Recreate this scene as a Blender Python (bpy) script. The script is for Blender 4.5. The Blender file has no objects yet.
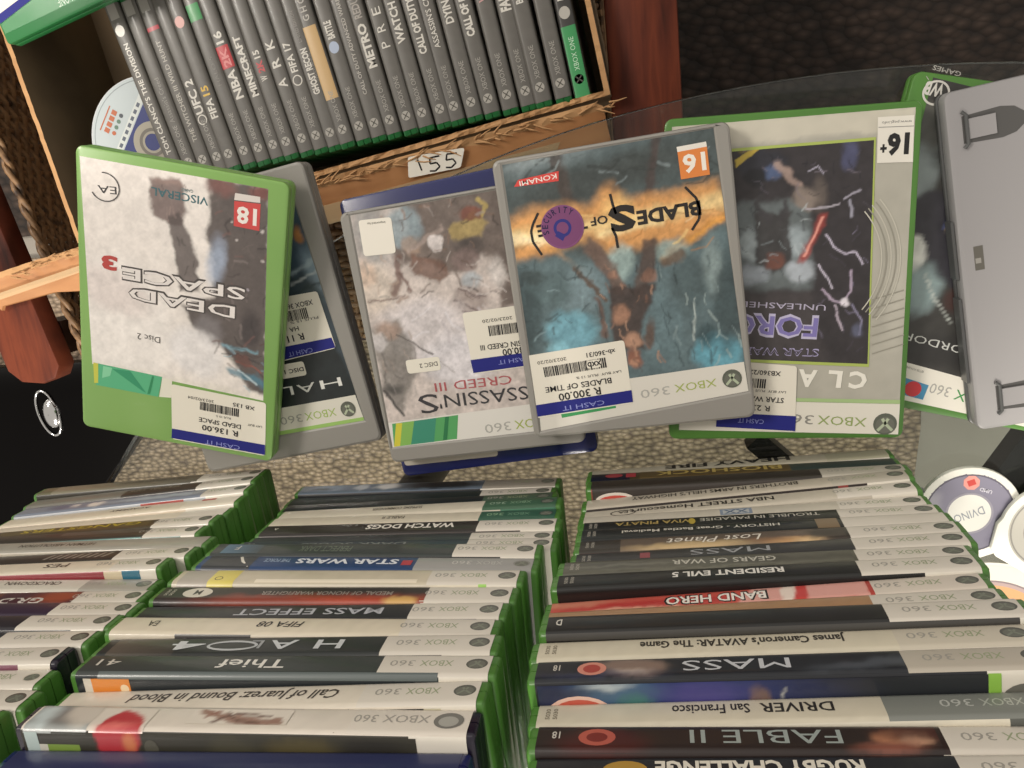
import bpy, math, random
import numpy as np
from mathutils import Matrix, Vector
SC = bpy.context.scene
COL = SC.collection
MM = 0.001
PI = math.pi

# ------------------------------------------------------------------ colour
def lin(c):
    if isinstance(c, str):
        c = c.lstrip('#'); c = [int(c[i:i+2], 16)/255 for i in (0, 2, 4)]
    return tuple((v/12.92 if v <= .04045 else ((v+.055)/1.055)**2.4) for v in c[:3])
def lin4(c): return lin(c)+(1.0,)

# ------------------------------------------------------------------ materials
MATS = {}
def nmat(name):
    m = bpy.data.materials.new(name); m.use_nodes = True
    nt = m.node_tree; b = nt.nodes['Principled BSDF']; MATS[name] = m
    return m, nt, b
def simple(name, col, rough=.5, metal=0, spec=.5, coat=0, trans=0, bump=None, var=None):
    m, nt, b = nmat(name)
    b.inputs['Base Color'].default_value = lin4(col); b.inputs['Roughness'].default_value = rough
    b.inputs['Metallic'].default_value = metal; b.inputs['Specular IOR Level'].default_value = spec
    b.inputs['Coat Weight'].default_value = coat; b.inputs['Coat Roughness'].default_value = .12
    b.inputs['Transmission Weight'].default_value = trans
    tc = nt.nodes.new('ShaderNodeTexCoord')
    if var:
        n = nt.nodes.new('ShaderNodeTexNoise'); n.inputs['Scale'].default_value = var[0]; n.inputs['Detail'].default_value = 5
        nt.links.new(tc.outputs['Object'], n.inputs['Vector'])
        r = nt.nodes.new('ShaderNodeValToRGB'); r.color_ramp.elements[0].position = .35; r.color_ramp.elements[1].position = .65
        r.color_ramp.elements[0].color = lin4(col); r.color_ramp.elements[1].color = lin4(var[1])
        nt.links.new(n.outputs['Fac'], r.inputs['Fac']); nt.links.new(r.outputs['Color'], b.inputs['Base Color'])
    if bump:
        n = nt.nodes.new('ShaderNodeTexNoise'); n.inputs['Scale'].default_value = bump[0]; n.inputs['Detail'].default_value = 3
        nt.links.new(tc.outputs['Object'], n.inputs['Vector'])
        bp = nt.nodes.new('ShaderNodeBump'); bp.inputs['Strength'].default_value = bump[1]; bp.inputs['Distance'].default_value = bump[2]
        nt.links.new(n.outputs['Fac'], bp.inputs['Height']); nt.links.new(bp.outputs['Normal'], b.inputs['Normal'])
    return m
def attr_mat(name, rough, coat, bump=0.0, spec=.5):
    m, nt, b = nmat(name)
    a = nt.nodes.new('ShaderNodeAttribute'); a.attribute_name = 'Col'
    nt.links.new(a.outputs['Color'], b.inputs['Base Color'])
    b.inputs['Roughness'].default_value = rough; b.inputs['Coat Weight'].default_value = coat
    b.inputs['Coat Roughness'].default_value = .1; b.inputs['Specular IOR Level'].default_value = spec
    if bump:
        tc = nt.nodes.new('ShaderNodeTexCoord')
        n = nt.nodes.new('ShaderNodeTexNoise'); n.inputs['Scale'].default_value = 28; n.inputs['Detail'].default_value = 2
        nt.links.new(tc.outputs['Object'], n.inputs['Vector'])
        bp = nt.nodes.new('ShaderNodeBump'); bp.inputs['Strength'].default_value = bump; bp.inputs['Distance'].default_value = .002
        nt.links.new(n.outputs['Fac'], bp.inputs['Height']); nt.links.new(bp.outputs['Normal'], b.inputs['Normal'])
        nt.links.new(bp.outputs['Normal'], b.inputs['Coat Normal'])
    return m
PRINT = attr_mat('printed_sleeve', .42, .1, .1)
SPINE = attr_mat('printed_spine', .36, .2, 0)
PAPER = attr_mat('sticker_paper', .6, 0, 0, .3)
def plastic_clear(name, col, alpha, rough=.2):
    m, nt, b = nmat(name)
    b.inputs['Base Color'].default_value = lin4(col); b.inputs['Roughness'].default_value = rough
    tr = nt.nodes.new('ShaderNodeBsdfTransparent'); tr.inputs['Color'].default_value = (.93, .94, .93, 1)
    mx = nt.nodes.new('ShaderNodeMixShader'); mx.inputs['Fac'].default_value = alpha
    out = nt.nodes['Material Output']
    nt.links.new(tr.outputs[0], mx.inputs[1]); nt.links.new(b.outputs[0], mx.inputs[2]); nt.links.new(mx.outputs[0], out.inputs['Surface'])
    return m
GREEN = simple('green_case_plastic', '#54863a', .35, coat=.15, var=(9, '#4a7a32'))
GREEND = simple('green_case_deep', '#2b7440', .35, coat=.15, var=(9, '#256a38'))
LIME = simple('lime_case_plastic', '#86b061', .32, coat=.2, var=(14, '#80ac5c'))
NAVY = simple('navy_case_plastic', '#20265c', .25, coat=.4)
NAVYD = simple('black_purple_case_plastic', '#1c1528', .25, coat=.3)
CLEAR = plastic_clear('grey_translucent_plastic', '#8d8a84', .85, .3)
RIM = plastic_clear('grey_rim_plastic', '#9b9892', .92, .25)
WHITE = simple('white_plastic', '#e9e7df', .4)
BLACK = simple('black_lacquer', '#040303', .3, spec=.08)
BLACKM = simple('black_metal', '#1a1816', .45)
GREYC = simple('grey_case_plastic', '#8e8c8d', .45, bump=(40, .1, .001))
GREYD = simple('dark_grey_plastic', '#4d4e4e', .35)
CHROME = simple('chrome', '#d8d8d8', .12, metal=1)
def glass_mat():
    m, nt, b = nmat('clear_glass')
    nt.nodes.remove(b); out = nt.nodes['Material Output']
    tr = nt.nodes.new('ShaderNodeBsdfTransparent'); tr.inputs['Color'].default_value = (.90, .93, .91, 1)
    gl = nt.nodes.new('ShaderNodeBsdfGlossy'); gl.inputs['Roughness'].default_value = .02
    fr = nt.nodes.new('ShaderNodeFresnel'); fr.inputs['IOR'].default_value = 1.45
    mx = nt.nodes.new('ShaderNodeMixShader')
    nt.links.new(fr.outputs[0], mx.inputs['Fac']); nt.links.new(tr.outputs[0], mx.inputs[1]); nt.links.new(gl.outputs[0], mx.inputs[2])
    nt.links.new(mx.outputs[0], out.inputs['Surface'])
    return m
GLASS = glass_mat()
def noisy(name, cols, scale, stretch=(1, 1, 1), rough=.6, bump=.2, dist=.002, coat=0, kind='noise', rot=0):
    m, nt, b = nmat(name)
    tc = nt.nodes.new('ShaderNodeTexCoord'); mp = nt.nodes.new('ShaderNodeMapping'); mp.inputs['Scale'].default_value = stretch
    mp.inputs['Rotation'].default_value = (0, 0, rot)
    nt.links.new(tc.outputs['Object'], mp.inputs['Vector'])
    if kind == 'noise':
        n = nt.nodes.new('ShaderNodeTexNoise'); n.inputs['Detail'].default_value = 6; o = n.outputs['Fac']
    else:
        n = nt.nodes.new('ShaderNodeTexVoronoi'); n.inputs['Randomness'].default_value = .75; o = n.outputs['Distance']
    n.inputs['Scale'].default_value = scale; nt.links.new(mp.outputs[0], n.inputs['Vector'])
    r = nt.nodes.new('ShaderNodeValToRGB'); els = r.color_ramp.elements
    while len(els) < len(cols): els.new(.5)
    lo, hi = ((.3, .7) if kind == 'noise' else (.05, .75))
    for i, c in enumerate(cols):
        els[i].position = lo+(hi-lo)*i/(len(cols)-1); els[i].color = lin4(c)
    nt.links.new(o, r.inputs['Fac'])
    if kind != 'noise':
        n2 = nt.nodes.new('ShaderNodeTexNoise'); n2.inputs['Scale'].default_value = 9; n2.inputs['Detail'].default_value = 8
        nt.links.new(tc.outputs['Object'], n2.inputs['Vector'])
        mr = nt.nodes.new('ShaderNodeMapRange'); mr.inputs['From Min'].default_value = .3; mr.inputs['From Max'].default_value = .7
        mr.inputs['To Min'].default_value = .7; mr.inputs['To Max'].default_value = 1.2
        nt.links.new(n2.outputs['Fac'], mr.inputs['Value'])
        mul = nt.nodes.new('ShaderNodeVectorMath'); mul.operation = 'SCALE'
        nt.links.new(r.outputs['Color'], mul.inputs[0]); nt.links.new(mr.outputs[0], mul.inputs['Scale'])
        nt.links.new(mul.outputs[0], b.inputs['Base Color'])
    else:
        nt.links.new(r.outputs['Color'], b.inputs['Base Color'])
    b.inputs['Roughness'].default_value = rough; b.inputs['Coat Weight'].default_value = coat
    bp = nt.nodes.new('ShaderNodeBump'); bp.inputs['Strength'].default_value = bump; bp.inputs['Distance'].default_value = dist
    if kind != 'noise': bp.invert = True
    nt.links.new(o, bp.inputs['Height']); nt.links.new(bp.outputs['Normal'], b.inputs['Normal'])
    return m
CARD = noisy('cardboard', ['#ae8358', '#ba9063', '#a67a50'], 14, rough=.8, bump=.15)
CARDSHADE = noisy('cardboard_shaded', ['#76644e', '#816d54', '#6b5a46'], 8, rough=.85, bump=.1)  # darker copy of the cardboard: shadow inside the box is in the colour
CARDOUT = noisy('cardboard_brown_print', ['#a06c44', '#b17e52', '#93603a'], 7, stretch=(1, 5, 1), rough=.45, bump=.15, coat=.15)
TAPE = plastic_clear('clear_packing_tape', '#d9c39c', .45, .15)
CARPET = noisy('woven_carpet', ['#a3907f', '#82725f', '#5d5045'], 150, stretch=(.75, 1.2, 1), rough=.95, bump=.7, dist=.005, kind='vor')
DARKRUG = noisy('dark_brown_weave', ['#43362f', '#31261f', '#1d1612'], 85, stretch=(.8, 1.3, 1), rough=.9, bump=.9, dist=.005, kind='vor', rot=.5)
FLOORM = noisy('grey_floor_tile', ['#8a847c', '#7e7870', '#918b82'], 6, rough=.6, bump=.1)
WOOD = noisy('reddish_brown_wood', ['#4a2117', '#6d3421', '#57281b', '#2f1610'], 9, stretch=(6, .7, 1), rough=.5, bump=.08)
WOOD.node_tree.nodes['Principled BSDF'].inputs['Specular IOR Level'].default_value = .2
WOODD = noisy('dark_stained_wood_side', ['#2a1711', '#38201a', '#20110d'], 9, stretch=(1, 1, 1), rough=.5, bump=.08)
WICKER = noisy('brown_wicker_strand', ['#5a4330', '#8a6b4c', '#3a2a1e'], 60, rough=.5, bump=.2)

# ------------------------------------------------------------------ objects
def link(name, me, parent=None):
    o = bpy.data.objects.new(name, me); COL.objects.link(o)
    if parent is not None: o.parent = parent
    return o
def tag(o, label=None, cat=None, group=None, kind=None):
    if label: o['label'] = label
    if cat: o['category'] = cat
    if group: o['group'] = group
    if kind: o['kind'] = kind
    return o
def empty(name, mat4, label, cat, group=None):
    o = bpy.data.objects.new(name, None); COL.objects.link(o); o.empty_display_size = .02
    o.matrix_world = mat4
    return tag(o, label, cat, group)

class MB:
    """mesh collector, millimetres; each vertex may carry a colour"""
    def __init__(s): s.v = []; s.f = []; s.c = []; s.m = []; s.mi = 0
    def add(s, vs, fs, col=None):
        b = len(s.v); s.v += [tuple(p) for p in vs]; s.f += [tuple(i+b for i in f) for f in fs]; s.m += [s.mi]*len(fs)
        if col is None: col = (1, 1, 1)
        if isinstance(col, list): s.c += col
        else: s.c += [tuple(col)]*len(vs)
    def build(s, name, mats, parent=None, smooth=None):
        me = bpy.data.meshes.new(name)
        me.from_pydata([(x*MM, y*MM, z*MM) for x, y, z in s.v], [], s.f)
        a = me.color_attributes.new('Col', 'FLOAT_COLOR', 'POINT')
        a.data.foreach_set('color', [q for c in s.c for q in (c[0], c[1], c[2], 1.0)])
        for m in (mats if isinstance(mats, (list, tuple)) else [mats]): me.materials.append(m)
        if any(s.m): me.polygons.foreach_set('material_index', s.m)
        me.update()
        if smooth is not None:
            me.polygons.foreach_set('use_smooth', [True]*len(me.polygons))
            try: me.set_sharp_from_angle(angle=math.radians(smooth))
            except Exception: pass
        return link(name, me, parent)
    def box(s, x0, x1, y0, y1, z0, z1, col=None, T=None):
        vs = [(x, y, z) for z in (z0, z1) for x, y in ((x0, y0), (x1, y0), (x1, y1), (x0, y1))]
        if T is not None: vs = [T(p) for p in vs]
        s.add(vs, [(3, 2, 1, 0), (4, 5, 6, 7), (0, 1, 5, 4), (1, 2, 6, 5), (2, 3, 7, 6), (3, 0, 4, 7)], col)
    def prism(s, prof, z0, z1, bev=0, col=None, holes=None):
        """closed outline (x,y) ccw extruded in z with optional edge bevel"""
        n = len(prof)
        cx = sum(p[0] for p in prof)/n; cy = sum(p[1] for p in prof)/n
        def inset(d):
            out = []
            for i in range(n):
                a, b, c = prof[i-1], prof[i], prof[(i+1) % n]
                e1 = (b[0]-a[0], b[1]-a[1]); e2 = (c[0]-b[0], c[1]-b[1])
                l1 = math.hypot(*e1) or 1; l2 = math.hypot(*e2) or 1
                nx = -(e1[1]/l1+e2[1]/l2); ny = (e1[0]/l1+e2[0]/l2); l = math.hypot(nx, ny) or 1
                out.append((b[0]+nx/l*d, b[1]+ny/l*d))
            return out
        rings = [(prof, z0), (prof, z1)]
        if bev: i1 = inset(bev*.3); i2 = inset(bev); rings = [(i2, z0), (i1, z0+bev*.3), (prof, z0+bev), (prof, z1-bev), (i1, z1-bev*.3), (i2, z1)]
        vs = [(x, y, z) for r, z in rings for x, y in r]; fs = []
        for k in range(len(rings)-1):
            for i in range(n):
                j = (i+1) % n; fs.append((k*n+i, k*n+j, (k+1)*n+j, (k+1)*n+i))
        fs.append(tuple(range(n-1, -1, -1))); fs.append(tuple((len(rings)-1)*n+i for i in range(n)))
        s.add(vs, fs, col)
    def tube(s, pts, r, n=8, col=None, caps=True):
        P = [Vector(p) for p in pts]; vs = []; fs = []
        up = Vector((0, 0, 1))
        for i, p in enumerate(P):
            t = (P[min(i+1, len(P)-1)]-P[max(i-1, 0)]).normalized()
            a = t.cross(up)
            if a.length < 1e-3: a = t.cross(Vector((0, 1, 0)))
            a.normalize(); b = a.cross(t)
            rr = r[i] if isinstance(r, (list, tuple)) else r
            for k in range(n):
                q = p+(a*math.cos(2*PI*k/n)+b*math.sin(2*PI*k/n))*rr; vs.append(tuple(q))
        for i in range(len(P)-1):
            for k in range(n):
                j = (k+1) % n; fs.append((i*n+k, (i+1)*n+k, (i+1)*n+j, i*n+j))
        if caps: fs.append(tuple(range(n))); fs.append(tuple((len(P)-1)*n+k for k in range(n-1, -1, -1)))
        s.add(vs, fs, col)

def rrect(x0, x1, y0, y1, r, n=5):
    out = []
    for cx, cy, a0 in ((x1-r, y1-r, 0), (x0+r, y1-r, 90), (x0+r, y0+r, 180), (x1-r, y0+r, 270)):
        for k in range(n+1):
            a = math.radians(a0+90*k/n); out.append((cx+r*math.cos(a), cy+r*math.sin(a)))
    return out

# ------------------------------------------------------------------ lettering
_T = {}
def glyphs(txt, bold=0, shear=0, res=2):
    key = (txt, bold, shear)
    if key in _T: return _T[key]
    cu = bpy.data.curves.new('lettering', 'FONT'); cu.body = txt; cu.size = 1; cu.resolution_u = res; cu.offset = bold; cu.shear = shear
    ob = bpy.data.objects.new('lettering', cu); COL.objects.link(ob)
    dg = bpy.context.evaluated_depsgraph_get(); me = ob.evaluated_get(dg).to_mesh()
    vs = [(v.co.x, v.co.y) for v in me.vertices]; fs = [tuple(p.vertices) for p in me.polygons]
    ob.evaluated_get(dg).to_mesh_clear()
    bpy.data.objects.remove(ob); bpy.data.curves.remove(cu)
    xs = [v[0] for v in vs]
    x0, x1 = min(xs), max(xs)
    _T[key] = ([((x-x0)/(x1-x0), y/.73) for x, y in vs], fs)
    return _T[key]

# surface = callable (a, b, h) -> xyz ; (a right, b up) seen from outside, h lift above the surface
def put_text(mb, surf, txt, a0, b0, a1, b1, h, col, bold=.012, shear=0, lift=.12):
    vs, fs = glyphs(txt, bold, shear)
    dx, dy = a1-a0, b1-b0; L = math.hypot(dx, dy); ux, uy = dx/L, dy/L
    pts = [surf(a0+x*dx-uy*y*h, b0+x*dy+ux*y*h, lift) for x, y in vs]
    mb.add(pts, fs, lin(col))
def put_poly(mb, surf, pts, col, lift=.08):
    mb.add([surf(a, b, lift) for a, b in pts], [tuple(range(len(pts)))], lin(col))
def area2(pts): return sum(pts[i-1][0]*pts[i][1]-pts[i][0]*pts[i-1][1] for i in range(len(pts)))
def put_shape(mb, surf, pts, col, lift=.08):
    if area2(pts) < 0: pts = pts[::-1]
    put_poly(mb, surf, pts, col, lift)
def put_ell(mb, surf, a, b, ra, rb, col, lift=.08, n=20, ang=0):
    c, s = math.cos(ang), math.sin(ang)
    put_poly(mb, surf, [(a+ra*math.cos(2*PI*k/n)*c-rb*math.sin(2*PI*k/n)*s, b+ra*math.cos(2*PI*k/n)*s+rb*math.sin(2*PI*k/n)*c) for k in range(n)], col, lift)
def put_line(mb, surf, pts, w, col, lift=.1):
    for (x0, y0), (x1, y1) in zip(pts[:-1], pts[1:]):
        l = math.hypot(x1-x0, y1-y0) or 1; nx, ny = -(y1-y0)/l*w/2, (x1-x0)/l*w/2
        put_shape(mb, surf, [(x0-nx, y0-ny), (x1-nx, y1-ny), (x1+nx, y1+ny), (x0+nx, y0+ny)], col, lift)
def put_ring(mb, surf, a, b, ra, rb, w, col, lift=.1, t0=0, t1=360, n=28):
    for k in range(n):
        p = math.radians(t0+(t1-t0)*k/n); q = math.radians(t0+(t1-t0)*(k+1)/n)
        put_shape(mb, surf, [(a+ra*math.cos(p), b+rb*math.sin(p)), (a+ra*math.cos(q), b+rb*math.sin(q)),
                             (a+(ra-w)*math.cos(q), b+(rb-w)*math.sin(q)), (a+(ra-w)*math.cos(p), b+(rb-w)*math.sin(p))], col, lift)
def put_logo(mb, surf, a, b, ra, rb, dark='#4b4c46', light='#a9b39a', lift=.08):
    """round ball logo with a cross cut into it"""
    put_ell(mb, surf, a, b, ra, rb, dark, lift)
    put_ell(mb, surf, a, b-rb*.1, ra*.8, rb*.75, '#6a6c62', lift+.02)
    for sx in (-1, 1):
        put_line(mb, surf, [(a-sx*ra*.62, b-rb*.62), (a, b+rb*.05), (a+sx*ra*.25, b+rb*.5)], rb*.26, light, lift+.05)

# ------------------------------------------------------------------ soft printed art: colours on a fine grid
def vnoise(x, y, seed):
    xi = np.floor(x).astype(int); yi = np.floor(y).astype(int); fx = x-xi; fy = y-yi
    fx = fx*fx*(3-2*fx); fy = fy*fy*(3-2*fy)
    def h(i, j):
        n = (i*374761393+j*668265263+seed*974634777) & 0x7fffffff
        n = ((n ^ (n >> 13))*1274126177) & 0x7fffffff
        return ((n ^ (n >> 16)) & 0xffff)/65535.
    return (h(xi, yi)*(1-fx)+h(xi+1, yi)*fx)*(1-fy)+(h(xi, yi+1)*(1-fx)+h(xi+1, yi+1)*fx)*fy
def fbm(x, y, sc, seed, o=4):
    r = 0; a = .5
    for k in range(o): r = r+a*vnoise(x/sc*2**k+17*k, y/sc*2**k+9*k, seed+k); a *= .5
    return r/(1-.5**o)
def seg_d(X, Y, x0, y0, x1, y1):
    dx, dy = x1-x0, y1-y0; L = dx*dx+dy*dy+1e-9
    t = np.clip(((X-x0)*dx+(Y-y0)*dy)/L, 0, 1)
    return np.hypot(X-x0-t*dx, Y-y0-t*dy)
def inside(X, Y, P):
    r = np.zeros(X.shape, bool)
    for i in range(len(P)):
        x0, y0 = P[i-1]; x1, y1 = P[i]
        if y0 == y1: continue
        c = ((y0 > Y) != (y1 > Y)) & (X < (x1-x0)*(Y-y0)/(y1-y0)+x0); r ^= c
    return r
def paint(X, Y, base, strokes, seed=1):
    C = np.zeros(X.shape+(3,)); C[:] = lin(base)
    wob = (fbm(X, Y, 6, seed+50)-.5)*5; wob2 = (fbm(X, Y, 6, seed+90)-.5)*5
    for s in strokes:
        k = s[0]
        if k == 'n':
            n = fbm(X, Y, s[1], seed+int(s[1]*10), 5); C *= np.clip(1+(n-.5)*2*s[2], .15, 3)[..., None]; continue
        col, soft, al = s[-3], s[-2], s[-1]
        Xw = X+wob*min(1, soft); Yw = Y+wob2*min(1, soft)
        if k == 'e':
            _, x, y, rx, ry, ang = s[:6]; c, q = math.cos(ang), math.sin(ang)
            u = ((Xw-x)*c+(Yw-y)*q)/rx; v = (-(Xw-x)*q+(Yw-y)*c)/ry
            d = (np.hypot(u, v)-1)*min(rx, ry)
        elif k == 'p':
            P = s[1]; d = np.min([seg_d(Xw, Yw, *P[i-1], *P[i]) for i in range(len(P))], axis=0)
            d = np.where(inside(Xw, Yw, P), -d, d)
        elif k == 'l':
            P = s[1]; d = np.min([seg_d(Xw, Yw, *P[i], *P[i+1]) for i in range(len(P)-1)], axis=0)-s[2]/2
        w = np.clip(.5-d/(2*max(soft, .15)), 0, 1); w = w*w*(3-2*w)*al
        C = C*(1-w[..., None])+np.array(lin(col))*w[..., None]
    return np.clip(C, 0, 1)
def art_sheet(mb, surf, quad, step, base, strokes, seed=1, lift=0.):
    """quad: four (a,b) corners ccw in surface coordinates"""
    (x0, y0), (x1, y1), (x2, y2), (x3, y3) = quad
    nu = max(2, int(math.hypot(x1-x0, y1-y0)/step)); nv = max(2, int(math.hypot(x3-x0, y3-y0)/step))
    U, V = np.meshgrid(np.linspace(0, 1, nu+1), np.linspace(0, 1, nv+1))
    X = (x0*(1-U)+x1*U)*(1-V)+(x3*(1-U)+x2*U)*V; Y = (y0*(1-U)+y1*U)*(1-V)+(y3*(1-U)+y2*U)*V
    C = paint(X, Y, base, strokes, seed)
    vs = [surf(float(a), float(b), lift) for a, b in zip(X.ravel(), Y.ravel())]
    w = nu+1; fs = [(j*w+i, j*w+i+1, (j+1)*w+i+1, (j+1)*w+i) for j in range(nv) for i in range(nu)]
    mb.add(vs, fs, [tuple(c) for c in C.reshape(-1, 3).tolist()])

# ------------------------------------------------------------------ game case lying flat: spine towards +y, cover up
def case_profile(W, T, r, side):
    """cross-section (y,z) of one half shell; side 0 = lower, 1 = upper"""
    hy = W/2; g = .25
    a = [(hy-r+r*math.sin(math.radians(t)), r-r*math.cos(math.radians(t))) for t in (0, 22, 45, 67, 90)]
    P = [(-hy+1, 0)]+a+[(hy, T/2-g), (-hy, T/2-g), (-hy, 1)]
    if side: P = [(y, T-z) for y, z in P][::-1]
    return P
def shell(mb, L, W, T, r, side, bev=1.2):
    P = case_profile(W, T, r, side); n = len(P); hx = L/2
    cy = 0; cz = T*(.25+.5*side)
    xs = [(-hx, 1), (-hx+bev*.35, .45), (-hx+bev, 0), (hx-bev, 0), (hx-bev*.35, .45), (hx, 1)]
    vs = []
    for x, k in xs:
        for y, z in P:
            ny = y-math.copysign(min(abs(y), bev*k), y) if abs(y) > W/2-6 else y
            if side: nz = z-bev*k*.8 if z > T-1.5 else z
            else: nz = z+bev*k*.8 if z < 1.5 else z
            vs.append((x, ny, nz))
    fs = []
    for q in range(len(xs)-1):
        for i in range(n):
            j = (i+1) % n; fs.append((q*n+j, q*n+i, (q+1)*n+i, (q+1)*n+j))
    fs.append(tuple(range(n))); fs.append(tuple((len(xs)-1)*n+i for i in range(n-1, -1, -1)))
    mb.add(vs, fs)
def spine_surf(W, T, r, off=.3):
    """(u, w): u along the case, w around the spine; w<0 climbs over onto the cover"""
    f = T/2-r; arc = r*PI/2; hy = W/2
    def S(u, w, h=0.):
        h = h+off; a = abs(w); sg = 1 if w < 0 else -1      # sg 1: towards the cover (top)
        if a <= f: y = hy+h; z = T/2+sg*a
        elif a <= f+arc:
            t = (a-f)/r; y = hy-r+(r+h)*math.cos(t); z = T/2+sg*(f+(r+h)*math.sin(t))
        else: y = hy-r-(a-f-arc); z = T/2+sg*(T/2+h)
        return (u, y, z)
    return S
def patch(mb, S, u0, u1, w0, w1, col, lift=.0, col2=None, nz=0, seed=0, step=4, ws=None):
    nu = max(1, int(abs(u1-u0)/step))
    lo, hi = min(w0, w1), max(w0, w1)
    if ws is None: ws = sorted({lo, hi}|{w for w in WB if lo < w < hi})
    us = [min(u0, u1)+abs(u1-u0)*i/nu for i in range(nu+1)]
    c0 = np.array(lin(col)); c1 = np.array(lin(col2 or col)); vs = []; cs = []
    rnd = random.Random(seed)
    for w in ws:
        for i, u in enumerate(us):
            vs.append(S(u, w, lift)); t = i/nu; k = 1+(rnd.random()-.5)*2*nz
            cs.append(tuple(np.clip((c0*(1-t)+c1*t)*k, 0, 1)))
    n = nu+1
    mb.add(vs, [(j*n+i, j*n+i+1, (j+1)*n+i+1, (j+1)*n+i) for j in range(len(ws)-1) for i in range(nu)], cs)
WB = []
def game_case(name, M4, d, label, group, T):
    """one case of a stack; d holds the print of its spine"""
    global WB
    L, W, r = 200, 135, 2.6
    e = empty(name, M4, label, 'game case', group)
    mat = {'g': GREEN, 'd': GREEND, 'n': NAVYD, 'b': NAVY}[d.get('case', 'g')]
    for side, nm in ((0, 'case_base'), (1, 'case_lid')):
        mb = MB(); shell(mb, L, W, T, r, side); mb.build(nm, mat, e, 35)
    S = spine_surf(W, T, r); f = T/2-r; arc = r*PI/2; top = -(f+arc)
    WB = [-(f+arc)-2, -(f+arc), -(f+arc*.67), -(f+arc*.33), -f, 0, f, f+arc*.33, f+arc*.67, f+arc]
    mb = MB(); end = top-128; x0, x1 = -96.5, 96.5; E = -T/2+.2    # E: where the spine print meets the cover print
    if d.get('bare'):
        patch(mb, S, x0, x1, 60, end, d['sp'], -.1)
    else:
        patch(mb, S, x0, x1, f+arc+8, E, d['sp'], 0, nz=d.get('nz', .04), seed=len(label))
        patch(mb, S, x0, x1, E, end, d['st'], 0, nz=d.get('nz', .04), seed=3)
        if 'hx' in d: patch(mb, S, d['hx'], x1, f+arc+8, E, d.get('hc', '#d6cfc3'), .04)
        if 'sx' in d: patch(mb, S, d['sx'], x1, E, end, d.get('shc', '#e2dccf'), .04)
        if 'hx' in d and d.get('logo', 1):
            g = d.get('lc', '#55564f')
            put_logo(mb, S, 90.5, .3, 4.7, 3.6, g, '#7d8274')
            put_text(mb, S, 'XBOX', 80, 2.6, 65.5, 2.6, 4.2, d.get('xc', '#98a180'), .0, lift=.09)
            put_text(mb, S, '360', 63, 2.6, 52, 2.6, 4.2, d.get('nc', '#a09c93'), .0, lift=.09)
        if 'tiny' in d: 
            for k, q in enumerate((-91.5, -88.5)): put_text(mb, S, '5030', q, -3, q, 3.4, 1.8, d['tiny'], lift=.09)
    for qi, q in enumerate(d.get('items', [])):
        k = q[0]; ql = .07+.015*qi
        if k == 'r': patch(mb, S, q[1], q[2], q[3], q[4], q[5], ql, q[6] if len(q) > 6 else None, q[7] if len(q) > 7 else 0, step=3)
        elif k == 'o': put_ell(mb, S, q[1], q[2], q[3], q[4], q[5], ql+.02)
        elif k == 'ring': put_ring(mb, S, q[1], q[2], q[3], q[4], q[5], q[6], ql+.03)
        elif k == 't': put_text(mb, S, q[1], q[2], q[3], q[4], q[3], q[5], q[6], q[7] if len(q) > 7 else .012, q[8] if len(q) > 8 else 0, ql+.05)
        elif k == 'l': put_line(mb, S, q[1], q[2], q[3], ql+.03)
        elif k == 'a':
            art_sheet(mb, S, [(q[1], q[3]), (q[2], q[3]), (q[2], q[4]), (q[1], q[4])], 1.2, q[5], q[6], seed=int(abs(q[1])), lift=ql)
    mb.build('cover_sleeve', SPINE, e, 50)
    return e

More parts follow.
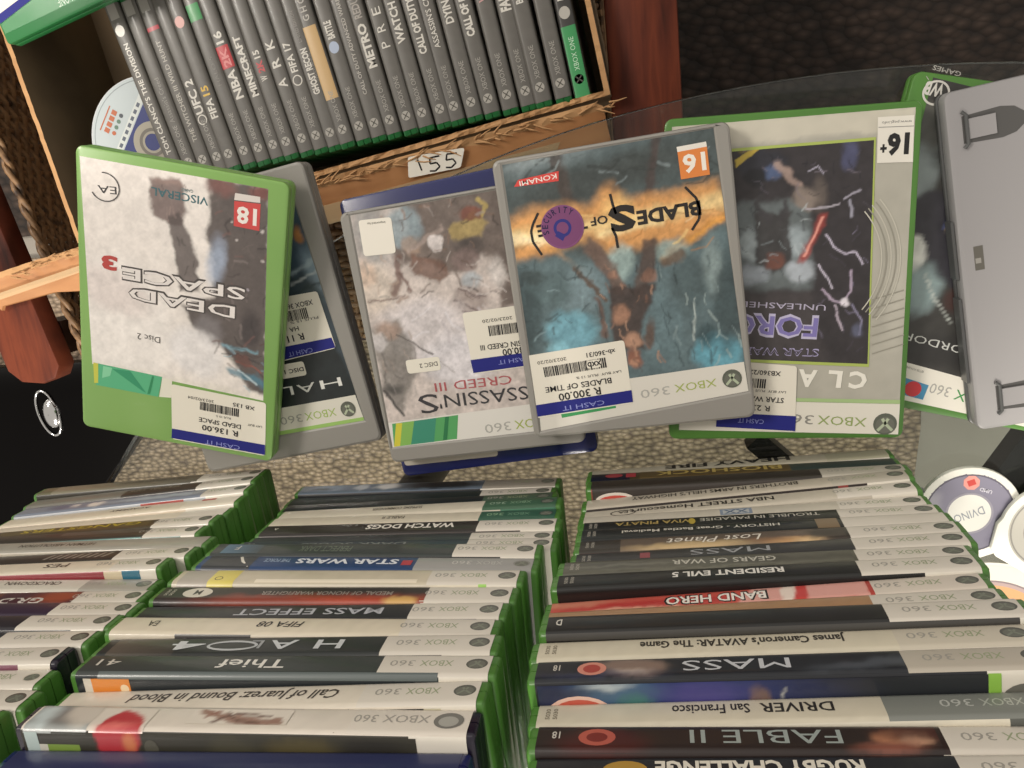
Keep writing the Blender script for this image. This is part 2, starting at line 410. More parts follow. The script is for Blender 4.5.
# ------------------------------------------------------------------ measured layout, millimetres
CAM_R = [[0.980946, 0.055168, 0.186285], [-0.09963, 0.966005, 0.238556], [-0.166792, -0.25257, 0.953094]]
CAM_Z = 535.0
STACK_CASES = [
    ('left', [-394.24, -261.56, 0.0, 0.0491], 15.0, 'case with a dark text strip and dark blue bar, lowest of the left stack', {'sp': '#6d6a52', 'st': '#37332a', 'hx': 40.7, 'sx': 40.2, 'case': 'g', 'items': [('r', -83.5, 45.3, -7.5, 7, '#8b8672', '#5d584a'), ('t', 'THE COMPLETE EDITION', 33.8, 2, -25.8, 3, '#2f2b25'), ('r', 53.7, 82.9, -30, -7.6, '#23264f')]}),
    ('left', [-390.8, -263.19, 15.1, 0.075], 15.0, 'grey spined case with brown cover text, second from the bottom of the left stack', {'sp': '#7c7a70', 'st': '#3a322b', 'hx': 51.5, 'sx': 51.9, 'items': [('r', -11.8, 51.9, -7.4, 3, '#3b332b'), ('t', 'SPECIAL OPS', 34.6, 2, -8.5, 3, '#9a8f7c')]}),
    ('left', [-388.58, -264.45, 30.2, 0.075], 15.0, 'grey blue spined case with white cloudy blotches on the lower left stack', {'sp': '#8b92a0', 'st': '#b6bac0', 'hx': 62.2, 'sx': 66.6, 'items': [('a', -96.5, 62.2, -7, 7, '#808897', [('e', -61.1, 0, 10, 5, 0, '#5d6880', 2, 0.8), ('e', -28.6, 0, 7, 4, 0, '#f0e6dc', 1.5, 1), ('e', -47.8, 1, 4, 3, 0, '#dcd6d0', 1.5, 0.9), ('e', 25.0, 0, 40, 3, 0, '#c4ccd4', 2, 0.8)]), ('r', 13.4, 48.8, -40, -7.6, '#a5382e')]}),
    ('left', [-388.47, -266.53, 45.3, 0.072], 15.0, 'white spined case with one small red mark beside the grey blue case of left stack', {'sp': '#d9cfba', 'st': '#d8c9b4', 'hx': 54.4, 'sx': 59.1, 'logo': 0, 'hc': '#ddd4c3', 'items': [('r', 66.4, 77.5, 2, 5, '#b03a30'), ('t', 'ACADEMY', 26.1, 2, -7.0, 3, '#5a4b40')]}),
    ('left', [-390.13, -268.2, 60.4, 0.0616], 15.0, 'white spined case directly below the yellow lettered one in the left stack', {'sp': '#ddd3c0', 'st': '#4f4533', 'hx': 60.4, 'sx': 49.7, 'logo': 0}),
    ('left', [-391.71, -266.19, 75.5, 0.0555], 15.0, 'brown case with yellow lettering on its spine in the left stack', {'sp': '#4b4232', 'st': '#3b342c', 'hx': 53.2, 'sx': 46.1, 'items': [('r', -71.5, 48.6, -3, 5, '#5b5032'), ('t', 'GANGSTERS', 41.0, 4, -54.8, 5, '#b29f35', 0.02)]}),
    ('left', [-394.6, -264.98, 90.6, 0.0313], 15.0, 'dark case with a teal streak on its cover edge in the left stack', {'sp': '#39352f', 'st': '#5c7a74', 'hx': 58.6, 'sx': 86.7, 'items': [('r', -48.7, 57.8, -9, -6.6, '#4f7f78'), ('r', -8.1, 52.6, 0, 6, '#57524a')]}),
    ('left', [-382.38, -264.38, 105.7, 0.0145], 15.0, 'silver hazy case with no art, ninth from top of left stack', {'sp': '#a19d92', 'st': '#bfb7a6', 'case': 'g', 'items': [('t', 'HITMAN ABSOLUTION', 16.8, 2, -39.4, 4, '#4c4740')]}),
    ('left', [-383.2, -265.89, 120.8, 0.0342], 15.0, 'black case with slanted silver stripe lettering in the left stack', {'sp': '#35302b', 'st': '#211f1d', 'hx': 46.5, 'sx': 67.1, 'items': [('t', '/////////', 42.3, 3, -6.1, 6, '#8a847a', 0.03)]}),
    ('left', [-392.55, -265.04, 135.9, 0.0283], 15.0, 'cream case with a long dark red cover band in the left stack', {'sp': '#d8cdba', 'st': '#8e3038', 'hx': 65.2, 'sx': 71.9, 'items': [('t', 'PES', 32.0, 3, 15.1, 5, '#4a433c'), ('r', 61.8, 73.9, -30, -7.5, '#cfc1a4'), ('r', 73.9, 85.9, -30, -7.5, '#2f6d84')]}),
    ('left', [-392.62, -268.3, 151.0, -0.005], 15.0, 'silver headed case with a teal cover bar in the left stack', {'sp': '#cfc9bc', 'st': '#dcd8cc', 'hx': 52.0, 'sx': 85.6, 'hc': '#a7a298', 'items': [('t', 'CRACKDOWN', 35.2, 3, -2.4, 4, '#564f48'), ('r', 57.1, 86.2, -30, -7.5, '#3f8696')]}),
    ('left', [-387.87, -268.74, 166.1, 0.0108], 15.0, 'case with silver block lettering over rust red art, eighth from top of left stack', {'sp': '#5b3026', 'st': '#2c2028', 'hx': 54.2, 'sx': 75.2, 'items': [('a', 3.9, 55.5, -7, 7, '#43202a', [('e', 40.5, 0, 16, 6, 0, '#9a4a30', 3, 0.9), ('e', 10.7, 2, 20, 3, 0, '#4a3038', 2, 0.8)]), ('t', 'GRID', 35.9, -1, 6.6, 6, '#c9c3bb', 0.03)]}),
    ('left', [-383.81, -266.83, 181.2, 0.0016], 15.0, 'case with dark purple spine art, seventh from top of left stack', {'sp': '#33243a', 'st': '#2a2030', 'hx': 48.5, 'sx': 79.1}),
    ('left', [-384.47, -266.26, 196.3, 0.0112], 15.0, 'black spined case with a thin dark cover bar, sixth from top of left stack', {'sp': '#24222a', 'st': '#141317', 'hx': 43.5, 'sx': 77.4}),
    ('left', [-385.33, -267.47, 211.4, 0.0207], 15.0, 'case showing just a white header and ball logo, fifth from top of left stack', {'sp': '#1f2c36', 'st': '#15191d', 'hx': 43.5, 'sx': 90.8, 'lc': '#4a463f'}),
    ('left', [-389.56, -268.22, 226.5, 0.0318], 15.0, 'black ended case with a maroon cover bar in the left stack', {'sp': '#ded2c2', 'st': '#7d4a5c', 'hx': 38.8, 'sx': 78.6, 'case': 'n'}),
    ('left', [-387.42, -270.66, 241.6, 0.0286], 15.0, 'white headed case with a dark cross mark, third from top of left stack', {'sp': '#d9cfba', 'st': '#cfc6b8', 'hx': 38.9, 'sx': 68.7, 'lc': '#cfc7b8'}),
    ('left', [-385.53, -268.2, 256.7, -0.0036], 15.0, 'white headed case with a round grey ball logo, second from top of left stack', {'sp': '#d9cfba', 'st': '#d3cbbd', 'hx': 50.3, 'sx': 78.8, 'lc': '#5d574e'}),
    ('left', [-388.1, -269.89, 271.8, 0.0233], 15.0, 'green ended case in the bottom left corner, topmost of the left stack', {'sp': '#d9cfba', 'st': '#d3cbbd', 'hx': 54.1, 'sx': 62.0}),
    ('middle', [-174.92, -272.09, 0.0, 0.0015], 15.8, 'dusty blue spined case with white blotches, lowest of the middle stack', {'sp': '#6d7888', 'st': '#15171b', 'hx': 44.1, 'sx': 42.8, 'hc': '#9b9488', 'items': [('a', -94.0, 44.1, -7, 7, '#66727f', [('e', -74.0, 0, 14, 5, 0, '#8594a6', 2, 0.9), ('e', -79.6, -2, 8, 2, 0, '#22252c', 1.5, 0.9), ('e', -48.7, 0, 6, 4, 0, '#c9ccd0', 1.5, 0.9), ('e', -28.5, 0, 10, 4, 0, '#e3e0dd', 1.5, 0.9), ('e', 11.2, 0, 30, 7, 0, '#1b1d22', 3, 0.95)])]}),
    ('middle', [-175.7, -273.89, 15.9, 0.0147], 15.8, 'black case with faint green spine art, second from the bottom of the middle stack', {'sp': '#26302f', 'st': '#16191d', 'hx': 46.7, 'sx': 46.3}),
    ('middle', [-172.46, -272.01, 31.8, 0.0221], 15.8, 'thin looking black case squeezed between dark and white spines of the middle stack', {'sp': '#1d2628', 'st': '#2b3035', 'hx': 49.0, 'sx': 75.9, 'hc': '#4a5f4d', 'shc': '#d8cfc0', 'lc': '#3c4a40', 'logo': 1}),
    ('middle', [-167.01, -269.56, 47.7, 0.0263], 15.8, 'white spined case with a dark green header, lower of two in the middle stack', {'sp': '#cdc5b4', 'st': '#c9c1b0', 'hx': 48.1, 'sx': 60.4, 'hc': '#40634c', 'shc': '#3f7358', 'xc': '#8fb08f', 'nc': '#9ab09a', 'lc': '#33463c', 'items': [('t', 'SUPREME COMMANDER', 5.3, 3, -30.1, 4, '#57503f')]}),
    ('middle', [-167.16, -269.55, 63.6, 0.0089], 15.8, 'white spined case with a dark green header, upper of two in the middle stack', {'sp': '#cfc6b3', 'st': '#cac2b0', 'hx': 47.6, 'sx': 62.2, 'hc': '#2f5a48', 'shc': '#3b7a5a', 'xc': '#7ba287', 'nc': '#8fb08f', 'lc': '#33463c', 'items': [('t', 'FABLE II', -3.4, 3, -18.5, 4, '#4a4438')]}),
    ('middle', [-165.51, -268.49, 79.5, 0.003], 15.8, 'black case with bold white capital lettering across the middle stack', {'sp': '#2a2522', 'st': '#3b322e', 'hx': 47.7, 'sx': 75.5, 'logo': 1, 'items': [('t', 'WATCH DOGS', 32.9, 3.5, -25.7, 6.5, '#e9e4da', 0.03), ('t', 'A', -86.4, 2, -89.2, 3, '#d8d2c6')]}),
    ('middle', [-166.05, -269.38, 95.4, 0.0025], 15.8, 'slate grey spined case above the bold white capitals in the middle stack', {'sp': '#32373a', 'st': '#24292c', 'hx': 46.5, 'sx': 47.1, 'items': [('r', -60.1, 15.1, -5, -2, '#555a58')]}),
    ('middle', [-164.7, -265.55, 111.3, -0.0069], 15.8, 'dark blue spined case with a white dash logo in the middle stack', {'sp': '#2b3842', 'st': '#3c4144', 'hx': 46.7, 'sx': 47.9, 'tiny': '#b9b5aa', 'items': [('t', 'DARK SOULS', 9.0, 3, -57.5, 4.5, '#7d827f')]}),
    ('middle', [-172.1, -260.33, 127.2, -0.0197], 15.8, 'grey green case with thin spidery lettering in the middle stack', {'sp': '#3a403f', 'st': '#1c1e1e', 'hx': 50.4, 'sx': 77.7, 'items': [('r', -90.5, -66.8, -6, 5, '#54748a', '#3c4a50'), ('t', 'PERFECT DARK', -10.8, 3, -42.8, 7, '#6f786c'), ('t', 'F', -80.8, 3, -83.4, 5, '#c9c6be')]}),
    ('middle', [-171.96, -260.79, 143.1, -0.0242], 15.8, 'royal blue case with white capitals and a small red mark in the middle stack', {'sp': '#24406b', 'st': '#1c2c50', 'hx': 31.7, 'sx': 31.3, 'hc': '#9d9c99', 'shc': '#a9a8a5', 'nc': '#c6c3bd', 'xc': '#b9b9b2', 'lc': '#8a8984', 'items': [('r', -93.2, -63.8, -9, 8, '#35383c'), ('l', [(-74.1, 5), (-71.0, 0), (-65.4, -6.5)], 1.6, '#d9d4c8'), ('t', 'STAR WARS', 21.4, 3.4, -38.6, 5.6, '#dfe3ea', 0.03), ('r', 23.7, 29.5, -3, 2.5, '#b23b46'), ('t', 'THE FORCE', -42.2, 3, -58.0, 4, '#9fb2cc')]}),
    ('middle', [-176.22, -260.57, 159.0, -0.0117], 15.8, 'cream case with a small yellow face patch near its left end in the middle stack', {'sp': '#c9bfa9', 'st': '#ded6c3', 'hx': 49.2, 'sx': 77.9, 'items': [('r', -93.4, -74.1, -9, 8, '#b5ada2'), ('r', -75.3, -59.9, -9, 7, '#e3d477', '#d9c964'), ('ring', -70.2, -3, 2.4, 2, 0.5, '#4f4728'), ('r', 76.8, 81.0, -10, -7.4, '#9fd06a'), ('r', -47.5, 43.8, -6.8, -4, '#e9dfca')]}),
    ('middle', [-177.23, -262.0, 174.9, -0.009], 15.8, 'black case with glowing orange cover art and thin grey capitals in the middle stack', {'sp': '#322b28', 'st': '#1a1615', 'hx': 50.9, 'sx': 51.6, 'tiny': '#b9b2a6', 'items': [('a', -92.0, 53.2, -16, 7, '#2b2624', [('e', 4.0, -8, 60, 6, 0, '#b04a33', 4, 0.95), ('e', 41.2, -7, 8, 4, 0, '#d8b06a', 1.5, 0.9), ('e', -28.9, -8, 24, 5, 0, '#7d3526', 4, 0.8)]), ('o', -74.5, 0, 8.5, 5, '#d9d2c4'), ('t', 'M', -72.1, 2.5, -76.3, 5, '#4f4a44'), ('t', 'MEDAL OF HONOR WARFIGHTER', 35.0, 1.5, -37.4, 4, '#9a938b')]}),
    ('middle', [-178.07, -263.24, 190.8, 0.0093], 15.8, 'black case with wide silver capitals, seventh from top of middle stack', {'sp': '#2b2d30', 'st': '#3c2f4a', 'hx': 51.4, 'sx': 85.3, 'items': [('r', 53.8, 85.8, -12, -7.4, '#46335c'), ('t', 'MASS EFFECT', 37.0, 2.5, -42.1, 6, '#b8bac0', 0.01), ('r', 53.8, 85.8, -9, -7.3, '#46335c')]}),
    ('middle', [-180.17, -261.43, 206.7, -0.0064], 15.8, 'all white case with small slanted black lettering in the middle stack', {'sp': '#d9cfba', 'st': '#d6ccb9', 'hx': 53.4, 'sx': 55.9, 'items': [('t', 'FIFA 08', 3.1, 3, -20.8, 5, '#26221f', 0.01, 0.25), ('t', 'EA', -74.3, 3, -79.9, 5, '#4a453c', 0.01), ('r', -60.5, -20.4, -40, -7.4, '#332f2c'), ('t', 'PLAYS', -78.8, -10, -86.6, 3, '#3a342e')]}),
    ('middle', [-175.27, -261.84, 222.6, 0.0173], 15.8, 'dark case with large widely spaced silver letters in the middle stack', {'sp': '#2b2f2f', 'st': '#2a2a29', 'hx': 46.2, 'sx': 75.0, 'items': [('r', -91.6, -56.2, -8, 7, '#5b544c', '#3d3a36'), ('t', 'H', 26.5, 3.5, 13.3, 7.5, '#c9ccce', 0.01), ('t', 'A', 3.9, 3.5, -10.1, 7.5, '#c9ccce', 0.01), ('ring', -28.4, -0.5, 13, 4.2, 1.5, '#b9bcbe'), ('t', 'L', -13.6, 3.5, -19.7, 7, '#9fa2a4', 0), ('t', '4', -42.9, 3.5, -60.2, 7.5, '#c9ccce', 0.01)]}),
    ('middle', [-173.57, -261.29, 238.5, 0.0087], 15.8, 'black case with uneven white lettering and an orange label, fourth from top of middle stack', {'sp': '#3a3f3e', 'st': '#1f262b', 'hx': 47.9, 'sx': 75.5, 'items': [('t', 'Thief', 3.7, 3, -29.2, 6.5, '#e3e0d8', 0.01), ('t', '41', -78.8, 3, -90.3, 5, '#cfcabf', 0), ('r', -92.6, -88.5, -40, -9, '#d9d2c4'), ('r', -88.5, -69.1, -40, -9, '#e08a35'), ('r', -84.9, 75.1, -9.2, -6, '#57605f'), ('o', -72.1, -14, 2.2, 2.2, '#f0d9b5')]}),
    ('middle', [-172.65, -266.3, 254.4, 0.0472], 15.8, 'cream case with long slanted dark lettering, third from top of middle stack', {'sp': '#d9d0c0', 'st': '#ddd4c4', 'hx': 46.3, 'sx': 75.0, 'items': [('t', 'Call of Juarez: Bound in Blood', 35.6, 3.2, -63.7, 6, '#3a332d', 0.012, 0.3), ('r', 58.2, 75.0, -40, -8.6, '#24211f'), ('r', 75.0, 82.1, -40, -8.6, '#c9c3a9')]}),
    ('middle', [-175.73, -265.25, 270.3, 0.0107], 15.8, 'white case with brown dragon art and a red shape, second from top of middle stack', {'sp': '#dcd3c6', 'st': '#3b3830', 'sx': 73.9, 'case': 'n', 'items': [('a', -95.4, -65.4, -9, 7, '#9fa4a2', [('e', -89.1, 0, 5, 7, 0, '#c5d0d0', 2, 0.9), ('e', -79.6, 0, 8, 6, 0, '#7b7672', 3, 0.8), ('e', -70.1, 2, 10, 8, 0, '#d0c7ba', 3, 0.9)]), ('r', 48.5, 96.5, -7.2, 9, '#dcd4c8'), ('l', [(44.2, 7), (43.4, -7)], 0.5, '#8a847c'), ('t', 'XBOX 360', 80.4, 3, 49.2, 4.6, '#a39e96', 0), ('a', -81.9, 76.7, -24, -8.4, '#3c3a31', [('e', 29.9, -15, 14, 6, 0, '#5d5436', 3, 0.8), ('e', 0.0, -15, 10, 6, 0, '#4d4a3a', 3, 0.8), ('e', 58.7, -15, 12, 6, 0, '#2e2c28', 3, 0.8), ('e', -51.4, -10, 10.5, 13, 0, '#b83a41', 0.8, 1), ('e', -45.5, -13, 2.5, 5, 0, '#d98a5a', 2, 0.8)]), ('r', -94.9, -88.7, -40, -8.5, '#b9c9c6'), ('r', -88.7, -84.8, -40, -14, '#d0cdc0'), ('r', -84.8, -69.6, -40, -14, '#7f9a45'), ('a', -64.0, -39.1, -8.4, 4.6, '#dcd3c6', [('e', -51.4, -10, 10.5, 13, 0, '#b83a41', 0.8, 1), ('e', -52.4, -6, 7, 1.5, 0, '#e88078', 1.5, 0.8)]), ('o', -36.3, -15, 3.2, 4, '#57554a'), ('a', -22.3, 22.0, -4, 5, '#dcd3c6', [('l', [(-17.8, 4), (-6.5, 0), (4.6, -2), (17.7, -3)], 4, '#8a5f4d', 1, 0.9), ('l', [(-11.0, -3), (-2.1, 2), (13.3, 1)], 1.3, '#5c3a2e', 0.6, 0.9), ('l', [(-15.5, 0), (-11.0, 4)], 1.5, '#8b5a48', 0.6, 0.9), ('l', [(-6.5, 3), (0.1, -2), (9.8, -3)], 1, '#5c3a2e', 0.5, 0.9)]), ('o', 88.1, 0, 6, 4.6, '#77756f'), ('o', 88.1, -0.5, 4, 3, '#a8a69e'), ('o', 87.7, -22, 9, 5, '#6b6963')]}),
    ('middle', [-176.04, -273.39, 286.2, 0.0279], 15.8, 'plain dark blue case with no spine print, topmost of the middle stack', {'sp': '#262d55', 'st': '#3a4163', 'case': 'b', 'bare': 1, 'items': []}),
    ('right', [46.56, -263.67, 0.0, 0.044], 14.9, 'cream case with black capitals, lowest of the right stack', {'sp': '#c9c2ae', 'st': '#bdb69f', 'hx': 58.5, 'sx': 57.0, 'hc': '#bdb8a0', 'logo': 0, 'items': [('t', 'HEAVY FIRE', 36.3, 5, -46.1, 7, '#1b1918', 0.03)]}),
    ('right', [45.89, -262.75, 15.0, 0.0228], 14.9, 'case with gold capitals on brown beside two small red marks in the right stack', {'sp': '#4a3f2d', 'st': '#1d2124', 'hx': 33.1, 'sx': 68.3, 'hc': '#3c4844', 'logo': 0, 'items': [('a', -63.6, 33.1, -7, 7, '#6a5a3a', [('e', -17.6, 0, 50, 5, 0, '#55462c', 3, 0.8)]), ('r', -96.5, -70.3, -7, 7, '#1a2030'), ('o', -81.0, 1, 6, 3.5, '#a5434a'), ('r', -73.0, -66.3, -3, 4, '#b5404a'), ('t', 'BIOSHOCK', 28.1, 4.5, -53.6, 7, '#c2ab62', 0.02)]}),
    ('right', [47.28, -261.47, 30.0, 0.025], 14.9, 'dark brown case with half a red and white oval sticker in the right stack', {'sp': '#39342f', 'st': '#423c38', 'hx': 47.6, 'sx': 47.4, 'hc': '#b7b1a4', 'items': [('o', -81.2, -15, 13, 5.5, '#e6ddd2'), ('o', -81.2, -15.5, 11, 4, '#d0564a', 0.16), ('r', -96.5, -95.6, -14, -7, '#8f4a42')]}),
    ('right', [48.0, -264.03, 45.0, 0.075], 14.9, 'cream case with small black capitals over a dark red edged cover in the right stack', {'sp': '#bdb4a4', 'st': '#2b211d', 'hx': 53.3, 'sx': 72.8, 'hc': '#b7b0a2', 'items': [('t', "BROTHERS IN ARMS HELL'S HIGHWAY", 34.6, 3.5, -67.3, 5, '#38332c', 0.01), ('r', 56.4, 62.1, -30, -7.3, '#8f3a35')]}),
    ('right', [47.84, -265.63, 60.0, 0.075], 14.9, 'cream case with black capitals and a drawn oval badge in the right stack', {'sp': '#c4bcac', 'st': '#c0b8a9', 'hx': 53.3, 'sx': 72.1, 'items': [('t', 'NBA STREET Homecourt', 18.4, 3, -68.1, 5.5, '#2f2b28', 0.015), ('ring', -72.5, -1, 8, 4, 0.8, '#3c3832'), ('t', 'EA', -69.4, 1.5, -75.6, 3.5, '#3c3832')]}),
    ('right', [46.54, -265.66, 75.0, 0.0441], 14.9, 'cream case with a small blue outlined badge in the right stack', {'sp': '#c6bfb0', 'st': '#bcb4a5', 'hx': 50.9, 'sx': 51.5, 'items': [('r', -15.2, 3.1, -4, 4, '#8793a5'), ('r', -13.5, 1.4, -2.5, 2.5, '#b9bcbd'), ('t', 'XX', 0.8, 2.5, -12.9, 5, '#4f6480')]}),
    ('right', [47.46, -263.63, 90.0, 0.0342], 14.9, 'black case with ornate golden lettering in the right stack', {'sp': '#1f2120', 'st': '#191a1a', 'hx': 46.2, 'sx': 44.6, 'tiny': '#b0aba0', 'items': [('t', 'VIVA PINATA', -34.8, 3, -78.0, 4.5, '#a8935a', 0.02), ('t', 'TROUBLE IN PARADISE', 36.6, 3, -29.1, 4, '#b7b3a8', 0.01), ('o', -33.7, 0, 2, 4, '#b09a3f')]}),
    ('right', [47.66, -261.76, 105.0, 0.0326], 14.9, 'black case with tiny white capitals and a brown patch in the right stack', {'sp': '#232626', 'st': '#1d1f1f', 'hx': 44.8, 'sx': 43.2, 'logo': 0, 'tiny': '#b0aba0', 'items': [('t', 'HISTORY - Great Battles Medieval', 12.6, 2.5, -73.6, 3.4, '#d2cec2', 0.015), ('r', 31.4, 42.7, -6, 5, '#7d6a52')]}),
    ('right', [48.37, -260.81, 120.0, 0.0402], 14.9, 'brown painted case with white handwritten style lettering in the right stack', {'sp': '#3b3732', 'st': '#3b2a22', 'hx': 44.3, 'sx': 67.6, 'tiny': '#b0aba0', 'items': [('a', -74.0, 42.7, -9, 7, '#5f5247', [('e', -36.8, -6, 30, 4, 0, '#c9ae82', 2.5, 0.9), ('e', 14.2, -5, 12, 3, 0.1, '#c39a6c', 1.5, 0.9), ('e', 26.6, -6, 8, 2.5, 0.1, '#d9b98c', 1.5, 0.9), ('e', 1.6, -4, 10, 3, 0, '#8a6a50', 2, 0.9), ('e', 36.4, 0, 12, 8, 0, '#3a3430', 2, 0.9)]), ('t', 'Lost Planet', 1.1, 3, -49.3, 7, '#e3dccf', 0.0, 0.3), ('r', 46.6, 66.2, -12, -7.2, '#241b18')]}),
    ('right', [48.01, -260.53, 135.0, 0.0484], 14.9, 'thin black band case with hollow silver capitals above the brown painted case', {'sp': '#3a3a3a', 'st': '#2b2a2a', 'hx': 44.3, 'sx': 42.6, 'tiny': '#b0aba0', 'items': [('t', 'MASS', 4.1, 3, -36.3, 6, '#9fa1a3', 0.0), ('r', -62.3, -57.0, -3, 3, '#8f4a50')]}),
    ('right', [42.42, -259.06, 150.0, 0.0344], 14.9, 'grey green case with pale capitals in the right stack', {'sp': '#5c5b50', 'st': '#56554b', 'hx': 46.9, 'sx': 45.2, 'tiny': '#b0aba0', 'items': [('a', -96.5, 45.2, -9, 7, '#5d5c52', [('e', -67.2, 0, 30, 1, 0, '#7d7c70', 1, 0.9), ('e', -18.0, -5, 60, 1, 0, '#77766a', 1, 0.9), ('e', 19.7, 0, 40, 2, 0, '#4a4942', 2, 0.8)]), ('t', 'GEARS OF WAR', 9.6, 3, -41.1, 5, '#c3c0b4', 0.012)]}),
    ('right', [41.65, -257.71, 165.0, 0.0443], 14.9, 'solid black case with bold white capitals and wide black cover edge in right stack', {'sp': '#222322', 'st': '#1b1919', 'hx': 45.8, 'sx': 72.7, 'tiny': '#b0aba0', 'items': [('t', 'RESIDENT EVIL 5', 12.6, 3, -40.0, 5, '#e3e0d8', 0.03)]}),
    ('right', [41.15, -261.9, 180.0, 0.075], 14.9, 'red and pink case with chunky white outlined lettering in the right stack', {'sp': '#b5473f', 'st': '#b7403c', 'hx': 51.0, 'sx': 64.8, 'hc': '#d5cbbe', 'items': [('a', -96.5, 49.1, -9, 7, '#c6584c', [('l', [(-96.5, -7), (-62.5, -4), (-25.5, -6)], 2.5, '#e2b59a', 1.2, 0.9), ('e', -86.4, 3, 20, 3, 0, '#cf8a72', 2, 0.8), ('e', -43.8, -1, 50, 2.5, 0, '#b5302f', 2, 0.9), ('p', [(-8.5, -8), (49.1, -8), (49.1, 7), (-1.0, 7)], '#dfa79c', 1, 0.95), ('l', [(15.6, 7), (13.9, -9)], 5, '#ead9cc', 0.8, 1), ('l', [(20.8, 7), (19.5, -9)], 6, '#c94a45', 0.8, 1)]), ('t', 'BAND HERO', 5.7, 3.8, -41.9, 8, '#2a2522', 0.045), ('t', 'BAND HERO', 4.8, 3.2, -40.9, 6.6, '#efe9df', 0.02)]}),
    ('right', [41.01, -259.76, 195.0, 0.0595], 14.9, 'tan spined case wedged between red and black cases in the right stack', {'sp': '#a98360', 'st': '#8f6a4c', 'hx': 46.3, 'sx': 47.7}),
    ('right', [42.11, -254.75, 210.0, 0.0431], 14.9, 'black case whose cover edge reaches a half hidden ball logo in right stack', {'sp': '#262626', 'st': '#1c1b1a', 'hx': 45.4, 'sx': 71.1, 'items': [('t', 'D', -89.9, 3, -92.6, 5, '#d6d2c8', 0.02), ('r', -96.5, 93.2, -10, -7, '#454340'), ('o', 85.3, -17, 8, 5, '#5d5a52'), ('r', -92.2, -72.4, -30, -15, '#a3433f')]}),
    ('right', [40.14, -258.02, 225.0, 0.0499], 14.9, 'cream case with a long film game title in black, right stack', {'sp': '#cfc7b2', 'st': '#e0d8c5', 'hx': 47.7, 'sx': 47.5, 'hc': '#c9c1b0', 'tiny': '#77705f', 'items': [('t', "James Cameron's AVATAR: The Game", 29.3, 3.4, -52.9, 5, '#35312b', 0.025)]}),
    ('right', [41.33, -257.86, 240.0, 0.0476], 14.9, 'black and blue nebula case with large silver capitals and a round red badge, right stack', {'sp': '#23262c', 'st': '#1e2026', 'hx': 45.1, 'sx': 71.6, 'hc': '#bab2a4', 'items': [('a', -96.5, 45.1, -7, 7, '#22252b', [('e', -57.2, 0, 14, 6, 0, '#8a7468', 2, 0.9), ('e', -58.0, -3, 7, 2, 0, '#c9b5a6', 1, 0.9), ('e', 33.4, -2, 20, 3, 0.1, '#4b5058', 2, 0.9), ('e', -70.2, -4, 20, 2, 0, '#3a3f5a', 2, 0.7)]), ('t', 'MASS', 4.1, 3.4, -37.3, 7, '#c2c4c8', 0.0), ('o', -73.5, 0, 6, 4.4, '#d08a78'), ('o', -73.5, 0, 3.6, 2.8, '#a9463e', 0.16), ('t', '18', -86.7, 3, -89.6, 4, '#c9c4ba'), ('a', -95.7, 71.9, -30, -8.2, '#25282c', [('e', -42.2, -13, 45, 9, 0, '#35407a', 8, 0.95), ('e', -65.7, -11, 16, 6, 0, '#4c6c86', 4, 0.9), ('e', -67.7, -9, 9, 2, 0, '#b9c4c8', 1.5, 0.9), ('e', -57.8, -17, 7, 3, 0, '#477a74', 2, 0.9), ('e', -9.3, -17, 4, 6, 0, '#7d6457', 1.5, 0.9), ('l', [(-1.5, -22), (0.7, -12)], 1, '#b9b9b4', 0.6, 0.8), ('e', -30.7, -14, 14, 5, 0, '#514a8a', 4, 0.8), ('e', -85.9, -12, 12, 3, 0, '#2c3248', 3, 0.8)]), ('o', -79.4, -22, 14, 9, '#e9c4b4'), ('o', -79.4, -22, 12, 7.4, '#c9604e', 0.17), ('r', 71.9, 76.2, -30, -8, '#8fc04e'), ('o', 85.1, -19, 9, 7, '#6d6c64')]}),
    ('right', [43.43, -267.11, 255.0, 0.0548], 14.9, 'cream case with plain dark capitals and a silver header, third from top of right stack', {'sp': '#cdc5b1', 'st': '#ddd6c4', 'hx': 33.0, 'sx': 72.2, 'hc': '#7f827c', 'shc': '#5d5f5a', 'lc': '#a9a9a1', 'nc': '#b5b7b0', 'xc': '#aeb2a8', 'tiny': '#77705f', 'items': [('t', 'DRIVER', 15.6, 3.4, -10.9, 5.6, '#2f2c28', 0.012), ('t', 'San Francisco', -14.6, 3.4, -43.7, 5.6, '#2f2c28', 0.012)]}),
    ('right', [43.81, -268.08, 270.0, 0.0302], 14.9, 'dark brown case with tall silver capitals and orange faces, second from top of right stack', {'sp': '#2d1f1c', 'st': '#241a18', 'hx': 46.5, 'sx': 44.1, 'items': [('a', -96.5, 44.7, -9, 7, '#2b211f', [('e', -72.1, -3, 16, 7, 0, '#4a1f1c', 3, 0.9), ('e', 31.8, 0, 8, 4, 0, '#c98a66', 1.5, 0.95), ('e', 37.2, -1, 5, 4, 0, '#d9a98a', 1.2, 0.95), ('e', 28.0, -5, 10, 3, 0, '#8a5445', 2, 0.9), ('e', 39.7, 3, 14, 5, 0, '#4a2620', 3, 0.9)]), ('o', -73.7, 0, 7, 4.6, '#b55a4c'), ('o', -73.7, 0, 4, 2.6, '#7a2c28', 0.16), ('t', 'FABLE II', 13.1, 4, -39.6, 7.6, '#9aa39f', 0.0), ('t', '18', -87.7, 3, -90.8, 4, '#c9c4ba')]}),
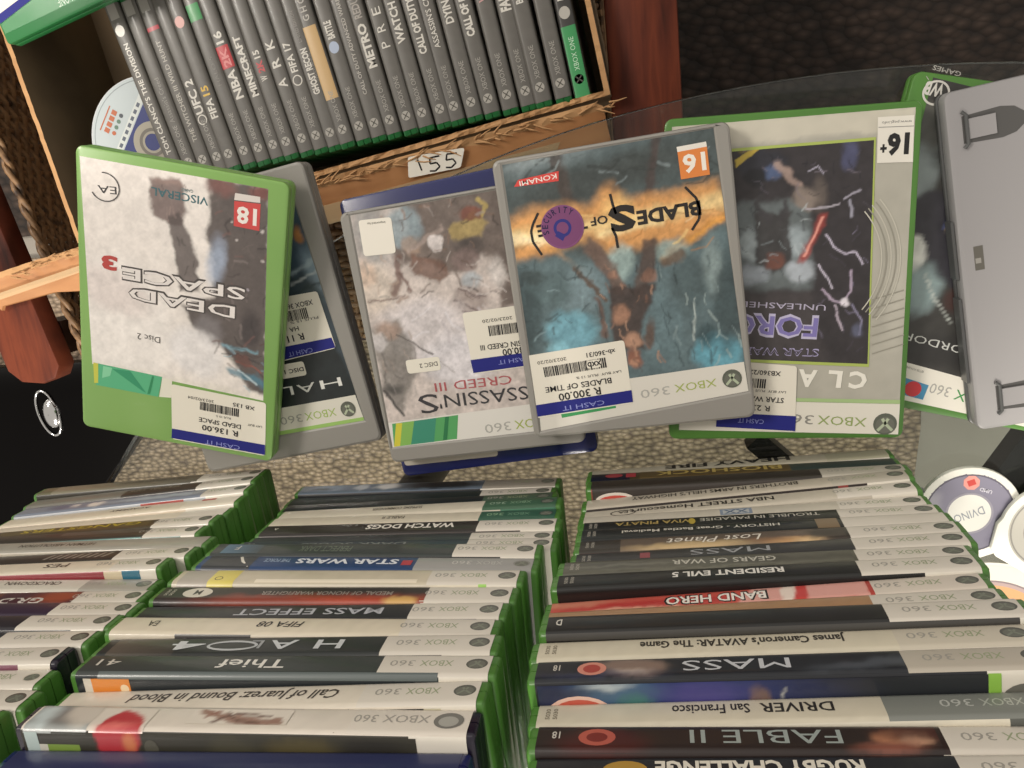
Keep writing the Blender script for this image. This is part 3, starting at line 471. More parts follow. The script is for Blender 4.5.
    ('right', [46.14, -268.6, 285.0, 0.0477], 14.9, 'black case with heavy white capitals across its spine, topmost of the right stack', {'sp': '#22242a', 'st': '#1b1b1e', 'hx': 45.4, 'sx': 57.4, 'items': [('t', 'RUGBY CHALLENGE', 16.4, 4, -53.6, 6.6, '#ded8ca', 0.035), ('o', -64.1, 0, 8, 4.5, '#b08a3c')]}),
]
POSES = {'DS': ([[0.96, 0.27314, 0.06159], [-0.26727, 0.95949, -0.08919], [-0.08345, 0.06917, 0.99411]], [-320.27, -60.28, 43.23], 141.1, 198.5, 14.6), 'HALO': ([[0.9901, -0.14034, 0], [0.14034, 0.9901, 0], [0, 0, 1]], [-283.89, -77.63, 14.8], 142.4, 198.9, 14.6), 'AC': ([[0.99753, -0.07024, 0], [0.07024, 0.99753, 0], [0, 0, 1]], [-127.43, -87.56, 29.6], 137.2, 173.5, 14.6), 'BL': ([[0.99839, -0.05667, 0], [0.05667, 0.99839, 0], [0, 0, 1]], [-20.07, -68.35, 44.4], 139.7, 176.7, 14.6), 'FU': ([[0.99927, 0.03809, 0], [-0.03809, 0.99927, 0], [0, 0, 1]], [76.38, -72.9, 29.6], 142.7, 199.4, 14.6), 'BLUE': ([[0.99539, -0.09595, 0], [0.09595, 0.99539, 0], [0, 0, 1]], [-126.66, -89.4, 14.8], 142.0, 198.4, 14.6), 'WB': ([[0.96695, 0.25495, 0], [-0.25495, 0.96695, 0], [0, 0, 1]], [192.37, -70.82, 14.8], 137.0, 196.0, 14.6), 'GREY': ([[0.99222, -0.12448, 0], [0.12448, 0.99222, 0], [0, 0, 1]], [240.79, -64.77, 29.6], 137.0, 200.0, 14.6)}
DECALS = {
  'DS': [
    ('sheet', [(-62.1, -49.4), (61.8, -52.8), (57.1, 93.2), (-67.5, 92.5)], 0.75, '#ece5df', [('e', -48.6, -21.6, 43.9, 51.2, 0.0, '#f0ebe6', 8.78, 0.9), ('e', -48.2, 7.0, 28.5, 14.2, -0.3, '#d9ccc8', 5.7, 0.6), ('p', [(-21.2, 86.6), (-0.7, 88.9), (3.7, 69.1), (-0.1, 59.9), (-8.2, 59.8), (-19.7, 61.7)], '#6d5a57', 1.67, 0.9), ('p', [(-9.6, 64.8), (-0.3, 67.8), (6.8, 51.3), (11.9, 37.4), (13.1, 17.1), (2.0, 16.4), (-3.8, 34.6), (-5.4, 49.1)], '#5d5351', 1.7, 0.9), ('l', [(-17.2, 86.0), (-1.9, 86.1)], 4.01, '#a08880', 2.01, 0.6), ('p', [(17.7, 94.5), (58.3, 94.0), (63.7, -47.9), (52.2, -47.9), (44.4, -34.4), (31.1, -20.8), (18.9, -14.5), (8.1, -7.2), (2.2, 5.2), (24.2, 16.4), (22.7, 39.4), (18.2, 53.3), (19.6, 73.2)], '#504745', 2.31, 0.95), ('e', 27.0, 89.9, 9.4, 6.7, 0.0, '#875a55', 3.35, 0.7), ('e', 52.0, 90.4, 6.6, 5.3, 0.0, '#8a4a45', 2.64, 0.6), ('e', 24.8, 39.8, 6.1, 15.0, -0.1, '#aab8cf', 3.4, 0.75), ('e', 20.8, -8.3, 10.0, 10.0, -0.5, '#8a8688', 3.56, 0.6), ('e', 50.0, -2.7, 7.0, 12.6, 0.0, '#3a3537', 2.81, 0.7), ('e', 12.1, -26.0, 20.3, 15.9, -0.4, '#e9e6e6', 5.07, 0.8), ('l', [(31.0, -17.9), (47.9, -17.6), (56.3, -17.4)], 2.14, '#7fa9b8', 1.07, 0.8), ('l', [(37.3, -35.8), (55.2, -36.8), (60.5, -41.7)], 5.07, '#4f7f93', 1.81, 0.8), ('l', [(38.6, -32.6), (48.0, -35.2), (56.2, -41.1)], 1.09, '#cfe0e6', 0.58, 0.8), ('l', [(41.3, -27.6), (51.3, -28.6), (59.3, -33.0)], 0.85, '#b05a4a', 0.57, 0.7), ('e', 45.4, -25.4, 6.4, 3.6, -0.3, '#6b4a44', 1.43, 0.8), ('e', 37.7, 56.8, 1.0, 1.0, 0.0, '#d8d0cc', 0.54, 0.8), ('e', 55.7, 45.5, 1.4, 1.0, 0.0, '#d8d0cc', 0.54, 0.8), ('e', 46.6, 24.7, 0.8, 0.8, 0.0, '#c8c0cc', 0.55, 0.8), ('e', 54.7, 65.2, 1.3, 1.3, 0.0, '#d8d0cc', 0.54, 0.8), ('e', 34.5, 68.1, 0.8, 0.7, 0.0, '#d8d0cc', 0.54, 0.8), ('l', [(21.2, 78.0), (24.9, 81.6), (25.8, 84.8)], 0.6, '#6f6562', 0.74, 0.6), ('l', [(29.0, -15.5), (26.2, -15.4), (24.4, -16.2)], 1.21, '#7a5a56', 0.57, 0.6), ('l', [(54.7, 85.9), (49.1, 85.6), (45.1, 84.8)], 0.66, '#8a7f7c', 0.53, 0.6), ('l', [(41.9, 67.8), (42.7, 64.2), (42.6, 61.5)], 0.6, '#3a3334', 0.8, 0.6), ('l', [(33.4, 70.7), (30.5, 65.2), (31.6, 61.4)], 1.14, '#2e292a', 0.67, 0.6), ('l', [(31.1, 6.1), (31.5, 2.9), (31.4, 0.6)], 0.77, '#3a3334', 0.49, 0.6), ('l', [(32.8, 31.4), (37.5, 32.8), (40.6, 34.8)], 0.76, '#3a3334', 0.76, 0.6), ('l', [(31.6, 73.3), (34.8, 70.9), (36.4, 68.6)], 0.6, '#6f6562', 0.33, 0.6), ('l', [(49.3, 55.6), (44.7, 53.5), (42.1, 51.1)], 0.82, '#6f6562', 0.41, 0.6), ('l', [(28.6, 56.3), (30.7, 58.1), (32.4, 58.9)], 0.75, '#3a3334', 0.88, 0.6), ('l', [(27.9, 74.1), (25.0, 73.3), (23.6, 71.7)], 1.0, '#7a5a56', 0.47, 0.6), ('l', [(35.8, 27.5), (37.5, 25.9), (39.3, 25.8)], 0.69, '#7a5a56', 0.76, 0.6), ('l', [(57.8, 14.5), (57.7, 19.8), (60.2, 22.9)], 0.84, '#3a3334', 0.42, 0.6), ('l', [(42.4, 46.8), (39.5, 46.2), (37.4, 45.9)], 1.02, '#7a5a56', 0.82, 0.6), ('l', [(52.3, -6.9), (49.1, -11.5), (46.6, -14.5)], 1.05, '#7a5a56', 0.63, 0.6), ('l', [(51.7, 53.3), (56.7, 53.5), (60.2, 53.8)], 1.16, '#2e292a', 0.54, 0.6), ('l', [(35.3, 37.3), (37.0, 40.1), (37.5, 42.3)], 0.9, '#6f6562', 0.35, 0.6), ('l', [(46.8, 16.3), (45.7, 19.4), (46.4, 21.8)], 0.69, '#8a7f7c', 0.62, 0.6), ('l', [(31.8, 8.3), (32.6, 2.8), (35.6, 0.7)], 1.05, '#8a7f7c', 0.49, 0.6), ('l', [(30.5, 4.1), (33.0, 7.6), (35.6, 9.1)], 0.91, '#6f6562', 0.49, 0.6), ('l', [(32.6, 60.9), (30.0, 59.7), (28.5, 58.2)], 1.34, '#7a5a56', 0.74, 0.6), ('l', [(53.0, 48.1), (56.0, 44.7), (58.4, 42.7)], 0.61, '#6f6562', 0.48, 0.6), ('l', [(36.6, 91.6), (32.9, 90.9), (30.5, 91.5)], 0.79, '#6f6562', 0.66, 0.6), ('l', [(37.6, 9.6), (36.9, 14.2), (38.2, 17.5)], 0.98, '#8a7f7c', 0.84, 0.6), ('l', [(46.8, 19.0), (40.9, 18.7), (36.9, 18.5)], 0.83, '#2e292a', 0.62, 0.6), ('l', [(51.2, 63.0), (54.7, 66.7), (57.3, 69.1)], 0.74, '#2e292a', 0.33, 0.6), ('l', [(44.5, -9.9), (43.8, -4.1), (42.9, -0.3)], 1.36, '#8a7f7c', 0.93, 0.6), ('l', [(47.8, 87.8), (47.6, 91.8), (49.5, 94.1)], 0.66, '#3a3334', 0.46, 0.6), ('l', [(52.6, -5.5), (51.5, 0.1), (50.9, 4.1)], 0.63, '#2e292a', 0.77, 0.6), ('l', [(37.5, 42.3), (42.4, 43.8), (45.5, 42.7)], 1.24, '#8a7f7c', 0.48, 0.6), ('l', [(56.7, 47.4), (60.1, 52.5), (61.9, 56.3)], 1.23, '#7a5a56', 0.54, 0.6), ('l', [(38.9, -9.2), (41.4, -14.2), (45.1, -15.1)], 1.19, '#2e292a', 0.77, 0.6), ('l', [(28.8, -13.6), (27.6, -20.0), (26.6, -24.6)], 0.86, '#6f6562', 0.64, 0.6), ('l', [(49.4, 47.3), (46.3, 50.2), (45.8, 53.2)], 1.23, '#6f6562', 0.68, 0.6), ('l', [(30.8, -24.0), (36.7, -23.5), (40.9, -23.0)], 0.93, '#2c2a2e', 0.57, 0.6), ('l', [(38.4, -17.6), (44.0, -19.6), (48.1, -20.7)], 0.86, '#463c3c', 0.79, 0.6), ('l', [(32.1, -17.3), (37.1, -19.3), (39.1, -22.6)], 1.14, '#7f9fb0', 0.64, 0.6), ('l', [(38.5, -16.8), (43.5, -17.6), (47.2, -17.8)], 0.78, '#2c2a2e', 0.64, 0.6), ('l', [(35.7, -31.0), (39.6, -32.6), (42.3, -33.9)], 1.01, '#5a3f3a', 0.72, 0.6), ('l', [(47.0, -38.5), (50.2, -39.2), (52.6, -39.0)], 0.64, '#9ab8c4', 0.86, 0.6), ('l', [(37.9, -38.0), (40.2, -39.0), (42.0, -38.8)], 0.58, '#2c2a2e', 0.87, 0.6), ('l', [(32.5, -25.1), (35.4, -25.6), (37.5, -24.4)], 0.87, '#9ab8c4', 0.36, 0.6), ('l', [(58.5, -33.6), (61.9, -36.1), (62.3, -39.2)], 1.09, '#463c3c', 0.58, 0.6), ('l', [(46.0, -21.6), (50.7, -21.6), (54.1, -20.8)], 1.0, '#463c3c', 0.43, 0.6), ('l', [(49.7, -24.6), (54.6, -24.5), (56.8, -26.9)], 0.79, '#2c2a2e', 0.93, 0.6), ('l', [(47.8, -44.8), (51.0, -46.3), (51.8, -48.9)], 1.09, '#9ab8c4', 0.58, 0.6), ('l', [(58.9, -25.4), (61.8, -27.5), (62.3, -30.0)], 0.78, '#7f9fb0', 0.43, 0.6), ('l', [(49.8, -21.8), (53.4, -22.9), (56.0, -22.0)], 1.0, '#463c3c', 0.93, 0.6), ('l', [(33.8, -16.8), (38.0, -19.4), (40.3, -22.1)], 1.0, '#9ab8c4', 0.5, 0.6), ('l', [(40.7, -21.3), (43.6, -22.1), (45.4, -23.2)], 0.5, '#2c2a2e', 0.36, 0.6), ('l', [(54.0, -20.7), (56.9, -21.2), (58.9, -20.1)], 1.07, '#463c3c', 0.5, 0.6), ('l', [(49.5, -24.3), (52.9, -25.2), (55.4, -24.5)], 0.64, '#2c2a2e', 0.43, 0.6), ('l', [(57.5, -12.6), (63.5, -10.3), (67.4, -7.8)], 0.91, '#5a3f3a', 0.42, 0.6), ('l', [(59.4, -31.2), (62.0, -31.2), (63.8, -31.2)], 1.0, '#7f9fb0', 0.43, 0.6), ('l', [(-6.8, 70.3), (-6.9, 67.8), (-7.4, 65.9)], 1.14, '#a08c86', 0.4, 0.6), ('l', [(-5.1, 71.0), (-3.8, 66.9), (-3.1, 64.0)], 0.82, '#a08c86', 0.68, 0.6), ('l', [(-12.7, 77.6), (-12.1, 75.8), (-12.0, 74.5)], 1.01, '#8f7f7a', 0.8, 0.6), ('l', [(-13.1, 77.3), (-13.1, 74.8), (-14.1, 73.2)], 0.74, '#8f7f7a', 0.87, 0.6), ('l', [(1.8, 86.4), (3.4, 83.4), (3.3, 80.9)], 0.87, '#8f7f7a', 0.33, 0.6), ('l', [(-7.9, 78.6), (-7.0, 76.6), (-5.6, 75.9)], 0.54, '#a08c86', 0.74, 0.6), ('l', [(-7.3, 83.3), (-6.0, 81.8), (-4.7, 81.2)], 0.54, '#8f7f7a', 0.54, 0.6), ('l', [(-0.5, 70.3), (0.9, 67.3), (0.7, 64.9)], 0.94, '#8f7f7a', 0.74, 0.6), ('l', [(-12.6, 83.7), (-11.8, 81.2), (-12.1, 79.2)], 0.54, '#3f3634', 0.34, 0.6), ('l', [(-7.5, 75.1), (-5.6, 71.6), (-5.1, 68.8)], 0.61, '#8f7f7a', 0.75, 0.6), ('l', [(-8.7, 68.5), (-9.2, 64.0), (-8.4, 61.2)], 0.68, '#a08c86', 0.54, 0.6), ('l', [(-9.0, 70.2), (-8.9, 67.4), (-9.7, 65.3)], 0.75, '#8f7f7a', 0.41, 0.6), ('l', [(5.2, 32.7), (5.0, 28.8), (3.4, 26.4)], 0.76, '#3f3a39', 0.55, 0.6), ('l', [(1.7, 50.2), (2.2, 48.4), (3.1, 47.5)], 0.95, '#3f3a39', 0.75, 0.6), ('l', [(-1.5, 50.9), (0.1, 48.6), (0.0, 46.5)], 1.1, '#3f3a39', 0.69, 0.6), ('l', [(6.5, 43.8), (7.5, 42.1), (8.1, 40.9)], 0.97, '#7c7472', 0.62, 0.6), ('l', [(1.1, 28.2), (3.2, 26.0), (5.4, 25.9)], 0.84, '#7c7472', 0.42, 0.6), ('l', [(1.9, 19.9), (1.9, 17.2), (1.1, 15.4)], 0.77, '#3f3a39', 0.63, 0.6), ('l', [(9.4, 37.6), (9.2, 35.1), (9.2, 33.3)], 0.62, '#3f3a39', 0.48, 0.6), ('l', [(-1.6, 42.1), (0.3, 40.2), (1.8, 39.0)], 0.69, '#7c7472', 0.76, 0.6), ('l', [(10.9, 28.5), (12.4, 25.6), (12.2, 23.2)], 0.84, '#3f3a39', 0.77, 0.6), ('l', [(2.3, 42.0), (2.4, 38.6), (3.0, 36.4)], 0.76, '#7c7472', 0.35, 0.6), ('p', [(-63.8, -60.4), (62.1, -58.1), (61.6, -49.0), (-19.9, -47.1), (-63.5, -48.2)], '#e6e0d6', 2.27, 0.8), ('n', 5, 0.16), ('n', 1.6, 0.1)]),  # dark art painted greyed: glare on the glossy cover is in these colours
    ('ring', (-51.0, 75.7), 10.18, 9.51, 0.68, '#3b3a3c', -150, 100),
    ('text', 'EA', (-43.3, 77.0), (-56.0, 76.1), 5.18, '#3b3a3c', 0.0, 0.14),
    ('text', 'VISCERAL', (18.1, 80.7), (-19.8, 81.1), 5.35, '#3f6a72', 0.01, 0.14),
    ('text', 'GAMES', (8.0, 84.0), (0.1, 83.9), 2.01, '#7a8a8c', 0.012, 0.14),
    ('shape', [(35.7, 86.9), (52.2, 87.3), (52.4, 83.5), (35.2, 82.4)], '#ddd5cf', 0.1),
    ('shape', [(35.3, 81.8), (52.7, 82.9), (52.7, 65.4), (35.6, 65.7)], '#cf4a48', 0.1),
    ('text', '18', (50.6, 78.7), (37.4, 78.6), 10.73, '#f0e9e2', 0.03, 0.2),
    ('text', 'SPACE', (45.8, 26.0), (-40.3, 25.1), 9.67, '#4b4644', 0.045, 0.15),
    ('text', 'SPACE', (45.2, 25.0), (-39.7, 24.5), 8.31, '#e6e0dc', 0.012, 0.24),
    ('text', 'DEAD', (39.6, 12.3), (-35.6, 12.2), 9.69, '#4b4644', 0.045, 0.15),
    ('text', 'DEAD', (38.9, 11.3), (-34.9, 11.5), 8.43, '#e6e0dc', 0.012, 0.24),
    ('text', '3', (-43.1, 30.1), (-54.1, 30.1), 9.26, '#b8453f', 0.05, 0.2),
    ('text', 'Disc 2', (-12.9, -20.2), (-29.3, -20.1), 4.69, '#4a4644', 0.0, 0.2),
    ('shape', [(-59.9, -48.2), (-11.2, -49.2), (-14.0, -65.0), (-59.5, -64.9)], '#58b384', 0.12),
    ('shape', [(-61.3, -48.1), (-57.7, -48.2), (-58.0, -63.0), (-60.9, -63.6)], '#c9c94f', 0.16),
    ('shape', [(-47.5, -50.3), (-25.7, -62.7), (-22.8, -63.7), (-34.4, -49.3)], '#33946a', 0.16),
    ('shape', [(-18.5, -49.9), (-17.0, -50.0), (-19.8, -63.9), (-22.0, -64.3)], '#2f8a5c', 0.18),
    ('shape', [(-54.1, -49.4), (-47.5, -49.6), (-49.1, -55.9), (-55.0, -58.6)], '#86cfa4', 0.17),
    ('shape', [(-11.2, -49.9), (-4.0, -50.0), (-4.5, -63.8), (-13.3, -64.8)], '#e6e4d4', 0.13),
  ],
  'DS_sticker': [
    ('rr', [(-4.6, -53.2), (64.0, -53.9), (65.6, -95.0), (-3.3, -95.7)], '#e9e4d6', 0.3),
    ('shape', [(-3.4, -87.4), (65.1, -86.3), (65.5, -94.2), (-3.7, -95.0)], '#25297e', 0.42),
    ('text', 'CASH IT', (46.9, -90.9), (21.1, -91.1), 3.35, '#8c93cf', 0, 0.5),
    ('text', 'R 136.00', (45.0, -79.8), (18.6, -79.8), 4.41, '#2b2a2c', 0.015, 0.5),
    ('text', 'DEAD SPACE', (46.9, -74.3), (16.2, -74.4), 3.58, '#2b2a2c', 0.01, 0.5),
    ('text', 'PLUS 15 %', (39.4, -70.0), (28.5, -70.3), 1.64, '#2b2a2c', 0, 0.5),
    ('text', 'LAY BUY', (62.1, -72.0), (51.9, -72.1), 1.77, '#2b2a2c', 0, 0.5),
    ('text', 'XB 135', (56.3, -58.5), (40.4, -58.2), 2.94, '#2b2a2c', 0.01, 0.5),
    ('text', '2023/02/04', (26.7, -59.5), (7.8, -59.5), 2.21, '#55524c', 0, 0.5),
    ('bar', (44.9, -62.3), (16.6, -62.3), 6.23, '#2b2a2c'),
  ],
  'HALO': [
    ('sheet', [(-48.1, -80.3), (61.5, -82.4), (56.5, 88.5), (-30.1, 86.8)], 1.4, '#38454e', [('e', 53.6, 49.7, 21.5, 21.5, 0.0, '#4b5f70', 5.74, 0.8), ('e', 59.0, 24.1, 7.3, 18.2, 0.3, '#8ba0ae', 4.37, 0.7), ('l', [(39.0, 28.6), (56.0, 33.9), (68.1, 36.0)], 2.21, '#9fb0b8', 1.11, 0.7), ('l', [(36.9, 22.0), (57.5, 26.6)], 1.48, '#c0c8ca', 0.74, 0.7), ('l', [(36.1, 15.0), (60.4, 18.9)], 1.48, '#27343c', 0.74, 0.8), ('p', [(7.5, -18.9), (56.4, -25.5), (64.7, -66.4), (-7.3, -63.0)], '#1d2425', 2.3, 0.95), ('e', 53.2, 53.3, 3.6, 5.0, 0.2, '#c98b4a', 1.44, 0.8), ('e', 49.5, 8.5, 8.7, 8.7, 0.0, '#3c4c50', 2.9, 0.7), ('n', 6, 0.35)]),
    ('shape', [(-37.9, -60.9), (60.3, -63.2), (61.5, -82.4), (-47.3, -80.4)], '#dedbce', 0.12),
    ('shape', [(-46.3, -77.5), (61.4, -80.1), (61.4, -82.7), (-47.3, -80.4)], '#9cc46a', 0.16),
    ('logo', (52.1, -72.2), 5.65),
    ('text', 'XBOX', (42.7, -69.6), (18.2, -69.0), 6.03, '#a3bb62', 0, 0.2),
    ('text', '360', (15.9, -69.0), (-1.8, -68.6), 6.1, '#a5a59c', 0, 0.2),
    ('text', 'H', (53.2, -48.4), (36.9, -48.1), 6.71, '#e3e4df', 0.0, 0.2),
    ('text', 'A', (32.9, -48.0), (18.7, -47.8), 6.8, '#e3e4df', 0, 0.2),
    ('text', 'L', (15.6, -47.6), (6.1, -47.2), 6.88, '#e3e4df', 0, 0.2),
    ('rr', [(8.3, -31.0), (29.5, -31.7), (29.3, -42.1), (6.5, -41.2)], '#e9e4d6', 0.2),
    ('text', 'DISC 1', (28.2, -35.8), (13.2, -35.4), 3.03, '#2b2a2c', 0.02, 0.3),
  ],
  'HALO_sticker': [
    ('rr', [(12.9, 15.8), (54.9, 13.7), (56.5, -27.7), (2.5, -29.1)], '#e9e4d6', 0.3),
    ('shape', [(4.4, -18.7), (55.5, -19.8), (56.2, -27.2), (2.8, -28.4)], '#25297e', 0.42),
    ('text', 'XBOX 360', (49.6, 8.9), (28.0, 9.3), 3.64, '#2b2a2c', 0.01, 0.5),
    ('bar', (43.5, 4.5), (26.6, 4.9), 7.38, '#2b2a2c'),
    ('text', 'PLUS 15 %', (50.3, -3.1), (28.7, -2.8), 1.77, '#2b2a2c', 0, 0.5),
    ('text', 'HA', (33.7, -6.8), (26.6, -6.8), 3.35, '#2b2a2c', 0.01, 0.5),
    ('text', 'R 119.00', (35.8, -12.3), (8.3, -12.0), 4.86, '#2b2a2c', 0.015, 0.5),
    ('text', 'CASH IT', (39.1, -23.7), (20.4, -23.5), 3.35, '#8c93cf', 0, 0.5),
  ],
  'AC': [
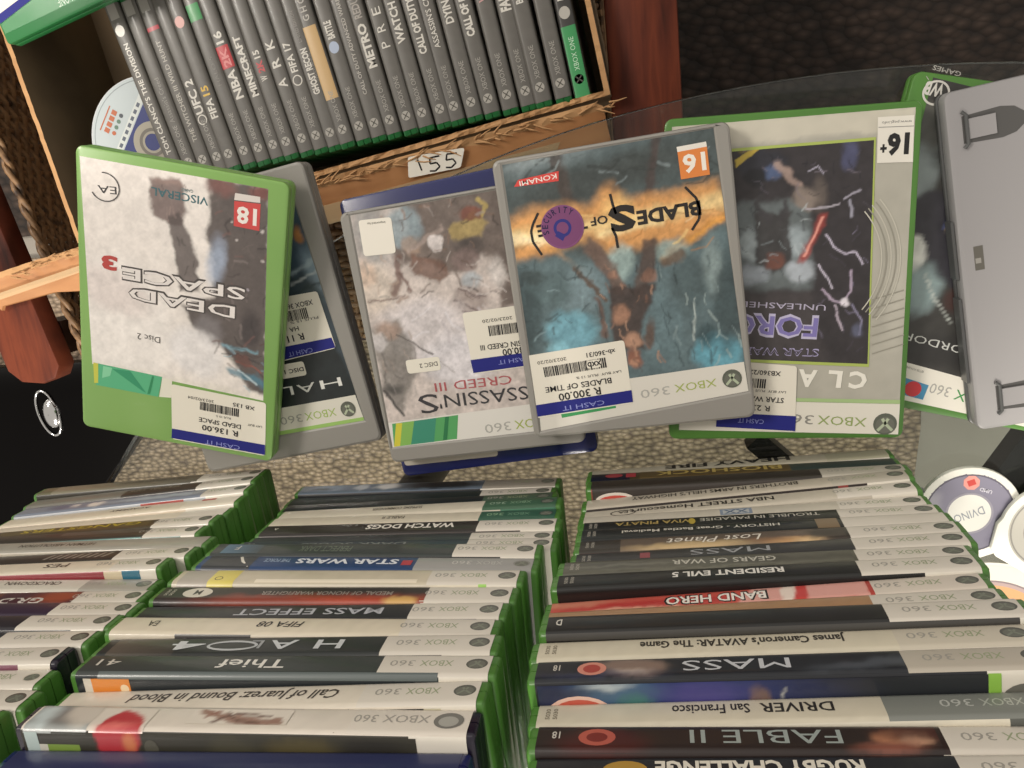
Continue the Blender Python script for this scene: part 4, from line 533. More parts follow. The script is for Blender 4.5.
    ('sheet', [(-65.6, -74.8), (65.6, -75.3), (60.8, 83.7), (-60.7, 84.2)], 0.75, '#cdc2bc', [('e', -48.8, 69.7, 12.2, 20.4, 0.0, '#8c8f90', 5.43, 0.7), ('e', -56.6, 34.6, 18.1, 16.7, 0.0, '#d8cbbe', 5.58, 0.8), ('e', -59.2, 45.0, 6.9, 8.2, 0.0, '#cdb09a', 4.12, 0.6), ('p', [(-26.8, 88.5), (65.5, 85.3), (58.5, 11.0), (26.5, 9.1), (31.9, 39.6), (19.8, 45.9), (1.1, 35.8), (-17.0, 47.1), (-37.0, 50.2), (-39.4, 61.7), (-23.5, 65.7)], '#63564f', 2.63, 0.9), ('e', -26.5, 70.6, 12.0, 13.4, 0.0, '#8fa0a8', 2.67, 0.85), ('e', -23.6, 58.6, 6.7, 6.7, 0.0, '#a8907f', 2.01, 0.7), ('l', [(-27.0, 55.2), (-14.2, 61.0), (-2.9, 66.8)], 3.34, '#a89891', 1.34, 0.8), ('p', [(2.3, 66.0), (20.9, 73.1), (28.6, 65.5), (22.0, 57.7), (2.1, 58.4)], '#b19b62', 1.62, 0.85), ('e', 18.1, 72.3, 7.7, 4.5, -0.2, '#7d4a3c', 1.28, 0.85), ('l', [(24.7, 79.9), (29.1, 75.4), (25.6, 70.4)], 2.6, '#c9b26a', 0.97, 0.8), ('e', -8.0, 58.0, 4.6, 5.3, -0.3, '#e0d8d6', 0.99, 0.9), ('e', 14.5, 53.2, 9.1, 5.2, -0.2, '#3e3836', 3.24, 0.8), ('p', [(-24.9, 52.3), (-3.8, 45.1), (-2.2, 36.3), (-9.8, 32.2), (-22.2, 38.7), (-28.7, 47.0)], '#75574a', 1.7, 0.85), ('l', [(-35.8, 52.7), (-36.1, 38.2), (-41.3, 30.3)], 4.75, '#6a4c44', 1.7, 0.8), ('l', [(-34.1, 41.2), (-29.7, 29.2)], 2.03, '#6a4c44', 1.02, 0.8), ('l', [(-61.1, 27.1), (-44.3, 26.0), (-34.0, 28.6)], 1.39, '#6b5550', 1.05, 0.8), ('e', 10.1, 44.2, 9.2, 7.9, 0.0, '#7c6a66', 2.63, 0.8), ('e', 10.4, 31.2, 6.6, 5.3, 0.0, '#aab3ba', 1.97, 0.8), ('e', 8.0, 18.4, 11.8, 9.2, 0.0, '#a89a95', 2.63, 0.85), ('l', [(-1.9, 19.8), (13.1, 9.7)], 1.33, '#6a5a58', 0.67, 0.7), ('l', [(1.3, 26.0), (18.1, 18.2)], 1.34, '#6a5a58', 0.67, 0.7), ('e', 29.5, 33.5, 5.2, 9.1, 0.0, '#ddd6d2', 2.59, 0.85), ('e', -26.0, 3.1, 30.9, 20.6, 0.0, '#d6d0d2', 6.86, 0.8), ('e', -6.2, -20.1, 27.4, 17.1, 0.0, '#dcd8dc', 5.49, 0.9), ('p', [(-63.8, 8.4), (-42.7, 13.6), (-36.9, -5.6), (-36.5, -24.4), (-47.2, -41.4), (-53.5, -50.7), (-63.0, -37.3), (-63.4, -16.0)], '#85807b', 2.44, 0.9), ('e', -51.3, 6.7, 8.4, 5.6, 0.0, '#b99a88', 2.79, 0.6), ('e', -60.0, -0.4, 6.3, 6.3, 0.0, '#c9c4c4', 2.09, 0.8), ('l', [(-46.4, 3.2), (-24.4, -13.5)], 1.04, '#5a5452', 0.56, 0.9), ('l', [(-63.3, -35.1), (-52.7, -53.7)], 2.15, '#4f4b4a', 0.57, 0.95), ('e', -57.3, -34.5, 8.5, 3.5, -0.2, '#4a4846', 2.12, 0.8), ('l', [(-20.0, -19.7), (-11.1, -27.8)], 0.82, '#a09a98', 0.55, 0.7), ('l', [(-8.7, 84.7), (-6.2, 85.9), (-5.3, 87.7)], 1.1, '#a9a09c', 0.71, 0.6), ('l', [(27.1, 70.5), (30.1, 69.3), (32.3, 69.6)], 0.77, '#8a6f5f', 0.83, 0.6), ('l', [(-31.6, 50.4), (-30.7, 53.6), (-31.4, 55.7)], 1.02, '#a9a09c', 0.41, 0.6), ('l', [(10.1, 41.7), (13.0, 41.1), (15.1, 40.9)], 0.79, '#c9bfba', 0.79, 0.6), ('l', [(-27.9, 74.7), (-27.5, 71.3), (-28.3, 69.1)], 0.87, '#5b4840', 0.67, 0.6), ('l', [(4.3, 78.5), (6.9, 82.8), (6.2, 86.1)], 0.71, '#a9a09c', 0.58, 0.6), ('l', [(12.7, 39.2), (10.6, 43.2), (7.4, 44.4)], 1.64, '#5b4840', 0.46, 0.6), ('l', [(-9.0, 39.2), (-6.3, 42.7), (-3.4, 43.6)], 0.8, '#3f3530', 0.73, 0.6), ('l', [(-12.4, 51.6), (-14.6, 49.8), (-16.6, 49.8)], 1.0, '#3f3530', 0.33, 0.6), ('l', [(13.7, 25.0), (8.7, 24.4), (5.9, 26.3)], 0.73, '#a9a09c', 0.53, 0.6), ('l', [(-22.4, 48.2), (-26.8, 44.6), (-30.5, 43.1)], 0.8, '#c9bfba', 0.47, 0.6), ('l', [(5.6, 80.0), (10.4, 82.9), (13.1, 85.7)], 0.71, '#3f3530', 0.58, 0.6), ('l', [(-9.1, 35.1), (-13.5, 35.7), (-16.7, 35.8)], 0.93, '#8a6f5f', 0.4, 0.6), ('l', [(-30.4, 43.2), (-26.1, 39.3), (-23.7, 36.1)], 1.29, '#c9bfba', 0.47, 0.6), ('l', [(44.3, 74.5), (49.0, 72.8), (52.4, 72.1)], 1.66, '#5b4840', 0.45, 0.6), ('l', [(0.5, 56.0), (0.5, 59.8), (1.1, 62.4)], 1.12, '#8a6f5f', 0.59, 0.6), ('l', [(-25.5, 76.9), (-25.1, 79.8), (-25.7, 81.8)], 1.58, '#8a6f5f', 0.53, 0.6), ('l', [(34.7, 62.9), (32.1, 66.1), (32.3, 69.0)], 1.34, '#3f3530', 0.57, 0.6), ('l', [(-20.5, 79.1), (-25.2, 76.1), (-29.2, 76.3)], 1.05, '#5b4840', 0.72, 0.6), ('l', [(10.9, 31.4), (15.3, 29.9), (17.9, 28.0)], 0.99, '#5b4840', 0.85, 0.6), ('l', [(-32.9, 26.5), (-37.8, 26.1), (-40.4, 23.7)], 1.65, '#8a6f5f', 0.76, 0.6), ('l', [(-16.8, 32.5), (-20.9, 29.6), (-23.6, 27.4)], 1.2, '#5b4840', 0.8, 0.6), ('l', [(-8.7, 91.5), (-11.0, 90.9), (-12.6, 91.3)], 0.79, '#5b4840', 0.79, 0.6), ('l', [(3.4, 27.8), (2.8, 32.5), (1.5, 35.5)], 1.6, '#5b4840', 0.8, 0.6), ('l', [(6.0, 83.9), (6.4, 81.3), (6.6, 79.5)], 0.91, '#8a6f5f', 0.32, 0.6), ('l', [(-31.1, 33.0), (-34.4, 31.6), (-36.5, 30.1)], 0.81, '#c9bfba', 0.61, 0.6), ('l', [(-23.2, 24.7), (-18.6, 27.3), (-15.0, 27.2)], 1.15, '#3f3530', 0.41, 0.6), ('l', [(8.4, 26.6), (12.2, 25.7), (14.0, 23.8)], 1.51, '#3f3530', 0.66, 0.6), ('l', [(34.3, 40.4), (30.5, 39.3), (28.6, 37.2)], 1.23, '#a9a09c', 0.78, 0.6), ('l', [(-13.7, 82.3), (-10.1, 81.8), (-7.7, 81.4)], 1.65, '#8a6f5f', 0.33, 0.6), ('l', [(-9.4, 53.8), (-4.4, 53.4), (-1.0, 53.2)], 0.8, '#8a6f5f', 0.53, 0.6), ('l', [(-6.4, 75.5), (-7.7, 80.5), (-11.0, 82.2)], 0.72, '#a9a09c', 0.59, 0.6), ('l', [(30.3, 30.7), (35.0, 27.7), (38.3, 25.5)], 1.12, '#c9bfba', 0.59, 0.6), ('l', [(-25.0, 40.0), (-21.2, 42.9), (-20.2, 46.0)], 0.8, '#8a6f5f', 0.67, 0.6), ('l', [(16.2, 67.9), (13.2, 67.3), (11.2, 67.8)], 1.36, '#3f3530', 0.39, 0.6), ('l', [(9.9, 25.0), (12.2, 27.9), (12.7, 30.4)], 1.57, '#c9bfba', 0.33, 0.6), ('l', [(32.6, 27.0), (30.1, 22.5), (26.7, 21.2)], 0.84, '#c9bfba', 0.84, 0.6), ('l', [(9.8, 18.6), (5.3, 21.9), (4.8, 25.8)], 0.87, '#5b4840', 0.67, 0.6), ('l', [(20.7, 43.9), (18.5, 41.3), (16.2, 40.8)], 1.12, '#c9bfba', 0.46, 0.6), ('l', [(7.7, 73.8), (11.6, 76.7), (14.5, 78.5)], 1.23, '#5b4840', 0.78, 0.6), ('l', [(-1.1, 62.6), (-3.0, 59.9), (-4.1, 57.9)], 0.72, '#8a6f5f', 0.79, 0.6), ('l', [(1.0, 51.0), (-1.4, 48.0), (-2.6, 45.7)], 0.72, '#c9bfba', 0.39, 0.6), ('l', [(32.4, 15.7), (28.1, 14.1), (25.6, 12.2)], 0.78, '#a9a09c', 0.58, 0.6), ('l', [(15.0, 54.7), (16.8, 52.9), (16.9, 51.2)], 0.72, '#8a6f5f', 0.85, 0.6), ('l', [(-23.6, 38.4), (-22.6, 34.2), (-24.1, 31.5)], 0.94, '#c9bfba', 0.47, 0.6), ('l', [(26.3, 71.8), (23.7, 71.4), (22.1, 70.5)], 1.53, '#a9a09c', 0.64, 0.6), ('l', [(15.9, 13.9), (19.6, 10.5), (21.1, 7.3)], 1.0, '#d9d2d0', 0.8, 0.6), ('l', [(22.0, 21.8), (24.6, 21.8), (26.4, 22.1)], 0.99, '#6a5a5a', 0.59, 0.6), ('l', [(16.8, 26.7), (19.8, 26.2), (21.1, 24.7)], 0.92, '#d9d2d0', 0.72, 0.6), ('l', [(-0.0, 18.4), (2.4, 17.5), (3.0, 15.9)], 0.4, '#d9d2d0', 0.87, 0.6), ('l', [(4.3, 25.9), (6.9, 25.1), (8.2, 23.7)], 0.8, '#d9d2d0', 0.87, 0.6), ('l', [(17.2, 9.7), (19.2, 7.4), (20.9, 6.2)], 0.53, '#d9d2d0', 0.47, 0.6), ('l', [(7.0, 13.8), (10.5, 11.8), (12.3, 9.7)], 0.47, '#6a5a5a', 0.8, 0.6), ('l', [(13.1, 21.9), (17.1, 20.1), (20.0, 21.0)], 1.05, '#d9d2d0', 0.85, 0.6), ('l', [(9.2, 20.9), (12.2, 19.3), (14.5, 18.6)], 0.93, '#6a5a5a', 0.33, 0.6), ('l', [(2.1, 12.1), (6.7, 11.4), (8.7, 9.1)], 1.0, '#6a5a5a', 0.6, 0.6), ('l', [(25.4, 21.2), (29.0, 19.7), (30.8, 17.6)], 0.66, '#6a5a5a', 0.33, 0.6), ('l', [(27.5, 23.7), (31.3, 22.6), (32.9, 20.4)], 0.65, '#d9d2d0', 0.45, 0.6), ('l', [(-42.4, 35.9), (-39.3, 35.7), (-37.7, 37.1)], 1.37, '#b9a596', 0.89, 0.6), ('l', [(-38.1, 63.4), (-41.7, 64.4), (-44.3, 64.0)], 1.56, '#e0d9d2', 0.61, 0.6), ('l', [(-58.3, 52.9), (-57.7, 48.6), (-58.3, 45.6)], 1.31, '#9a948e', 0.82, 0.6), ('l', [(-46.2, 77.1), (-48.6, 73.2), (-50.0, 70.3)], 0.75, '#9a948e', 0.75, 0.6), ('l', [(-33.9, 74.9), (-38.5, 77.0), (-40.3, 79.8)], 1.61, '#b9a596', 0.8, 0.6), ('l', [(-35.7, 52.2), (-33.7, 48.5), (-33.7, 45.5)], 1.7, '#9a948e', 0.68, 0.6), ('l', [(-52.6, 59.5), (-50.5, 61.1), (-49.2, 62.3)], 1.37, '#9a948e', 0.41, 0.6), ('l', [(-39.9, 64.1), (-40.4, 67.5), (-42.2, 69.3)], 0.87, '#e0d9d2', 0.6, 0.6), ('l', [(-51.0, 73.7), (-49.2, 70.4), (-48.8, 67.8)], 1.29, '#b9a596', 0.54, 0.6), ('l', [(-45.1, 75.1), (-47.4, 75.5), (-49.1, 75.5)], 1.43, '#b9a596', 0.41, 0.6), ('l', [(-51.7, 38.2), (-54.8, 40.9), (-55.4, 43.6)], 1.17, '#b9a596', 0.76, 0.6), ('l', [(-45.7, 56.2), (-45.4, 52.8), (-43.8, 51.2)], 1.43, '#b9a596', 0.61, 0.6), ('l', [(-46.0, 28.3), (-49.8, 29.3), (-52.6, 29.0)], 1.51, '#9a948e', 0.48, 0.6), ('l', [(-52.9, 31.5), (-52.1, 34.8), (-50.2, 36.5)], 1.31, '#b9a596', 0.69, 0.6), ('l', [(-50.5, 5.1), (-50.5, 2.2), (-50.6, 0.0)], 0.98, '#5f5a57', 0.84, 0.6), ('l', [(-53.1, 9.0), (-52.3, 5.6), (-51.8, 3.1)], 0.69, '#a99a90', 0.41, 0.6), ('l', [(-59.3, -20.2), (-60.7, -25.2), (-61.2, -28.9)], 1.55, '#5f5a57', 0.64, 0.6), ('l', [(-59.6, -8.5), (-59.0, -13.5), (-58.9, -17.0)], 1.27, '#5f5a57', 0.71, 0.6), ('l', [(-43.2, -8.1), (-42.9, -11.0), (-41.3, -12.3)], 0.84, '#a99a90', 0.63, 0.6), ('l', [(-40.0, -13.7), (-41.1, -17.8), (-40.7, -20.8)], 0.77, '#5f5a57', 0.42, 0.6), ('l', [(-55.3, -13.3), (-53.7, -17.6), (-53.3, -20.7)], 0.71, '#a99a90', 0.56, 0.6), ('l', [(-37.1, 3.2), (-36.6, 0.4), (-36.8, -1.5)], 1.31, '#a99a90', 0.76, 0.6), ('l', [(-37.3, -7.1), (-35.8, -11.5), (-36.3, -14.8)], 0.69, '#5f5a57', 0.89, 0.6), ('l', [(-51.8, -23.2), (-48.4, -27.7), (-47.0, -31.3)], 1.55, '#9a9490', 0.49, 0.6), ('l', [(-54.6, -23.1), (-51.7, -26.7), (-48.6, -27.7)], 0.71, '#5f5a57', 0.49, 0.6), ('l', [(-58.6, -26.6), (-56.7, -32.8), (-55.5, -37.1)], 0.79, '#9a9490', 0.64, 0.6), ('l', [(-40.7, -33.4), (-41.5, -37.3), (-41.6, -40.1)], 0.99, '#9a9490', 0.92, 0.6), ('l', [(-56.2, 4.5), (-54.6, 1.3), (-53.4, -0.9)], 1.18, '#9a9490', 0.49, 0.6), ('l', [(-60.6, -14.8), (-60.4, -18.9), (-58.6, -21.0)], 1.41, '#a99a90', 0.71, 0.6), ('l', [(-41.1, -13.0), (-42.4, -19.6), (-44.7, -23.9)], 1.12, '#9a9490', 0.56, 0.6), ('l', [(-28.6, -29.0), (-33.1, -22.7), (-38.5, -21.2)], 1.1, '#c3bcc0', 0.55, 0.6), ('l', [(-35.6, -1.7), (-29.1, 1.9), (-24.1, 1.5)], 1.32, '#e6e2e6', 0.49, 0.6), ('l', [(-33.8, 10.1), (-25.3, 13.8), (-20.0, 17.3)], 0.96, '#e6e2e6', 0.41, 0.6), ('l', [(13.0, -3.0), (10.3, -6.4), (10.4, -9.5)], 1.08, '#c3bcc0', 0.61, 0.6), ('l', [(-2.0, -29.0), (1.6, -31.8), (4.9, -31.7)], 1.99, '#e6e2e6', 0.75, 0.6), ('l', [(-32.4, -22.7), (-25.0, -21.8), (-20.0, -20.6)], 1.53, '#e6e2e6', 0.42, 0.6), ('l', [(12.8, 12.5), (14.3, 5.2), (11.6, 0.5)], 1.8, '#c3bcc0', 0.47, 0.6), ('l', [(-13.5, 6.3), (-10.2, -1.2), (-11.3, -7.0)], 1.89, '#c3bcc0', 0.54, 0.6), ('l', [(19.4, 1.0), (19.4, 4.8), (18.3, 7.3)], 1.13, '#e6e2e6', 0.4, 0.6), ('l', [(-9.8, 12.1), (-6.6, 3.7), (-1.6, -0.4)], 1.76, '#e6e2e6', 0.41, 0.6), ('n', 5, 0.3), ('n', 1.6, 0.22)]),
    ('shape', [(-65.1, -57.3), (65.6, -55.8), (65.6, -75.3), (-65.6, -75.1)], '#e2dfd8', 0.12),
    ('shape', [(-62.4, -58.3), (-14.7, -57.6), (-18.7, -74.3), (-64.5, -74.9)], '#58a564', 0.16),
    ('shape', [(-59.5, -58.3), (-55.1, -58.5), (-60.0, -74.7), (-64.5, -74.9)], '#d3cb45', 0.2),
    ('shape', [(-55.1, -58.5), (-46.3, -58.1), (-51.9, -74.5), (-60.0, -74.7)], '#86b85c', 0.2),
    ('shape', [(-46.3, -58.1), (-30.4, -57.8), (-35.2, -74.6), (-51.9, -74.5)], '#3f8f76', 0.2),
    ('shape', [(-24.0, -57.9), (-21.2, -57.8), (-25.8, -74.2), (-28.7, -74.3)], '#2f7a4c', 0.24),
    ('text', '360', (20.0, -66.3), (1.9, -66.7), 6.52, '#b0aea8', 0, 0.2),
    ('text', 'XBOX', (48.8, -65.9), (22.8, -66.3), 6.41, '#a9b85a', 0, 0.2),
    ('text', "ASSASSIN'", (47.7, -43.7), (-25.9, -42.3), 9.64, '#3c3b3e', 0.0, 0.2),
    ('text', 'S', (-27.0, -40.8), (-40.6, -40.8), 13.89, '#3c3b3e', 0.0, 0.2),
    ('text', 'CREED III', (26.2, -34.7), (-27.1, -33.7), 6.42, '#b05a5e', 0.0, 0.2),
    ('rr', [(-43.9, -15.4), (-20.0, -15.9), (-20.4, -25.2), (-43.8, -24.9)], '#e9e4d6', 0.2),
    ('text', 'DISC 2', (-22.0, -19.0), (-34.7, -19.1), 3.09, '#55524c', 0.01, 0.3),
    ('rr', [(-56.1, 80.3), (-33.7, 78.9), (-35.2, 55.8), (-57.2, 57.0)], '#efeade', 0.25),
    ('text', 'Imported by', (-38.2, 77.0), (-50.4, 77.8), 1.49, '#6a675e', 0, 0.4),
  ],
  'AC_sticker': [
    ('rr', [(1.1, 10.7), (50.5, 10.2), (50.5, -30.4), (1.5, -30.8)], '#e9e4d6', 0.3),
    ('shape', [(0.9, -21.1), (50.7, -21.0), (50.6, -29.7), (1.3, -30.1)], '#25297e', 0.42),
    ('text', '2023/02/20', (33.6, 4.1), (13.5, 4.3), 2.24, '#55524c', 0, 0.5),
    ('bar', (48.1, -0.6), (16.7, -0.2), 6.8, '#2b2a2c'),
    ('text', 'ASSASSIN CREED III', (49.4, -12.8), (9.1, -12.3), 3.61, '#2b2a2c', 0.01, 0.5),
    ('text', 'R 230.00', (46.1, -16.7), (23.2, -16.9), 4.59, '#2b2a2c', 0.015, 0.5),
    ('text', 'CASH IT', (40.9, -23.7), (19.3, -23.9), 3.0, '#8c93cf', 0, 0.5),
  ],
  'BL': [
